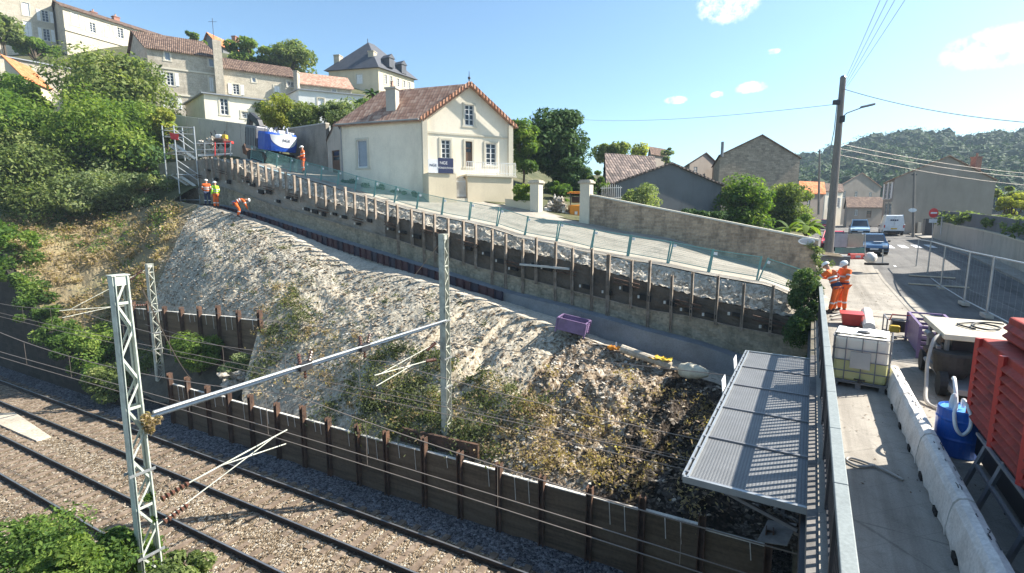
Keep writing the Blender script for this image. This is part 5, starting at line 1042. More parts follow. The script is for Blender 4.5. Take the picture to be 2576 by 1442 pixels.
# concrete kerb barrier
def barrier(t, L): 
    b = thing('concrete_barrier', '', 'barrier', fB(t+L/2, 1.71, 0), 'low concrete barriers on the bridge pavement'); g = MB(); pf = [(1.60, .0), (1.58, .1), (1.60, .3), (1.62, .42), (1.66, .49), (1.73, .515), (1.80, .49), (1.84, .42), (1.85, .3), (1.86, .1), (1.86, 0)]
    n = 14; vs = []; 
    for i in range(n+1):
        tt = t+.012+(L-.024)*i/n
        for r, z in pf: j = .005*fbm(tt*3, z*5+r, 2, 3); vs.append(fB(tt, r+j-(.02 if z < .05 and i % 3 == 0 else 0), z+.004*fbm(tt*2, r*9, 2)))
    w_ = len(pf); g.add(vs, [(i*w_+j, i*w_+j+1, (i+1)*w_+j+1, (i+1)*w_+j) for i in range(n) for j in range(w_-1)]+[tuple(range(w_))[::-1], tuple(range(n*w_, (n+1)*w_))]); g.build('body', M['barrier'], b, smooth=False)
    for q in (.25, .75): g = MB(); g.box(fB(t+L*q, 1.585, .035), .16, .05, .09, fB(1, 0), fB(0, 1)); g.build('drain_notch', M['dark'], b)
    for _ in range(9): 
        x, z = t+random.uniform(.1, L-.1), random.uniform(.44, .512); g = MB(); r = 1.745-random.uniform(-.04, .05); L_ = random.uniform(.03, .16); g.tube([fB(x, r, .514), fB(x+L_*.5, r+random.uniform(-.015, .015), .519), fB(x+L_, r, .514)], .006, 4); g.build('scuff', M['iron'], b)
    return b
bs = [barrier(t_, 1.98) for t_ in (3.2, 5.2, 7.2, 9.2, 11.2)]
for b, s in zip(bs, ('nearest the camera', 'second from the camera, in deep shade', 'third from the camera, beside the blue drum', 'fourth from the camera, in full sun beyond the blue drum', 'farthest from the camera, beside the water tank')): b['label'] = 'low worn white concrete barrier '+s
# water tank in its cage
ic = thing('water_tank', 'caged translucent water tank half full on the bridge pavement', 'tank', fB(13.1, 1.13, 0)); ax, ay = fB(-.12, 1).normalized(), fB(1, .12).normalized(); c0 = fB(13.2, 1.14, 0); CB = lambda x, y, z: c0+ax*x+ay*y+Vector((0, 0, z))
g = MB(); g.box(CB(0, 0, .64), .96, .96, .98, ax, ay); tk = g.build('tank_body', M['ibc'], ic, bevel=.07)
g = MB(); g.lathe([(.12, 0), (.12, .05), (.1, .06)], CB(0, 0, 1.13), 14); g.build('lid', M['black'], tk)
g = MB(); 
for x in (-.42, 0, .42):
    g.box(CB(x, 0, .05), .1, 1.0, .1, ax, ay)
for y in (-.45, 0, .45): g.box(CB(0, y, .12), 1.0, .1, .03, ax, ay)
g.build('pallet', M['greymetal'], ic)
g = MB(); h = .515
for x in (-.5, -.27, 0.02, .27, .5):
    for s in (-1, 1): g.tube([CB(x, s*h, .14), CB(x, s*h, 1.14)], .011, 5)
for y in (-.3, -.05, .2, .4):
    for s in (-1, 1): g.tube([CB(s*h, y, .14), CB(s*h, y, 1.14)], .011, 5)
for z in (.16, .38, .62, .86, 1.13): g.tube([CB(-h, -h, z), CB(h, -h, z), CB(h, h, z), CB(-h, h, z), CB(-h, -h, z)], .012, 5)
g.build('cage', M['greymetal'], ic)
g = MB(); g.box(CB(0, -.525, .64), .36, .012, .36, ax, ay); g.build('label_plate', M['galv'], ic)
g = MB(); g.tube([CB(.02, -.5, .2), CB(.02, -.6, .2)], .04, 8); g.box(CB(.02, -.6, .24), .2, .03, .03, ax, ay); g.build('valve', M['leaf_olive'] if 0 else M['black'], ic)
g = MB(); g.grid(lambda a, b: CB(-.5+a*.95, -.28+b*.8, 1.155+.012*fbm(a*5, b*3, 2)+(-.0)), 16, 12); tag(g.build('plastic_sheet', M['white'], smooth=True), 'crumpled white plastic sheet spread over the caged water tank', 'sheet')
# blue drum with white hose
dr_ = thing('drum', 'blue plastic drum with a white hose looped over its rim', 'drum', fB(9.98, 2.19)); dc = fB(9.98, 2.19)
g = MB(); g.lathe([(.27, 0), (.285, .03), (.285, .25), (.295, .28), (.285, .31), (.285, .55), (.295, .58), (.285, .61), (.282, .72), (.27, .745), (.262, .745), (.25, .715)], dc, 26); g.build('barrel', M['drum'], dr_, smooth=False)
g = MB(); g.lathe([(.248, .715), (.248, .722)], dc, 22); g.build('lid', paint('drum_lid', (.06, .25, .55), .4), dr_)
def hose(name, label, px, r, m, n=8, cat='hose'):
    pts = [Vector(p) for p in px]; out = []
    for i in range(len(pts)-1):
        a, b, c, d = pts[max(i-1, 0)], pts[i], pts[i+1], pts[min(i+2, len(pts)-1)]
        for j in range(6):
            t = j/6; out.append(.5*((2*b)+(c-a)*t+(2*a-5*b+4*c-d)*t*t+(-a+3*b-3*c+d)*t**3))
    out.append(pts[-1]); g = MB(); g.tube(out, r, n); return tag(g.build(name, M[m], smooth=True), label, cat)
H_ = lambda x, y, z: dc+fB(1, 0)*x+fB(0, 1)*y+Vector((0, 0, z))
hose('hose', 'white hose looping from the machine over the blue drum', [H_(.55, -.02, 1.05), H_(.30, -.06, 1.12), H_(.05, -.08, 1.0), H_(-.1, -.08, .8), H_(-.24, -.12, .72), H_(-.32, -.10, .52), H_(-.33, -.02, .42), H_(-.32, .06, .54), H_(-.26, .06, .74), H_(-.1, .0, .9), H_(.0, .02, .76)], .026, 'hose')
g = MB(); g.lathe([(.05, 0), (.055, .1), (.04, .2), (.02, .24)], H_(-.02, -.1, .72), 10); tag(g.build('funnel', M['hose']), 'white plastic hose coupling standing on the blue drum lid', 'coupling')
# red louvred machine on a black skid
RM = thing('compressor', 'tall red louvred site compressor on a dark stand', 'compressor', fB(7, 3, 0)); r0 = 2.24; ta, tb = 2.6, 9.86
def rb(name, t0, t1, ra, rb_, z0, z1, m, bevel=.02, parent=None):
    g = MB(); g.hexa([fB(t0, ra, z0), fB(t1, ra, z0), fB(t1, rb_, z0), fB(t0, rb_, z0)], [fB(t0, ra, z1), fB(t1, ra, z1), fB(t1, rb_, z1), fB(t0, rb_, z1)]); return g.build(name, M[m], parent or RM, bevel=bevel)
lb_ = rb('lower_housing', ta, tb, r0+.05, 4.2, .62, 1.90, 'red'); ub = rb('upper_housing', ta, tb-.05, r0+.3, 4.2, 1.904, 2.26, 'red', .03); rb('roof_plate', ta, tb-.1, r0+.5, 4.1, 2.262, 2.29, 'redbright', .01)
rb('skid', ta, tb-.1, r0+.12, 4.1, .12, .615, 'black')
tt = tb
for j in range(6):
    t1, t0 = tb-.02-j*1.12, tb-.02-(j+1)*1.12
    g = MB(); g.beam(fB(t1-.03, r0+.02, .62), fB(t1-.03, r0+.02, 1.90), .07, .07); g.build('frame_post', M['redbright'], lb_)  # brighter red on the posts stands in for sunlit edges
    for i in range(9):
        z = .70+i*.128; g = MB(); g.hexa([fB(t0+.03, r0-.01, z), fB(t1-.07, r0-.01, z), fB(t1-.07, r0+.06, z+.07), fB(t0+.03, r0+.06, z+.07)], [fB(t0+.03, r0-.01, z+.02), fB(t1-.07, r0-.01, z+.02), fB(t1-.07, r0+.06, z+.09), fB(t0+.03, r0+.06, z+.09)]); g.build('louvre', M['red'], lb_)
    for i in range(2):
        z = 1.97+i*.12; g = MB(); g.hexa([fB(t0+.03, r0+.24, z), fB(t1-.1, r0+.24, z), fB(t1-.1, r0+.3, z+.06), fB(t0+.03, r0+.3, z+.06)], [fB(t0+.03, r0+.24, z+.02), fB(t1-.1, r0+.24, z+.02), fB(t1-.1, r0+.3, z+.08), fB(t0+.03, r0+.3, z+.08)]); g.build('louvre', M['red'], ub)
g = MB(); g.tube([fB(tb-.25, r0+.7, 2.31), fB(tb-.9, r0+.62, 2.31), fB(tb-1.4, r0+.85, 2.31), fB(tb-2.6, r0+.9, 2.31)], .012, 5); g.build('cable', M['black'], RM)
sh_ = thing('sloping_frame', 'grey steel trestle frame leaning against the dark stand of the red compressor', 'frame', fB(8.3, 1.95)); 
for t_ in (8.75, 8.1, 6.95): g = MB(); g.beam(fB(t_+.06, r0+.02, .66), fB(t_-.04, r0-.2, 0), .045); g.build('leg', M['greymetal'], sh_)
g = MB(); g.beam(fB(8.76, r0-.09, .34), fB(6.9, r0-.09, .34), .04); g.build('rail', M['greymetal'], sh_); g = MB(); g.beam(fB(9.2, r0-.01, .63), fB(6.0, r0-.01, .63), .035); g.build('top_rail', M['galv'], sh_)
# grouting pump with pale lid
pm = thing('grout_pump', 'dark site pump under a pale flat lid beside the red compressor', 'pump', fB(14.6, 3.0)); 
def pb(name, t0, t1, ra, rb_, z0, z1, m, bv=.01): g = MB(); g.hexa([fB(t0, ra, z0), fB(t1, ra, z0), fB(t1, rb_, z0), fB(t0, rb_, z0)], [fB(t0, ra, z1), fB(t1, ra, z1), fB(t1, rb_, z1), fB(t0, rb_, z1)]); return g.build(name, M[m], pm, bevel=bv)
pb('lid', 13.5, 15.8, 2.55, 4.0, 1.12, 1.24, 'tan_panel', .02); pb('engine_block', 13.8, 15.4, 2.75, 3.8, .35, 1.05, 'black'); pb('chassis', 12.6, 15.6, 2.6, 3.9, .2, .32, 'greymetal'); pb('control_box', 13.0, 13.35, 3.1, 3.5, .45, .95, 'tan_panel')
for t_, r in ((13.7, 2.65), (13.7, 3.9), (15.5, 2.65), (15.5, 3.9)): g = MB(); g.beam(fB(t_, r, .3), fB(t_, r, 1.12), .06); g.build('post', M['greymetal'], pm)
for t_ in (13.2, 15.2):
    for r in (2.55, 3.9): g = MB(); q = fB(t_, r, .25); g.tube([q-fB(0, .07), q+fB(0, .07)], .25, 16); g.build('wheel', M['tyre'], pm)
for i in range(4): g = MB(); q = fB(13.9+i*.12, 2.78, .62+.1*(i % 2)); g.tube([q, q+fB(-.08, -.12, .1), q+fB(-.1, -.2, -.25)], .03, 7); g.build('pipe', M['greymetal'], pm)
for i in range(16):
    q = fB(random.uniform(13.6, 15.0), random.uniform(2.5, 2.74), random.uniform(.35, 1.0)); s_ = random.uniform(.08, .22); g = MB()
    if i % 3: g.box(q, s_*1.4, s_*.7, s_, fB(1, 0), fB(0, 1))
    else: g.tube([q, q+fB(s_*2, 0)], s_*.4, 9)
    g.build('engine_part', M[('greymetal', 'iron', 'galv', 'track', 'rust')[i % 5]], pm, bevel=.01)
g = MB(); g.lathe([(.22, 0), (.30, .15), (.34, .5), (.32, .56)], fB(13.6, 2.75, .3), 18); g.build('hopper', M['track'], pm)
hose('hose', 'grey hose arching down from the pump lid to the pavement', [fB(13.9, 2.62, 1.16), fB(13.6, 2.42, 1.1), fB(13.3, 2.3, .7), fB(12.9, 2.25, .3), fB(12.3, 2.2, .05), fB(11.9, 2.5, .04)], .035, 'greyhose')
hose('hose', 'dark cable coils lying on the pale pump lid', [fB(14.3, 3.2, 1.27), fB(14.8, 3.0, 1.27), fB(15.1, 3.4, 1.28), fB(14.7, 3.7, 1.28), fB(14.3, 3.4, 1.28), fB(14.6, 3.2, 1.29), fB(15.2, 3.5, 1.29), fB(15.3, 3.9, 1.27)], .02, 'black', cat='cable')
hose('hose', 'grey hose crossing the pavement beside the concrete barriers', [fB(12.2, 2.3, .04), fB(12.6, 2.8, .04), fB(12.0, 3.2, .04), fB(11.2, 3.0, .04), fB(10.9, 2.5, .04)], .03, 'greyhose')
# purple stacking crates
def crate(label, o, ax, ay, L, W, Hh, m='purple'):
    t = thing('crate', label, 'crate', o, 'purple stacking crates'); az = ax.cross(ay); az = az if az.z > 0 else -az; Q = lambda x, y, z: Vector(o)+ax*x+ay*y+az*z
    for s in (-1, 1):
        g = MB(); g.box(Q(0, s*W/2, Hh*.5+.05), L, .025, Hh-.1, ax, ay, az); g.build('side_panel', M[m], t)
        g = MB()
        for i in range(5): g.box(Q(s*L/2, 0, .15+i*(Hh-.2)/5), .025, W-.03, (Hh-.2)/9, ax, ay, az)
        g.build('slatted_end', M[m], t)
        for r in (-1, 1): g = MB(); g.box(Q(s*(L/2+.01), r*(W/2+.01), Hh/2), .07, .07, Hh, ax, ay, az); g.build('corner_post', M[m], t)
    g = MB(); g.box(Q(0, 0, .1), L-.04, W-.04, .03, ax, ay, az); g.build('floor', M['dark'], t)
    g = MB()
    for s in (-1, 1): g.box(Q(0, s*W/2, Hh), L, .06, .04, ax, ay, az); g.box(Q(s*L/2, 0, Hh), .06, W-.07, .04, ax, ay, az)
    g.build('rim', M[m], t); return t
crate('purple slatted metal crate on the bridge pavement behind the pump', fB(17.6, 3.05, 0), fB(1, .02).normalized(), fB(-.02, 1).normalized(), 2.3, .8, .85)
kc = toW(on_m(1433, 838, -4.0))[0]; zc = zbe(kc)
ca = (WK*.8+Vector((0, 0, .13))-WM*.12).normalized(); crate('purple metal crate standing on the bench path below the retaining wall', fW(kc, -3.75, zc+.06), ca, ca.cross(UP).normalized(), 1.25, .85, .62)
# small objects on the pavement
b_ = thing('bucket', 'square red plastic tub on the pavement behind the water tank', 'tub', fB(20.4, 1.35)); g = MB(); g.hexa([fB(20.1, 1.12, .02), fB(20.7, 1.12, .02), fB(20.7, 1.6, .02), fB(20.1, 1.6, .02)], [fB(20.04, 1.06, .42), fB(20.76, 1.06, .42), fB(20.76, 1.66, .42), fB(20.04, 1.66, .42)]); bo = g.build('tub', M['redbright'], b_, bevel=.03)
g = MB(); g.hexa([fB(20.0, 1.02, .40), fB(20.8, 1.02, .40), fB(20.8, 1.7, .40), fB(20.0, 1.7, .40)], [fB(20.0, 1.02, .44), fB(20.8, 1.02, .44), fB(20.8, 1.7, .44), fB(20.0, 1.7, .44)]); g.build('rim', M['redbright'], b_, bevel=.01)
g = MB(); g.tube([fB(19.2, 1.78, .18), fB(22.5, 1.95, .18)], .17, 12); tag(g.build('pipe_section', M['barrier']), 'pale concrete pipe lying on the pavement beside the red tub', 'pipe')
ge = thing('pump_trolley', 'small black and yellow engine pump in a tubular frame with wheels', 'engine pump', fB(19.2, 2.5)); E_ = lambda x, y, z: fB(19.0+x, 2.45+y, z)
g = MB()
for s in (-.3, .3): g.tube([E_(-.45, s, .1), E_(-.45, s, .62), E_(.45, s, .62), E_(.45, s, .1), E_(-.45, s, .1)], .02, 6)
for x in (-.45, .45): g.tube([E_(x, -.3, .62), E_(x, .3, .62)], .02, 6); g.tube([E_(x, -.3, .1), E_(x, .3, .1)], .02, 6)
g.build('frame', M['greymetal'], ge); g = MB(); g.box(E_(.08, .03, .36), .42, .34, .36, fB(1, 0), fB(0, 1)); g.build('engine', M['black'], ge, bevel=.04); g = MB(); g.box(E_(-.2, -.08, .3), .24, .26, .22, fB(1, 0), fB(0, 1)); g.build('fuel_tank', M['yellow'], ge, bevel=.04)
for s in (-.36, .36): g = MB(); q = E_(-.5, s, .16); g.tube([q-fB(0, .05), q+fB(0, .05)], .16, 14); g.build('wheel', M['tyre'], ge)
g = MB(); g.tube([E_(-.45, -.25, .6), E_(-.9, -.25, .85), E_(-.9, .25, .85), E_(-.45, .25, .6)], .018, 6); g.build('handle', M['redbright'], ge)
hose('hose', 'tangled hoses lying at the feet of the two workers by the railing', [fB(21.6, .8, .04), fB(22.2, 1.2, .06), fB(21.4, 1.5, .05), fB(22.0, 1.8, .05), fB(21.2, 1.2, .08), fB(20.9, .8, .04)], .035, 'greyhose')
hose('hose', 'short grey tube added for the hose-loop shadow on the pavement', [fB(8.75, 1.05, .03), fB(8.6, .85, .03), fB(8.72, .7, .03), fB(8.85, .78, .03), fB(8.7, 1.1, .03), fB(8.45, 1.35, .03)], .02, 'greyhose')  # added tube in place of the shadow of the drum hose
# site fencing along the street, off-frame building that shades the street
HB = [(2302, 686), (2332, 698), (2366, 724), (2425, 762), (2482, 792), (2590, 850)]
hp_ = [at_z(x, y, .12) for x, y in HB]
def mesh_panel(parent, p, q, h, frame_m, mesh_m, nv, nh, wire=.004, tr=.021, z0=.12):
    d = (q-p); L = d.length; d.normalize(); up = UP; f = lambda x, z: p+d*x+up*z
    g = MB(); g.tube([f(.04, 0), f(.04, h)], tr, 7); g.build('post', frame_m, parent); g = MB(); g.tube([f(L-.04, 0), f(L-.04, h)], tr, 7); g.build('post', frame_m, parent)
    g = MB(); g.tube([f(.04, h-.02), f(L-.04, h-.02)], tr, 7); g.build('top_rail', frame_m, parent); g = MB(); g.tube([f(.04, z0), f(L-.04, z0)], tr*.9, 7); g.build('bottom_rail', frame_m, parent)
    g = MB()
    for i in range(nv): x = .06+(L-.12)*(i+.5)/nv; g.beam(f(x, z0), f(x, h-.03), wire*2)
    for i in range(nh): z = z0+(h-z0)*(i+.5)/nh; g.beam(f(.05, z), f(L-.05, z), wire*2)
    g.build('wire_mesh', mesh_m, parent)
for i in range(len(hp_)-1):
    t = thing('site_fence', f'tall galvanised site fence panel along the street, {ORD[i+1]} from the far end', 'fence panel', hp_[i], 'galvanised fence panels along the street'); mesh_panel(t, hp_[i], hp_[i+1], 2.15, M['galv'], M['galv'], 7, 2, .0012, .03)
    g = MB(); d = (hp_[i+1]-hp_[i]).normalized(); g.box(hp_[i]+Vector((0, 0, -.02)), .75, .24, .14, d, d.cross(UP)); tag(g.build('concrete_block', M['concrete'], bevel=.02), f'concrete block foot under the galvanised fence, {ORD[i+1]} from the far end', 'fence foot', 'concrete fence feet')
g = MB(); p, q = fB(20, 12.4), fB(44, 12.4); 
off = thing('street_building', 'plain tall building outside the right edge of the picture', 'building', fB(32, 16, 0))
g.hexa([fB(20, 12.4, -.5), fB(44, 12.4, -.5), fB(44, 20, -.5), fB(20, 20, -.5)], [fB(20, 12.4, 9.2), fB(44, 12.4, 9.2), fB(44, 20, 9.2), fB(20, 20, 9.2)]); g.build('wall', M['brown_render'], off); g = MB(); g.hexa([fB(19.8, 12.2, 9.205), fB(44.2, 12.2, 9.205), fB(44.2, 20.2, 9.205), fB(19.8, 20.2, 9.205)], [fB(19.8, 12.2, 9.35), fB(44.2, 12.2, 9.35), fB(44.2, 20.2, 9.35), fB(19.8, 20.2, 9.35)]); g.build('roof', M['tile_old'], off)
# street wall on the right with fence and hedge
rw = thing('street_wall', 'grey concrete wall with dark fence boards along the right side of the street', 'wall', fB(50, 10.6, 0))
for i in range(9):
    t0, t1 = 33+i*3.6, 36.6+i*3.6; z0, z1 = zstreet(t0)-.1, zstreet(t1)-.1; ha = 1.75; g = MB(); g.hexa([fB(t0+.004, 10.5, z0), fB(t1-.004, 10.5, z1), fB(t1-.004, 10.8, z1), fB(t0+.004, 10.8, z0)], [fB(t0+.004, 10.5, z0+ha), fB(t1-.004, 10.5, z1+ha), fB(t1-.004, 10.8, z1+ha), fB(t0+.004, 10.8, z0+ha)]); g.build('wall_panel', M['concrete'], rw)
    g = MB(); g.hexa([fB(t0, 10.45, z0+ha+.004), fB(t1-.006, 10.45, z1+ha+.004), fB(t1-.006, 10.85, z1+ha+.004), fB(t0, 10.85, z0+ha+.004)], [fB(t0, 10.45, z0+ha+.1), fB(t1-.006, 10.45, z1+ha+.1), fB(t1-.006, 10.85, z1+ha+.1), fB(t0, 10.85, z0+ha+.1)]); g.build('coping', M['stone_trim'], rw)
    if i > 1: g = MB(); g.hexa([fB(t0+.01, 10.62, z0+ha+.11), fB(t1-.01, 10.62, z1+ha+.11), fB(t1-.01, 10.66, z1+ha+.11), fB(t0+.01, 10.66, z0+ha+.11)], [fB(t0+.01, 10.62, z0+ha+1.15), fB(t1-.01, 10.62, z1+ha+1.15), fB(t1-.01, 10.66, z1+ha+1.15), fB(t0+.01, 10.66, z0+ha+1.15)]); g.build('fence_board', M['grey_render'], rw)
along([fB(62, 10.9, 3.6), fB(52, 11.0, 3.5), fB(44, 11.1, 3.2), fB(38, 11.0, 2.9), fB(34, 11.1, 2.6)], 12000, .75, .14, 'garden_hedge', M['leaf_grey'], 'straggly hedge growing over the fence boards of the right street wall', 'hedge')
g = MB(); g.box(fB(70, 11, 2.4), 1.3, 1.2, 2.2, fB(1, 0), fB(0, 1)); tag(g.build('street_cabinet', M['iron'], bevel=.05), 'dark tall cabinet at the end of the right street wall', 'cabinet')
panelwall('garden_wall', 'low pale garden wall behind the white van', fB(74, 10.6), fB(86, 10.6), 1.4, 1.5, 3.0, 3.1, .3, 'concrete', 3, None)
panelwall('garden_wall', 'brown garden wall under the yellow shrub at the right edge', D(2490, 48), D(2640, 46), 0, 0, zat(2490, 548, 48), zat(2640, 550, 46), .3, 'brown_render', 2, None, 'stone_trim')
# poles, lamps, signs
up_ = thing('utility_pole', 'tall weathered utility pole with a street lamp arm at the corner of the bridge', 'utility pole', at_d(2082, 640, 30)); b = at_d(2081, 668, 30); tp = at_d(2121, 196, 30)
g = MB(); g.tube([b, b*.5+tp*.5, tp], [.26, .2, .15], 12); g.build('pole', M['woodpole'], up_, smooth=False)
g = MB(); g.tube([tp, tp+Vector((0, 0, .12))], [.17, .1], 10); g.build('cap', M['greymetal'], up_)
f = lambda px, py: at_d(px, py, 29.8)
lm = MB(); lm.tube([f(2118, 296), f(2130, 285), f(2146, 279), f(2168, 271)], .03, 7); la = lm.build('lamp_arm', M['greymetal'], up_); g = MB(); c = f(2183, 266); g.box(c, .8, .24, .13, (f(2200, 262)-f(2166, 270)).normalized(), (0, 1, 0)); g.build('lamp_head', M['greymetal'], la, bevel=.05)
g = MB(); g.box(f(2118, 300), .2, .25, .35); g.build('bracket_box', M['iron'], up_); g = MB(); g.tube([f(2107, 250), f(2098, 330), f(2086, 390)], .025, 5); g.build('stay_cable', M['greymetal'], up_); g = MB(); g.box(f(2104, 258), .35, .15, .25); g.build('insulator_bracket', M['iron'], up_)
for px, y0, y1, d_, lb in ((2298, 434, 597, 52, 'dark slim street pole in front of the grey-brown house'), (2060, 376, 540, 62, 'thin wooden pole beyond the utility pole')):
    t = thing('street_pole', lb, 'pole', at_d(px, y1, d_)); g = MB(); g.tube([at_d(px-1, y1, d_), at_d(px+2, y0, d_)], [.14, .1], 8); g.build('shaft', M['woodpole'], t)
    g = MB(); g.box(at_d(px+2, y0+6, d_), .5, .1, .1); g.build('crossarm', M['iron'], t)
s = thing('oval_sign', 'small white oval plate on the dark slim street pole', 'plate', at_d(2296, 529, 51.8)); g = MB(); c = at_d(2296, 529, 51.75); g.prism([c+Vector((.42*math.cos(a), 0, .2*math.sin(a))) for a in np.linspace(0, 2*math.pi, 20, endpoint=False)], (0, .02, 0)); g.build('plate', M['sign_white'], s)
ne = thing('no_entry_sign', 'round red no-entry sign on a post at the right street wall', 'road sign', at_d(2347, 606, 45)); c = at_d(2349, 536, 45); ring = lambda r, o: [c+Vector((r*math.cos(a), o, r*math.sin(a))) for a in np.linspace(0, 2*math.pi, 28, endpoint=False)]
g = MB(); g.prism(ring(.42, 0), (0, .03, 0)); g.build('disc', M['sign_red'], ne); g = MB(); g.prism(ring(.36, -.004), (0, -.004, 0)); g.build('face', M['sign_red'], ne); g = MB(); g.box(c+Vector((0, -.014, 0)), .56, .01, .13); g.build('bar', M['sign_white'], ne); g = MB(); g.box(at_d(2347, 556, 44.95), .7, .02, .32); g.build('sub_plate', M['sign_white'], ne); g = MB(); g.tube([at_d(2345, 606, 45.1), at_d(2348, 526, 45.1)], .035, 7); g.build('post', M['galv'], ne)
t = thing('marker_post', 'thin pale post right of the no-entry sign', 'post', at_d(2370, 590, 44)); g = MB(); g.tube([at_d(2366, 590, 44), at_d(2370, 548, 44)], .05, 7); g.build('shaft', M['galv'], t); g = MB(); g.box(at_d(2371, 547, 44), .22, .1, .14); g.build('head', M['galv'], t)
# overhead street wires
def cable(label, pts, r, sag=0, m='wire', name='overhead_wire', group=None):
    p, q = Vector(pts[0]), Vector(pts[1]); g = MB(); g.tube([p+(q-p)*i/16-Vector((0, 0, sag*4*(i/16)*(1-i/16))) for i in range(17)], r, 4, False); return tag(g.build(name, M[m]), label, 'wire', group)
wt = [f(2122, 210), f(2124, 214), f(2126, 218), f(2128, 222)]
for i, (x, lb) in enumerate(((2222, 'leftmost of the four wires rising from the utility pole to the top edge'), (2245, 'second from left of the four wires rising from the utility pole'), (2268, 'third from left of the four wires rising from the utility pole'), (2300, 'rightmost of the four wires rising from the utility pole to the top edge'))): cable(lb, (wt[i], at_d(x+22, -70, 16)), .009, .05, group='service wires from the utility pole')
cable('sagging cable running from the utility pole to the right edge', (f(2122, 224), at_d(2700, 316, 22)), .016, .35)
cable('long thin wire running left from the utility pole across the sky', (f(2108, 262), at_d(1450, 300, 70)), .014, .5)
for i, (y0, y1, lb) in enumerate(((372, 440, 'upper wire in front of the wooded hill'), (384, 450, 'middle wire in front of the wooded hill'), (400, 470, 'lower wire in front of the wooded hill'))): cable(lb, (at_d(2112, y0-10, 31), at_d(2640, y1, 48)), .014, .3, group='wires before the wooded hill')

scatter('pavement_grit', 900, lambda: (lambda t, r: fB(t, r, zstreet(t)+.012))(random.uniform(8, 30), random.uniform(.7, 3.4)), .022, M['chipd'])
g = MB(); g.box(fB(26, 3.9, -.082), .7, .45, .012, fB(1, 0), fB(0, 1)); tag(g.build('drain_cover', M['iron']), 'iron drain cover in the road beside the kerb', 'drain cover')
for i, (t_, r_, l_) in enumerate(((33.5, 4.6, 2.4), (36.5, 5.0, 2.0))): g = MB(); g.beam(fB(t_, r_, zstreet(t_)-.04), fB(t_-.3, r_+l_, zstreet(t_)-.04), .22, .05); tag(g.build('plank', M['plank']), ('nearer', 'farther')[i]+' loose plank lying flat across the street', 'plank', 'loose planks on the street')
# ------------------------------------------------------------------ lattice masts and overhead line
def lattice_mast(label, u, n, z0, z1, wn0, wn1, wu, m, mname='mast', npan=13, ivy=None):
    t = thing('lattice_mast', label, 'catenary mast', fR(u, n, z0), 'lattice catenary masts'); W_ = lambda f: (wn0+(wn1-wn0)*f)/2
    for s in (-1, 1):
        g = MB(); a = [fR(u+du, n+s*W_(0)+dn*s, z0) for du, dn in ((-wu/2, 0), (wu/2, 0), (wu/2, -.012), (-wu/2, -.012))]; b = [fR(u+du, n+s*W_(1)+dn*s, z1) for du, dn in ((-wu/2, 0), (wu/2, 0), (wu/2, -.012), (-wu/2, -.012))]; g.hexa(a, b)
        for e in (-1, 1): g.beam(fR(u+e*wu/2, n+s*(W_(0)-.03), z0), fR(u+e*wu/2, n+s*(W_(1)-.03), z1), .012, .06, up=fR(1, 0))
        g.build('channel', M[m], t)
    for e in (-1, 1):
        g = MB()
        for i in range(npan):
            f0, f1 = i/npan, (i+1)/npan; s = 1 if i % 2 else -1
            g.beam(fR(u+e*wu/2, n+s*(W_(f0)-.02), z0+(z1-z0)*f0), fR(u+e*wu/2, n-s*(W_(f1)-.02), z0+(z1-z0)*f1), .035, .012, up=fR(1, 0))
            if i % 4 == 2: g.beam(fR(u+e*wu/2, n-W_(f0), z0+(z1-z0)*f0), fR(u+e*wu/2, n+W_(f0), z0+(z1-z0)*f0), .012, .05)
        g.build('lacing', M[m], t)
    for f in (.28, .42, .6):
        z = z0+(z1-z0)*f; g = MB()
        for e in (-1, 1): g.beam(fR(u+e*(wu/2+.02), n-W_(f)-.06, z), fR(u+e*(wu/2+.02), n+W_(f)+.06, z), .02, .05)
        g.build('clamp', M['galv'], t)
    g = MB(); g.box(fR(u, n, z1+.01), wu+.04, wn1+.04, .02, fR(1, 0), fR(0, 1)); g.box(fR(u, n, z1-.09), wu+.01, wn1+.01, .16, fR(1, 0), fR(0, 1)); g.build('cap_plate', M[m], t)
    return t
m1 = lattice_mast('near grey-green lattice mast overgrown with ivy, in front of the tracks', 10.27, 4.52, -6.6, 2.66, .42, .25, .16, 'mast', npan=19)
m2 = lattice_mast('middle lattice mast standing on the slope behind the lower wall', 10.2, 14.3, -4.55, 3.08, .38, .27, .2, 'mast2', npan=21)
m3 = lattice_mast('far lattice mast in front of the short upper lagging wall', 29.3, 14.35, -5.2, 1.2, .42, .30, .2, 'mast2', npan=15)
def insul(a, b, parent, n_=6, r=.07):
    a, b = Vector(a), Vector(b); d = (b-a); g = MB()
    for i in range(n_):
        p = a+d*(i+.5)/n_; g.tube([p-d*.3/n_, p+d*.3/n_], [r, r*.55], 9)
    g.tube([a, b], .02, 6); return g.build('insulator', M['ceramic'], parent)
ub_, zb_ = 10.12, .02
bm = thing('portal_beam', 'pale twin-tube portal beam spanning the tracks between two lattice masts', 'portal beam', fR(ub_, 9.4, zb_))
for o, z in ((-.05, .05), (.05, -.06)): g = MB(); g.tube([fR(ub_+o, 4.75, zb_+z), fR(ub_+o, 14.2, zb_+z)], .035, 8); g.build('tube', M['galv'], bm)
for n_ in (8.2, 10.25):
    g = MB(); g.box(fR(ub_, n_, zb_), .16, .34, .2, fR(1, 0), fR(0, 1)); g.build('saddle', M['iron'], bm); insul(fR(ub_, n_-.14, zb_+.1), fR(ub_, n_-.16, zb_+.36), bm, 4, .06); insul(fR(ub_, n_+.14, zb_+.1), fR(ub_, n_+.24, zb_+.34), bm, 4, .06); insul(fR(ub_, n_, zb_-.1), fR(ub_, n_, zb_-.32), bm, 3, .05)
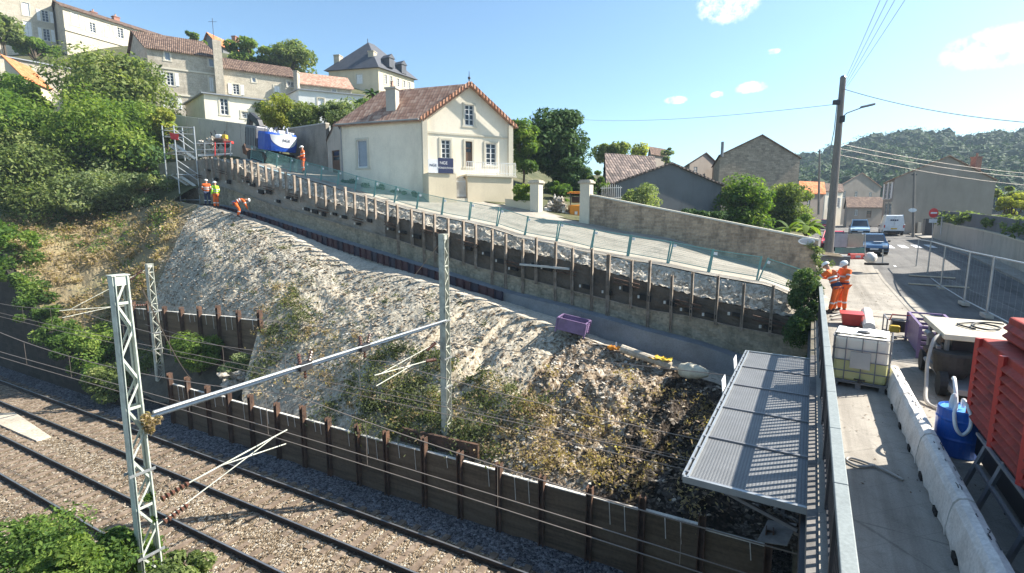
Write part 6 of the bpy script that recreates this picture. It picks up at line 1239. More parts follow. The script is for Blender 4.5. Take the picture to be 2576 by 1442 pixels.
def cantilever(label, u, n0, n1, za, zt, side):
    t = thing('cantilever', label, 'catenary bracket', fR(u, n0, za), 'catenary brackets'); s = 1 if n1 > n0 else -1; L = abs(n1-n0); q = lambda f, z: fR(u, n0+s*L*f, z)
    insul(q(.04, za), q(.22, za+.08), t); insul(q(.04, zt), q(.2, zt+.02*0+(za-zt)*.25), t)
    g = MB(); g.tube([q(.22, za+.08), q(1.0, za+.3)], .018, 7); g.build('bracket_tube', M['mast2'], t)
    g = MB(); g.tube([q(0, zt), q(.9, za+.28)], .013, 6); g.build('tie_rod', M['mast2'], t)
    g = MB(); g.tube([q(.45, za+.14), q(.98, za-.05)], .015, 6); g.build('steady_arm', M['mast2'], t)
cantilever('catenary bracket with brown insulators reaching out from the ivy-grown near mast', 10.6, 4.85, 7.95, -1.95, -2.45, 1); cantilever('catenary bracket on the left side of the middle mast', 10.4, 14.1, 10.9, -1.35, -.75, -1); cantilever('white and rusty catenary bracket reaching left from the far mast', 29.3, 14.15, 10.4, -.95, .9, -1)
def oh(label, n, z, sag=0, r=.011, u0=-6, u1=60):
    g = MB(); pts = []
    for i in range(141):
        u = u0+(u1-u0)*i/140; f = ((u-10.1)/19.2) % 1; pts.append(fR(u, n+.12*math.cos((u-10.1)/19.2*math.pi), z-sag*4*f*(1-f)))
    g.tube(pts, r, 5, False); return tag(g.build('contact_wire', M['wire']), label, 'wire', 'overhead line wires')
for n_, nm in ((7.73, 'near'), (10.98, 'far')):
    oh(f'messenger wire high above the {nm} railway track', n_, -.62, .5, .012); oh(f'upper contact wire above the {nm} railway track', n_+.03, -1.68, 0, .011); oh(f'lower contact wire above the {nm} railway track', n_-.04, -1.86, 0, .011)
    for k in range(14):
        u = 1+k*3.4; f_ = ((u-10.1)/19.2) % 1; o = .12*math.cos((u-10.1)/19.2*math.pi); g = MB(); g.tube([fR(u, n_+o, -.62-2.0*f_*(1-f_)), fR(u, n_+o, -1.86)], .006, 4); tag(g.build('dropper', M['wire']), f'thin dropper wire of the {nm} track line, {ORD[k+1]} from the bridge', 'wire', 'droppers of the overhead line')
cable('feeder cable strung high behind the lattice masts', (fR(-4, 14.2, -.4), fR(60, 14.2, -.2)), .012, .6); cable('thin earth wire running just above the lower lagging wall', (fR(-4, 13.7, -2.9), fR(29.3, 13.9, -2.0)), .01, .3)
cable('stay wire from the near mast top down to the lagging wall', (fR(10.1, 4.8, 2.4), fR(24.2, 13.2, -4.0)), .013, .25); cable('stay rod from the middle mast top up to the bench path', (fR(10.2, 14.35, 2.95), on_m(1040, 697, -4.2)), .014, 0)
along([fR(10.27, 4.5, -6.4), fR(10.27, 4.52, -4.4), fR(10.27, 4.52, -2.6), fR(10.27, 4.55, -1.2)], 2600, .14, .045, 'mast_ivy', M['leaf_ivy'], 'ivy climbing inside the near lattice mast', zs=1.2)
along([fR(10.1, 4.6, .02), fR(10.1, 4.72, -.25)], 900, .12, .04, 'dry_tuft', M['leaf_brown'], 'dry tuft of weeds caught on the near mast at the portal beam', 'dry tuft', zs=1.2)

# ------------------------------------------------------------------ green site barriers along the ramp
fp_ = [on_m(x, y, 0) for x, y in FENCE]; fp_ = [Vector((p.x, p.y, zr(toW(p)[0])+.02)) for p in fp_]
mast_panel = None
for i, (p, q) in enumerate(zip(fp_[:-1], fp_[1:])):
    d = q-p; L = d.length; d.normalize(); nrm = WM; up = nrm.cross(d) if nrm.cross(d).z > 0 else d.cross(nrm); up.normalize()
    lb = f'green mesh site barrier beside the ramp road, {ORD[i+1]} from the ivy corner'
    if mast_panel is None:
        t = thing('site_barrier', lb, 'barrier', (0, 0, 0), 'green mesh barriers along the ramp road'); f = lambda x, z: Vector((x, 0, z)); H = 1.0
        for x in (.02, .98): g = MB(); g.tube([f(x, 0), f(x, H+.04)], .022, 6); g.build('post', M['green_fence'], t)
        for z in (H, .16): g = MB(); g.tube([f(.02, z), f(.98, z)], .02, 6); g.build('rail', M['green_fence'], t)
        g = MB()
        for k in range(46): x = .04+.92*k/45; g.beam(f(x, .17), f(x, H-.01), .0026, .005)
        for k in range(9): z = .24+k*.08; g.beam(f(.02, z), f(.98, z), .006, .006)
        g.build('wire_mesh', M['green_fence'], t); g = MB(); g.box(f(.93, .86), .09, .02, .12); g.build('tag_plate', M['sign_white'], t); mast_panel = t
    else: t = copy_tree(mast_panel); t['label'] = lb
    t.matrix_world = Matrix(((d.x*L, -nrm.x, up.x, p.x), (d.y*L, -nrm.y, up.y, p.y), (d.z*L, -nrm.z, up.z, p.z), (0, 0, 0, 1)))
bpy.context.view_layer.update()

# ------------------------------------------------------------------ people
def person(label, loc, rz, J, top='hivis', legs='hivis', scale=1.0, vest=None, helm=True):
    t = thing('person', label, 'person', loc, None, rz); t.scale = (scale,)*3
    def skin(name, verts, edges, m, sub=2):
        me = bpy.data.meshes.new(name); me.from_pydata([v[0] for v in verts], edges, []); o = bpy.data.objects.new(name, me); col.objects.link(o); o.parent = t; me.materials.append(M[m])
        md = o.modifiers.new('skin', 'SKIN'); md.use_smooth_shade = True
        for i, v in enumerate(verts): r = v[1]; me.skin_vertices[0].data[i].radius = r if isinstance(r, tuple) else (r, r)
        me.skin_vertices[0].data[0].use_root = True; s = o.modifiers.new('sub', 'SUBSURF'); s.levels = 1; s.render_levels = sub; return o
    V = []; E = []
    def ad(p, r, to=None): V.append((tuple(p), r)); (E.append((to, len(V)-1)) if to is not None else None); return len(V)-1
    vv = {k: Vector(p) for k, p in J.items()}
    pe = ad(vv['pelvis'], .11); ch = ad(vv['chest'], .13, pe); nk = ad(vv['neck'], .058, ch); hd = ad(vv['neck']*.45+vv['head']*.55, .075, nk); ht = ad(vv['head'], (.085, .1), hd); ad(vv['head']+(vv['head']-vv['neck']).normalized()*.09, .06, ht)
    for s in 'lr':
        sh = ad(vv['sh'+s], .062, ch); el = ad(vv['el'+s], .043, sh); wr = ad(vv['wr'+s], .03, el); d = (vv['wr'+s]-vv['el'+s]).normalized(); hn = ad(vv['wr'+s]+d*.06, .038, wr); sd = d.cross(Vector((.3, 1, .2))).normalized(); b = vv['wr'+s]+d*.1
        for q, l in ((-.027, .062), (-.009, .075), (.009, .07), (.027, .055)):
            k1 = ad(b+sd*q, .0095, hn); k2 = ad(b+sd*q+d*l*.5+Vector((0, .012, -.004)), .009, k1); ad(b+sd*q+d*l*.8+Vector((0, .03, -.01)), .008, k2)
        th = ad(vv['wr'+s]+d*.045+sd*.045, .011, hn); ad(vv['wr'+s]+d*.085+sd*.06, .009, th)
        hp = ad(vv['hp'+s], .085, pe); kn = ad(vv['kn'+s], .058, hp); ak = ad(vv['an'+s], .042, kn); ad(vv['to'+s], .036, ak)
    skin('body', V, E, 'skin', 1)
    V2 = V; V = []; E = []
    pe = ad(vv['pelvis']+Vector((0, 0, -.03)), (.175, .13)); ch0 = ad(vv['pelvis']*.5+vv['chest']*.5, (.165, .12), pe); ch = ad(vv['chest'], (.18, .125), ch0); up = ad(vv['chest']*.35+vv['neck']*.65, (.13, .09), ch); ad(vv['neck'], .07, up)
    for s in 'lr':
        sh = ad(vv['sh'+s], .082, up); el = ad(vv['el'+s], .062, sh); ad(vv['wr'+s]*.94+vv['el'+s]*.06, .05, el)
    skin('jacket', V, E, top)
    V = []; E = []; pe = ad(vv['pelvis']+Vector((0, 0, .03)), (.165, .12))
    for s in 'lr': hp = ad(vv['hp'+s]-Vector((0, 0, .03)), .105, pe); kn = ad(vv['kn'+s], .08, hp); ad(vv['an'+s]*.93+vv['kn'+s]*.07, .07, kn)
    skin('trousers', V, E, legs)
    for s in 'lr':
        V = []; E = []; a = ad(vv['an'+s]+Vector((0, 0, .08)), .058); b = ad(vv['an'+s]-Vector((0, 0, .02)), .055, a); ad(vv['to'+s], (.05, .04), b); skin('boot', V, E, 'boots', 1)
    def ring(p, q, f, r0, r1, name='reflective_band', w_=.055, m='silverband'):
        d = (q-p).normalized(); c = p+(q-p)*f; a = d.cross(Vector((0, 1, .01))); a = a.normalized() if a.length > .1 else Vector((1, 0, 0)); b = d.cross(a); vs = []; n = 18
        for k in (-1, 1):
            for j in range(n): an = 2*math.pi*j/n; vs.append(c+d*k*w_/2+a*math.cos(an)*r0+b*math.sin(an)*r1)
        g = MB(); g.add(vs, [(j, (j+1) % n, n+(j+1) % n, n+j) for j in range(n)]); o = g.build(name, M[m]); o.parent = t; return o
    ring(vv['pelvis'], vv['chest'], .55, .178, .135); ring(vv['pelvis'], vv['chest'], .95, .19, .14)
    for s in 'lr': ring(vv['kn'+s], vv['an'+s], .35, .078, .078); ring(vv['sh'+s], vv['el'+s], .6, .072, .072)
    ring(vv['pelvis'], vv['chest'], -.12, .182, .14, 'waistband', .2, 'navy') if top == 'hivis' and legs == 'hivis' else None
    if vest:
        g = MB(); d = (vv['chest']-vv['pelvis']); 
        o = ring(vv['pelvis'], vv['chest'], .55, .185, .142, 'vest', d.length*1.5, vest)
    hx = vv['head']; hu = (vv['head']-vv['neck']).normalized(); fw = Vector(J.get('face', (0, 1, 0))).normalized(); fw = (fw-hu*fw.dot(hu)).normalized(); sx_ = fw.cross(hu)
    g = MB(); vs = []; n = 16; rows = [(.112, .0), (.112, .03), (.1, .075), (.065, .105), (.02, .118)]
    for r, z in rows:
        for j in range(n): an = 2*math.pi*j/n; vs.append(hx+hu*(z+.035)+fw*math.cos(an)*r*1.12+sx_*math.sin(an)*r)
    g.add(vs, [(i*n+j, i*n+(j+1) % n, (i+1)*n+(j+1) % n, (i+1)*n+j) for i in range(len(rows)-1) for j in range(n)]+[tuple(range(4*n, 5*n))]); g.box(hx+hu*.037+fw*.14, .14, .07, .012, sx_, fw, hu); h = g.build('helmet', M['helmet'], smooth=False); h.parent = t
    g = MB(); c = hx+fw*.092; g.box(c+fw*.012-hu*.01, .022, .03, .045, sx_, fw, hu); nz = g.build('nose', M['skin'], bevel=.006); nz.parent = t
    for s in (-1, 1):
        g = MB(); g.blob(hx+fw*.088+sx_*s*.032+hu*.012, .011, .011, .008, 6, 0); e = g.build('eye', M['black']); e.parent = t
        g = MB(); g.blob(hx+sx_*s*.09-hu*.005, .014, .02, .03, 6, 0); e = g.build('ear', M['skin']); e.parent = t
    g = MB(); g.box(hx+fw*.09-hu*.05, .045, .014, .01, sx_, fw, hu); mo = g.build('mouth', M['boots']); mo.parent = t
    return t
def pose(**k):
    J = dict(pelvis=(0, 0, .95), chest=(0, .01, 1.24), neck=(0, .01, 1.48), head=(0, .03, 1.63), shl=(-.19, 0, 1.42), shr=(.19, 0, 1.42), ell=(-.25, -.02, 1.14), elr=(.25, -.02, 1.14), wrl=(-.24, .08, .9), wrr=(.24, .08, .9), hpl=(-.09, 0, .92), hpr=(.09, 0, .92), knl=(-.11, .03, .5), knr=(.11, .03, .5), anl=(-.12, 0, .09), anr=(.12, 0, .09), tol=(-.14, .15, .04), tor=(.14, .15, .04))
    J.update(k); return J
lean = pose(pelvis=(0, -.06, .94), chest=(0, .08, 1.2), neck=(0, .2, 1.42), head=(0, .29, 1.55), shl=(-.19, .15, 1.36), shr=(.19, .15, 1.36), ell=(-.27, .4, 1.13), elr=(.27, .38, 1.12), wrl=(-.1, .52, 1.16), wrr=(.12, .52, 1.15), hpl=(-.09, -.12, .9), hpr=(.09, -.12, .9), knl=(-.1, -.06, .5), knr=(.12, -.02, .5), face=(0, .8, -.5))
toward_rail = math.atan2(-fB(0, -1).x, fB(0, -1).y)
person('worker in orange high-visibility clothes bent forward over the end of the bridge railing', fB(22.5, .86, .02), toward_rail-.5, lean, 'hivis', 'hivis', 1.15)
person('worker in orange standing upright behind the one leaning on the railing', fB(22.9, 1.2, .02), toward_rail+.6, pose(head=(-.02, .07, 1.6), ell=(-.27, .1, 1.18), wrl=(-.12, .3, 1.1), elr=(.27, .08, 1.16), wrr=(.12, .3, 1.08), face=(-.2, 1, -.3)), 'hivis', 'hivis', 1.15)
kq = toW(on_m(763, 444, .5))[0]; person('lone worker in orange standing on the ramp road in front of the blue excavator', fW(kq, .55, zroad(kq, .55)+.02), 2.2, pose(wrl=(-.2, .25, 1.05), wrr=(.22, .22, 1.0), knl=(-.15, .06, .5), anl=(-.17, .02, .09), tol=(-.2, .16, .04)), 'hivis', 'hivis', 1.08)
kq = toW(on_m(523, 515, -3.1))[0]; person('worker in orange jacket and dark trousers standing below the stair tower', fW(kq, -3.1, benchf((kq+2.05)/45, .55).z), .4, pose(wrl=(-.15, .22, 1.0), wrr=(.15, .25, 1.0)), 'hivis', 'navy', 1.08)
kq = toW(on_m(545, 517, -3.1))[0]; person('worker in a yellow vest and orange trousers beside the orange-jacketed worker', fW(kq, -3.1, benchf((kq+2.05)/45, .55).z), 1.2, pose(), 'hiyellow', 'hivis', 1.08)
kq = toW(on_m(607, 543, -3.5))[0]; person('worker in orange bending down over the formwork on the bench path', fW(kq, -3.6, benchf((kq+2.05)/45, .75).z), -1.1, pose(pelvis=(0, -.2, .88), chest=(0, .1, 1.02), neck=(0, .33, 1.05), head=(0, .47, 1.03), shl=(-.18, .27, 1.02), shr=(.18, .27, 1.02), ell=(-.2, .36, .74), elr=(.2, .36, .74), wrl=(-.12, .45, .5), wrr=(.12, .45, .5), hpl=(-.09, -.18, .85), hpr=(.09, -.18, .85), knl=(-.12, 0, .48), knr=(.12, .02, .48), anl=(-.13, -.12, .09), anr=(.13, -.1, .09), tol=(-.15, .03, .04), tor=(.15, .05, .04), face=(0, .3, -1)), 'hivis', 'hivis', 1.12)

# ------------------------------------------------------------------ excavator on the ramp
ke, me_ = toW(at_d(681, 395, 40)); eb = fW(ke, me_); gz = zat(690, 406, 39); FX = Vector((-math.sin(R(52)), math.cos(R(52)), .16)).normalized(); RX = FX.cross(UP).normalized(); UX = RX.cross(FX)
ex = thing('excavator', 'blue and white tracked excavator seen from behind at the top of the ramp', 'excavator', (eb.x, eb.y, gz)); XO = Vector((eb.x, eb.y, gz)); ES = .88
Q = lambda x, y, z: XO+(RX*x+FX*y+UX*z)*ES
for s in (-1, 1):
    pr_ = [(-1.75, .42), (-1.55, .12), (-1.2, .0), (1.2, 0), (1.55, .12), (1.75, .42), (1.6, .72), (1.3, .84), (-1.3, .84), (-1.6, .72)]; g = MB(); g.prism([Q(s*1.05-.27, y, z) for y, z in pr_], RX*.54); o = g.build('crawler_track', M['track'], ex)
    g = MB()
    for i in range(22): g.box(Q(s*1.05, -1.4+i*.133, .86), .58, .07, .05, RX, FX, UX)
    g.build('track_shoes', M['track'], o)
g = MB(); g.box(Q(0, 0, .6), 1.6, 2.0, .5, RX, FX, UX); g.lathe([(.6, 0), (.6, .3)], Q(0, 0, .8), 16); g.build('undercarriage', M['iron'], ex)
cw = MB(); ring = []
for i in range(13): a = math.pi*(i/12); ring.append((1.42*math.cos(a), -1.35-.85*math.sin(a)**.7))
ring += [(-1.42, -.6), (1.42, -.6)]
cw.add([Q(x, y, 1.12) for x, y in ring]+[Q(x*1.03, y*1.02, 1.5) for x, y in ring]+[Q(x*1.03, y*1.02, 2.45) for x, y in ring]+[Q(x*.98, y*.98+.02, 2.62) for x, y in ring], [(k*15+i, k*15+(i+1) % 15, (k+1)*15+(i+1) % 15, (k+1)*15+i) for k in range(3) for i in range(15)]+[tuple(range(45, 60)), tuple(range(15))[::-1]])
cwo = cw.build('counterweight', M['blue'], ex)
sw = MB(); n = 20                                            # white swoosh panel on the counterweight
def cws(f, z, o=.012): a = math.pi*f; s_ = 1.03+o; return Q(1.42*s_*math.cos(a), (-1.35-.85*math.sin(a)**.7)*1.02-o, z)
for i in range(n):
    f0, f1 = .16+.62*i/n, .16+.62*(i+1)/n; zl = lambda f: 2.44-.98*max(0, 1-((f-.47)/.31)**2)**.55
    sw.quad(cws(f0, zl(f0)), cws(f1, zl(f1)), cws(f1, 2.45), cws(f0, 2.45))
sw.build('white_panel', M['machine_white'], cwo)
lp = cws(.46, 2.05, .03); text('NGE', .3, lp, (cws(.40, 2.05, .03)-cws(.52, 2.05, .03)), UX, 'lettering', M['navy'], cwo)
g = MB(); g.box(Q(.35, .15, 1.75), 1.95, 1.7, 1.25, RX, FX, UX); g.build('engine_housing', M['machine_white'], ex, bevel=.06)
for i in range(9): g = MB(); g.box(Q(random.uniform(-.7, 1.2), random.uniform(-1.3, .4), 2.5+random.uniform(0, .25)), random.uniform(.2, .6), random.uniform(.2, .5), random.uniform(.15, .45), RX, FX, UX); g.build('engine_cover', M[random.choice(('machine_white', 'greymetal', 'galv'))], ex, bevel=.02)
for i in range(14):
    a = Q(random.uniform(-1.2, 1.1), random.uniform(-1.4, .3), 2.6); b = a+UX*random.uniform(.2, .55)+RX*random.uniform(-.5, .5)+FX*random.uniform(-.4, .4); g = MB(); g.tube([a, (a+b)/2+UX*.15, b], random.uniform(.02, .05), 6); g.build('hydraulic_hose', M[('iron', 'galv', 'machine_white', 'greymetal')[i % 4]], ex)
for i in range(7): g = MB(); g.tube([Q(-1.48, -.2+i*.3, 1.3), Q(-1.48, -.2+i*.3, 2.75)], .03, 5); g.build('guard_bar', M['iron'], ex)
g = MB(); g.tube([Q(.7, -.7, 2.6), Q(.7, -.7, 3.1), Q(.75, -.8, 3.25)], .06, 8); g.build('exhaust', M['galv'], ex)
for s in (-1, 1):
    g = MB(); g.tube([Q(s*1.3, -1.5, 2.6), Q(s*1.3, -1.5, 3.0), Q(s*1.3, .2, 3.0), Q(s*1.3, .2, 2.6)], .025, 6); g.build('handrail', M['iron'], ex)
g = MB(); g.box(Q(-.92, .75, 1.98), .98, 1.7, 1.75, RX, FX, UX); cb = g.build('cab', M['greymetal'], ex, bevel=.08)
for y0, y1 in ((0, .5), (.58, 1.0), (1.08, 1.5)): g = MB(); g.box(Q(-1.42, (y0+y1)/2, 2.2), .02, y1-y0, 1.1, RX, FX, UX); g.build('cab_window', M['cabglass'], cb)
g = MB(); g.box(Q(-.92, -.115, 2.35), .75, .02, .75, RX, FX, UX); g.build('rear_window', M['cabglass'], cb)
g = MB(); g.box(Q(-.92, .75, 2.89), .9, 1.6, .06, RX, FX, UX); g.build('cab_roof', M['machine_white'], cb, bevel=.02)
def boom(name, pts, ws, m): 
    g = MB()
    for a, b, w_ in zip(pts[:-1], pts[1:], ws): g.beam(Q(*a), Q(*b), .34, w_, up=UX if 0 else UP)
    return g.build(name, M[m], ex)
boom('boom', [(.1, 1.2, 1.6), (.1, 2.6, 3.4), (.1, 4.0, 3.9)], [.55, .5], 'iron'); boom('stick', [(.1, 4.0, 3.9), (.1, 4.6, 2.2), (.1, 4.4, 1.2)], [.4, .34], 'iron')
g = MB(); g.tube([Q(-.15, 1.3, 1.5), Q(-.15, 2.5, 3.0)], .07, 8); g.build('hydraulic_ram', M['galv'], ex)
g = MB(); g.prism([Q(-.4, y, z) for y, z in ((4.3, 1.3), (4.7, 1.0), (4.5, .4), (4.0, .3), (3.8, .7))], RX*1.0); g.build('bucket', M['rust'], ex)

# ------------------------------------------------------------------ stair tower
st = thing('stair_tower', 'galvanised scaffold stair tower at the upper end of the retaining wall', 'stair tower', at_d(470, 505, 39.6)); S = {}
for nm, px, d_ in (('fl', 447, 39.4), ('fr', 497, 39.9), ('bl', 418, 41.0), ('br', 468, 41.5)): p = at_d(px, 430, d_); S[nm] = Vector((p.x, p.y, 0))
zb0, zt0 = zat(470, 506, 39.6), zat(470, 320, 39.6); V3 = lambda nm, z: S[nm]+Vector((0, 0, z))
for nm in S: g = MB(); g.tube([V3(nm, zb0-.3), V3(nm, zt0+(.1 if nm[0] == 'f' else .35))], .05, 7); g.build('standard', M['galv'], st)
lv = [zat(470, y, 39.6) for y in (503, 440, 382)]
for z in (*lv, zt0, zt0-.5):
    for a, b in (('fl', 'fr'), ('fr', 'br'), ('br', 'bl'), ('bl', 'fl')): g = MB(); g.tube([V3(a, z), V3(b, z)], .035, 6); g.build('ledger', M['galv'], st)
for i in range(2):
    zl, zh_ = zat(470, (472, 398)[i], 39.6), zat(470, (438, 362)[i], 39.6); g = MB()
    for o in (0, .75): a = S['fl']+(S['bl']-S['fl'])*(.1+o*.55); b = S['fr']+(S['br']-S['fr'])*(.1+o*.55); g.beam(a+Vector((0, 0, zh_)), b+Vector((0, 0, zl)), .05, .2)
    fl_ = g.build('stair_flight', M['galv'], st); g = MB()
    for k in range(8): f_ = (k+.5)/8; a = S['fl']+(S['fr']-S['fl'])*f_; b = S['bl']+(S['br']-S['bl'])*f_; z = zh_+(zl-zh_)*f_+.06; g.beam(a*.9+b*.1+Vector((0, 0, z)), a*.5+b*.5+Vector((0, 0, z)), .24, .03)
    g.build('treads', M['galv'], fl_)
    for dz in (.55, 1.05): g = MB(); g.tube([V3('fl', zh_+dz), V3('fr', zl+dz)], .035, 6); g.build('handrail', M['galv'], st)
for z in lv[1:]: g = MB(); a, b = S['fl'], S['bl']; e = (S['fr']-S['fl'])*.35; g.hexa([a+Vector((0, 0, z)), a+e+Vector((0, 0, z)), b+e+Vector((0, 0, z)), b+Vector((0, 0, z))], [a+Vector((0, 0, z+.05)), a+e+Vector((0, 0, z+.05)), b+e+Vector((0, 0, z+.05)), b+Vector((0, 0, z+.05))]); g.build('landing', M['galv'], st)
g = MB(); c = at_d(437, 343, 39.3); g.prism([c+Vector((-.3, 0, .3)), c+Vector((.35, 0, .15)), c+Vector((.3, 0, -.3)), c+Vector((-.25, 0, -.2))], (0, .02, 0)); g.build('barrier_tape', M['sign_red'], st)
gw = thing('gangway', 'scaffold gangway with white and red guard rails joining stair tower and ramp', 'gangway', at_d(540, 392, 40.3)); Gp = lambda px, py, d_=40.2: at_d(px, py, d_)
g = MB(); g.hexa([Gp(498, 394), Gp(585, 389, 40.8), Gp(585, 387, 42), Gp(498, 391, 41.4)], [p+Vector((0, 0, .07)) for p in (Gp(498, 394), Gp(585, 389, 40.8), Gp(585, 387, 42), Gp(498, 391, 41.4))]); g.build('deck', M['galv'], gw)
for y in (362, 377): g = MB(); g.tube([Gp(495, y), Gp(582, y-1, 40.8)], .045, 6); g.build('guard_rail', M['galv'], gw)
for px in (515, 541, 566, 580): g = MB(); g.tube([Gp(px, 393, 40.3), Gp(px, 358, 40.3)], .035, 6); g.build('post', M['sign_red'] if px in (541, 566) else M['galv'], gw)
g = MB()
for i in range(26): c = at_d(random.uniform(500, 548), random.uniform(352, 392), 42.6); g.blob(c, random.uniform(.12, .35), random.uniform(.12, .3), random.uniform(.1, .26), 6, .4)
tag(g.build('rubble_pile', M['chip']), 'pile of pale rubble behind the scaffold gangway', 'rubble pile')
yp = thing('small_digger', 'small yellow and red machine parked behind the gangway', 'machine', at_d(555, 375, 43)); Y_ = lambda px, py, d_=43: at_d(px, py, d_)
g = MB(); g.box(Y_(553, 356), 1.2, .9, .4); g.build('body', M['rust'], yp, bevel=.1); g = MB(); g.box(Y_(552, 344), .5, .5, .35); g.build('cowl', M['machine_white'], yp, bevel=.1); g = MB(); g.box(Y_(566, 345), .35, .4, .35); g.build('engine', M['yellow'], yp, bevel=.06); g = MB(); g.box(Y_(575, 359, 42.7), .7, .4, .22); g.build('tool_box', M['redbright'], yp, bevel=.05)
for px in (540, 566): g = MB(); q = Y_(px, 363, 42.6); g.tube([q, q+Vector((0, .3, 0))], .26, 12); g.build('wheel', M['tyre'], yp)
for a, b in (((535, 345), (530, 332)), ((545, 340), (540, 328)), ((562, 345), (566, 330))): g = MB(); g.tube([Y_(*a), Y_(*b)], .05, 6); g.build('lever', M['iron'], yp)

# ------------------------------------------------------------------ gateway: rubble and orange machine
rp = MB()
for i in range(70):
    f_ = random.random(); c = at_d(1372+58*f_, 553-random.random()*(22+34*math.sin(math.pi*min(1, f_*1.1))), 33.9+random.uniform(-.5, 1.0)); rp.blob(c, random.uniform(.1, .38), random.uniform(.1, .3), random.uniform(.08, .28), 6, .4)
tag(rp.build('rubble_pile', M['chip']), 'heap of pale rubble in the gateway between the two pillars', 'rubble pile')
om = thing('mini_dumper', 'small orange site machine half hidden behind the right gate pillar', 'machine', at_d(1448, 555, 33.8)); O_ = lambda px, py, d_=33.8: at_d(px, py, d_)
g = MB(); g.box(O_(1449, 532), .95, 1.3, .85); g.build('body', M['orange'], om, bevel=.08); g = MB(); g.box(O_(1447, 485), .95, 1.2, .1); g.build('canopy_roof', M['orange'], om, bevel=.03)
for px in (1435, 1460): g = MB(); g.tube([O_(px, 518, 33.3), O_(px, 486, 33.3)], .04, 6); g.build('canopy_post', M['iron'], om)
g = MB(); g.box(O_(1449, 503, 34.1), .6, .4, .4); g.build('seat', M['black'], om, bevel=.05); g = MB(); g.box(O_(1449, 536, 33.1), .18, .02, .2); g.build('plate', M['sign_white'], om)
for px in (1437, 1461): g = MB(); q = O_(px, 552, 33.3); g.tube([q, q+Vector((0, 1.2, 0))], .22, 10); g.build('track_unit', M['tyre'], om)

# ------------------------------------------------------------------ vehicles in the street
def vehicle(label, t, r, heading, L, W, Hh, kind, m, name='car', cat='car'):
    o = fB(t, r, zstreet(t)-.09); v = thing(name, label, cat, o, 'vehicles in the street'); Y_ = fB(heading, 0).normalized(); X_ = Y_.cross(UP); C = lambda x, y, z: o+X_*x+Y_*y+UP*z
    if kind == 'car':
        low = [(-L/2, .3), (-L/2+.05, .85), (-L*.2, .92), (L*.18, .92), (L/2-.15, .74), (L/2, .55), (L/2, .28)]; cab = [(-L*.45, .86), (-L*.36, Hh-.08), (-L*.25, Hh), (L*.02, Hh), (L*.24, .9)]
    else:
        low = [(-L/2, .35), (-L/2, 1.2), (L*.3, 1.2), (L/2-.1, .95), (L/2, .6), (L/2, .3)]; cab = [(-L/2+.02, 1.18), (-L/2+.1, Hh-.1), (-L/2+.3, Hh), (L*.14, Hh), (L*.34, 1.2)]
    def loft(pf, w0, w1):
        g = MB(); n = len(pf); zz = [p[1] for p in pf]; z0, z1 = min(zz), max(zz); ww = [(w0+(w1-w0)*(z-z0)/(z1-z0))/2 for z in zz]
        g.add([C(-w_, y, z) for (y, z), w_ in zip(pf, ww)]+[C(w_, y, z) for (y, z), w_ in zip(pf, ww)], [tuple(range(n)), tuple(range(n, 2*n))[::-1]]+[(i, (i+1) % n, n+(i+1) % n, n+i) for i in range(n)]); return g
    b = loft(low, W*.98, W).build('body', M[m], v, bevel=.05); cb_ = loft(cab, W*.95, W*.78).build('cabin', M[m], v, bevel=.04)
    y0, y1 = cab[0][0], cab[-1][0]; h0, h1 = (.96, Hh-.1)
    if kind == 'van': h0 = 1.25
    g = MB(); a, b2 = cab[-1], cab[-2]; wv = W*.36
    def gl(name, p, q, w0, w1, off): 
        g = MB(); d = Vector((0, q[0]-p[0], q[1]-p[1])); nn = Y_*(q[1]-p[1])-UP*(q[0]-p[0]); nn.normalize(); nn = nn*off
        P0, P1 = C(0, p[0]+(q[0]-p[0])*.1, p[1]+(q[1]-p[1])*.1), C(0, p[0]+(q[0]-p[0])*.88, p[1]+(q[1]-p[1])*.88); g.quad(P0-X_*w0+nn, P0+X_*w0+nn, P1+X_*w1+nn, P1-X_*w1+nn); return g.build(name, M['glass'], cb_)
    gl('windscreen', a, b2, W*.42, W*.36, .012)
    if kind == 'car': gl('rear_window', cab[0], cab[1], W*.42, W*.36, -.012)
    for s in (-1, 1):
        g = MB(); ya, yb = (cab[0][0]+.25, cab[-2][0]-.05) if kind == 'car' else (L*.0, L*.2); w0, w1 = W*.476, W*.40
        g.quad(C(s*w0, ya-.05, h0), C(s*w0, yb+.35, h0), C(s*w1, yb, h1), C(s*w1, ya+.1, h1)); g.build('side_window', M['glass'], cb_)
        for yy in (-L*.31, L*.31): g = MB(); q = C(s*(W/2-.1), yy, .32); g.tube([q-X_*.11, q+X_*.11], .32, 14); wh = g.build('wheel', M['tyre'], v); g = MB(); g.tube([q+X_*s*.112, q+X_*s*.125], .19, 10); g.build('rim', M['galv'], wh)
        g = MB(); g.box(C(s*W*.36, L/2-.02, .66), .3, .06, .14, X_, Y_); g.build('headlight', M['machine_white'], v, bevel=.02); g = MB(); g.box(C(s*W*.45, -L/2+.0, 1.0 if kind == 'van' else .75), .12, .05, .3 if kind == 'van' else .16, X_, Y_); g.build('tail_light', M['lampglass'], v)
        g = MB(); g.box(C(s*(W/2+.08), L*.2, 1.0), .16, .08, .12, X_, Y_); g.build('mirror', M['black'], v)
    for s in (-1, 1): g = MB(); g.box(C(0, s*(L/2+.01), .42), W*.94, .08, .2, X_, Y_); g.build('bumper', M['black'], v, bevel=.03)
    g = MB(); g.box(C(0, L/2+.055, .45), .5, .01, .11, X_, Y_); g.build('number_plate', M['sign_white'], v)
    return v, C, X_, Y_
vb, C, X_, Y_ = vehicle('dark blue car facing the bridge beside the grey site panel', 47.2, 4.0, -1, 4.1, 1.78, 1.52, 'car', 'carblue')
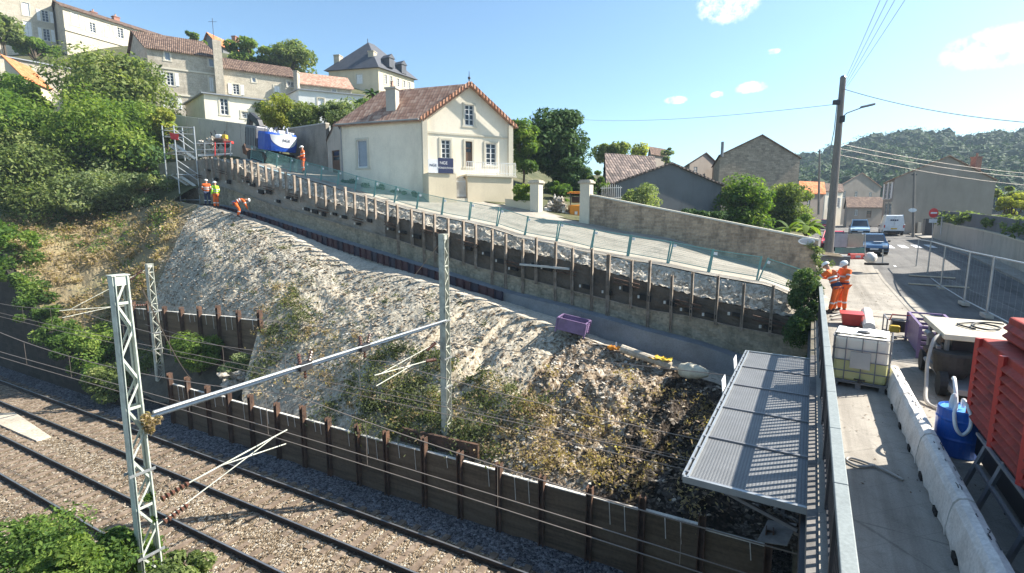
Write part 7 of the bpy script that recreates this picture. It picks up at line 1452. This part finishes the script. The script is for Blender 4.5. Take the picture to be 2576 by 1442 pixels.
g = MB(); g.box(C(-.3, 1.18, .97), .6, .4, .012, X_, Y_); g.build('paper_sheet', M['sign_white'], vb)
vv_, C, X_, Y_ = vehicle('white panel van parked facing away on the right of the street', 71.5, 7.7, 1, 4.9, 1.9, 2.25, 'van', 'carwhite', 'van', 'van')
g = MB(); g.box(C(0, -2.47, .75), .55, .03, .14, X_, Y_); g.build('number_plate', M['yellow'], vv_)
for s in (-.08, .5): g = MB(); g.box(C(s*0, -2.44, 1.62), .01, .02, 1.0, X_, Y_)
g.build('door_seam', M['iron'], vv_)
for i, (x, w_) in enumerate(((-.3, .14), (-.12, .16), (.08, .14), (.26, .12))): g = MB(); g.box(C(x, -2.435, 1.68), w_, .015, .15, X_, Y_); g.build('logo_mark', M['sign_navy'], vv_)
vehicle('pale blue car facing the bridge to the left of the white van', 70, 4.6, -1, 4.2, 1.8, 1.75, 'car', 'carpale'); vehicle('red car half hidden behind the grey site panel', 50.5, 1.6, -1, 4.0, 1.75, 1.5, 'car', 'redcar'); vehicle('dark red car farther along the left side of the street', 82, 1.6, -1, 4.1, 1.75, 1.6, 'car', 'carred'); vehicle('small white car far along the street left of the pole', 92, 0, -1, 4.0, 1.75, 1.6, 'car', 'carwhite')
# works clutter at the street corner
sp = thing('hoarding', 'large grey-backed site panel with a tan board across the pavement', 'panel', at_d(2135, 640, 31)); Pp = lambda px, py, d_=31: at_d(px, py, d_)
def card(name, x0, y0, x1, y1, d_, m, par): a, b = Pp(x0, y1, d_), Pp(x1, y0, d_); g = MB(); g.box((a+b)/2, b.x-a.x, .03, b.z-a.z); return g.build(name, M[m], par)
card('panel', 2094, 588, 2172, 622, 31, 'panelgrey', sp); card('board', 2132, 588, 2174, 621, 30.9, 'tan_panel', sp); card('skirt', 2100, 623, 2176, 637, 31, 'green_fence', sp)
for px in (2096, 2176): g = MB(); g.tube([Pp(px, 655), Pp(px, 586)], .03, 6); g.build('post', M['galv'], sp)
rbx = thing('road_barrier', 'red plastic road barrier under the grey site panel', 'road barrier', at_d(2150, 652, 30.3)); a, b = Pp(2134, 652, 30.3), Pp(2172, 638, 30.3); g = MB(); g.prism([Vector((a.x, a.y+o, z)) for o, z in ((-.25, a.z), (.25, a.z), (.1, b.z), (-.1, b.z))], (b.x-a.x, 0, 0)); g.build('body', M['redbright'], rbx, bevel=.03); g = MB(); g.box((a+b)/2+Vector((0, -.2, 0)), .3, .02, .12); g.build('reflector', M['sign_white'], rbx)
g = MB(); c = at_d(2190, 648, 30); g.blob(c, .34, .25, .3, 9, .35); tag(g.build('sack', M['white'], smooth=True), 'crumpled white sack slumped beside the red road barrier', 'sack')
t = thing('barrier_stand', 'single post with dark rubber foot beside the white sack', 'post', at_d(2210, 662, 29.5)); g = MB(); g.tube([at_d(2220, 664, 29.5), at_d(2221, 628, 29.5)], .03, 6); g.build('post', M['galv'], t); g = MB(); g.box(at_d(2205, 664, 29.5), 1.3, .3, .14); g.build('foot', M['black'], t, bevel=.03)
for i in range(5): g = MB(); g.beam(at_d(2060+i*3, 633+i*2.0, 25.2-i*.1), at_d(2112+i*2, 640+i*1.6, 25.0-i*.1), .18, .035); tag(g.build('plank', M['plank']), ('topmost', 'second', 'third', 'fourth', 'lowest')[i]+' plank of the tan stack behind the two workers'+(' counted from the top' if 0 < i < 4 else ''), 'plank', 'stacked planks')
g = MB(); g.box(at_d(2085, 655, 25.3), 1.6, .9, .5); tag(g.build('chest', M['greymetal'], bevel=.03), 'grey chest under the stacked tan planks', 'chest')
# things lying on the bench path
def onbench(px, py, m_=-4.0): k = toW(on_m(px, py, m_))[0]; return fW(k, m_, zbe(k)+.02)
bc = onbench(1745, 932); g = MB(); n = 14; pts = []
g.grid(lambda a, b: (lambda th, x: bc+WK*(-x)*.55*1+WM*(.26*math.cos(th)*(1-.6*x*x)*1.1+.03*fbm(x*4, th, 1.5))+UP*(.24+.24*math.sin(th)*(1-.5*x*x)*(1.25-.35*x)+.02*fbm(th*2, x*4, 1.7)))(2*math.pi*a, -1+2*b), 18, 14); tag(g.build('rubble_sack', M['sack'], smooth=True), 'bulging pale sack lying on the bench path near the canopy', 'sack')
a, b = onbench(1562, 905), onbench(1688, 930); g = MB(); g.tube([a+UP*.16, b+UP*.14], [.17, .15], 10); tag(g.build('concrete_pipe', M['bench']), 'long earth-coloured pipe lying along the edge of the bench path', 'pipe')
g = MB(); c = onbench(1660, 920); g.grid(lambda u_, v_: c+WK*(-.45+.9*u_)+WM*(-.2+.4*v_)+UP*(.3+.07*fbm(u_*6, v_*4, 1.5)), 12, 8); tag(g.build('tarp', M['yellow'], smooth=True), 'crumpled yellow plastic draped over the pipe on the bench path', 'plastic sheet')
g = MB(); c = onbench(1541, 888); 
for i in range(6): g.blob(c+WK*random.uniform(-.25, .25)+WM*random.uniform(-.12, .12)+UP*.06, .13, .09, .07, 6, .4)
tag(g.build('netting_heap', M['orange']), 'small heap of orange netting on the bench path', 'netting')
c = onbench(1550, 868); g = MB(); g.tube([c, c+UP*.35], .03, 6); tag(g.build('marker_stake', M['sign_white']), 'short white stake beside the orange netting on the bench path', 'stake')
wc = on_n(588, 948, 14.4); g = MB()
for i in range(16): g.blob(wc+Vector((random.uniform(-.8, .8), random.uniform(-.3, .5), random.uniform(-.35, .4))), random.uniform(.15, .32), random.uniform(.12, .25), random.uniform(.12, .24), 7, .4)
tag(g.build('rubble_heap', M['chip']), 'heap of white broken blocks behind the left end of the lower wall', 'rubble heap')

# ------------------------------------------------------------------ thin even haze over the valley
g = MB(); g.box((0, 1100, 31), 3040, 2840, 84)
hz = tag(g.build('haze', M['black'], uv=False), kind='stuff'); hm = bpy.data.materials.new('valley_haze'); hm.use_nodes = True; ht = hm.node_tree; ht.nodes.clear()
ho = ht.nodes.new('ShaderNodeOutputMaterial'); hv = ht.nodes.new('ShaderNodeVolumePrincipled'); hv.inputs['Color'].default_value = (.66, .82, 1, 1); hv.inputs['Density'].default_value = .0004; hv.inputs['Anisotropy'].default_value = .0
ht.links.new(hv.outputs[0], ho.inputs['Volume']); hz.data.materials.clear(); hz.data.materials.append(hm)
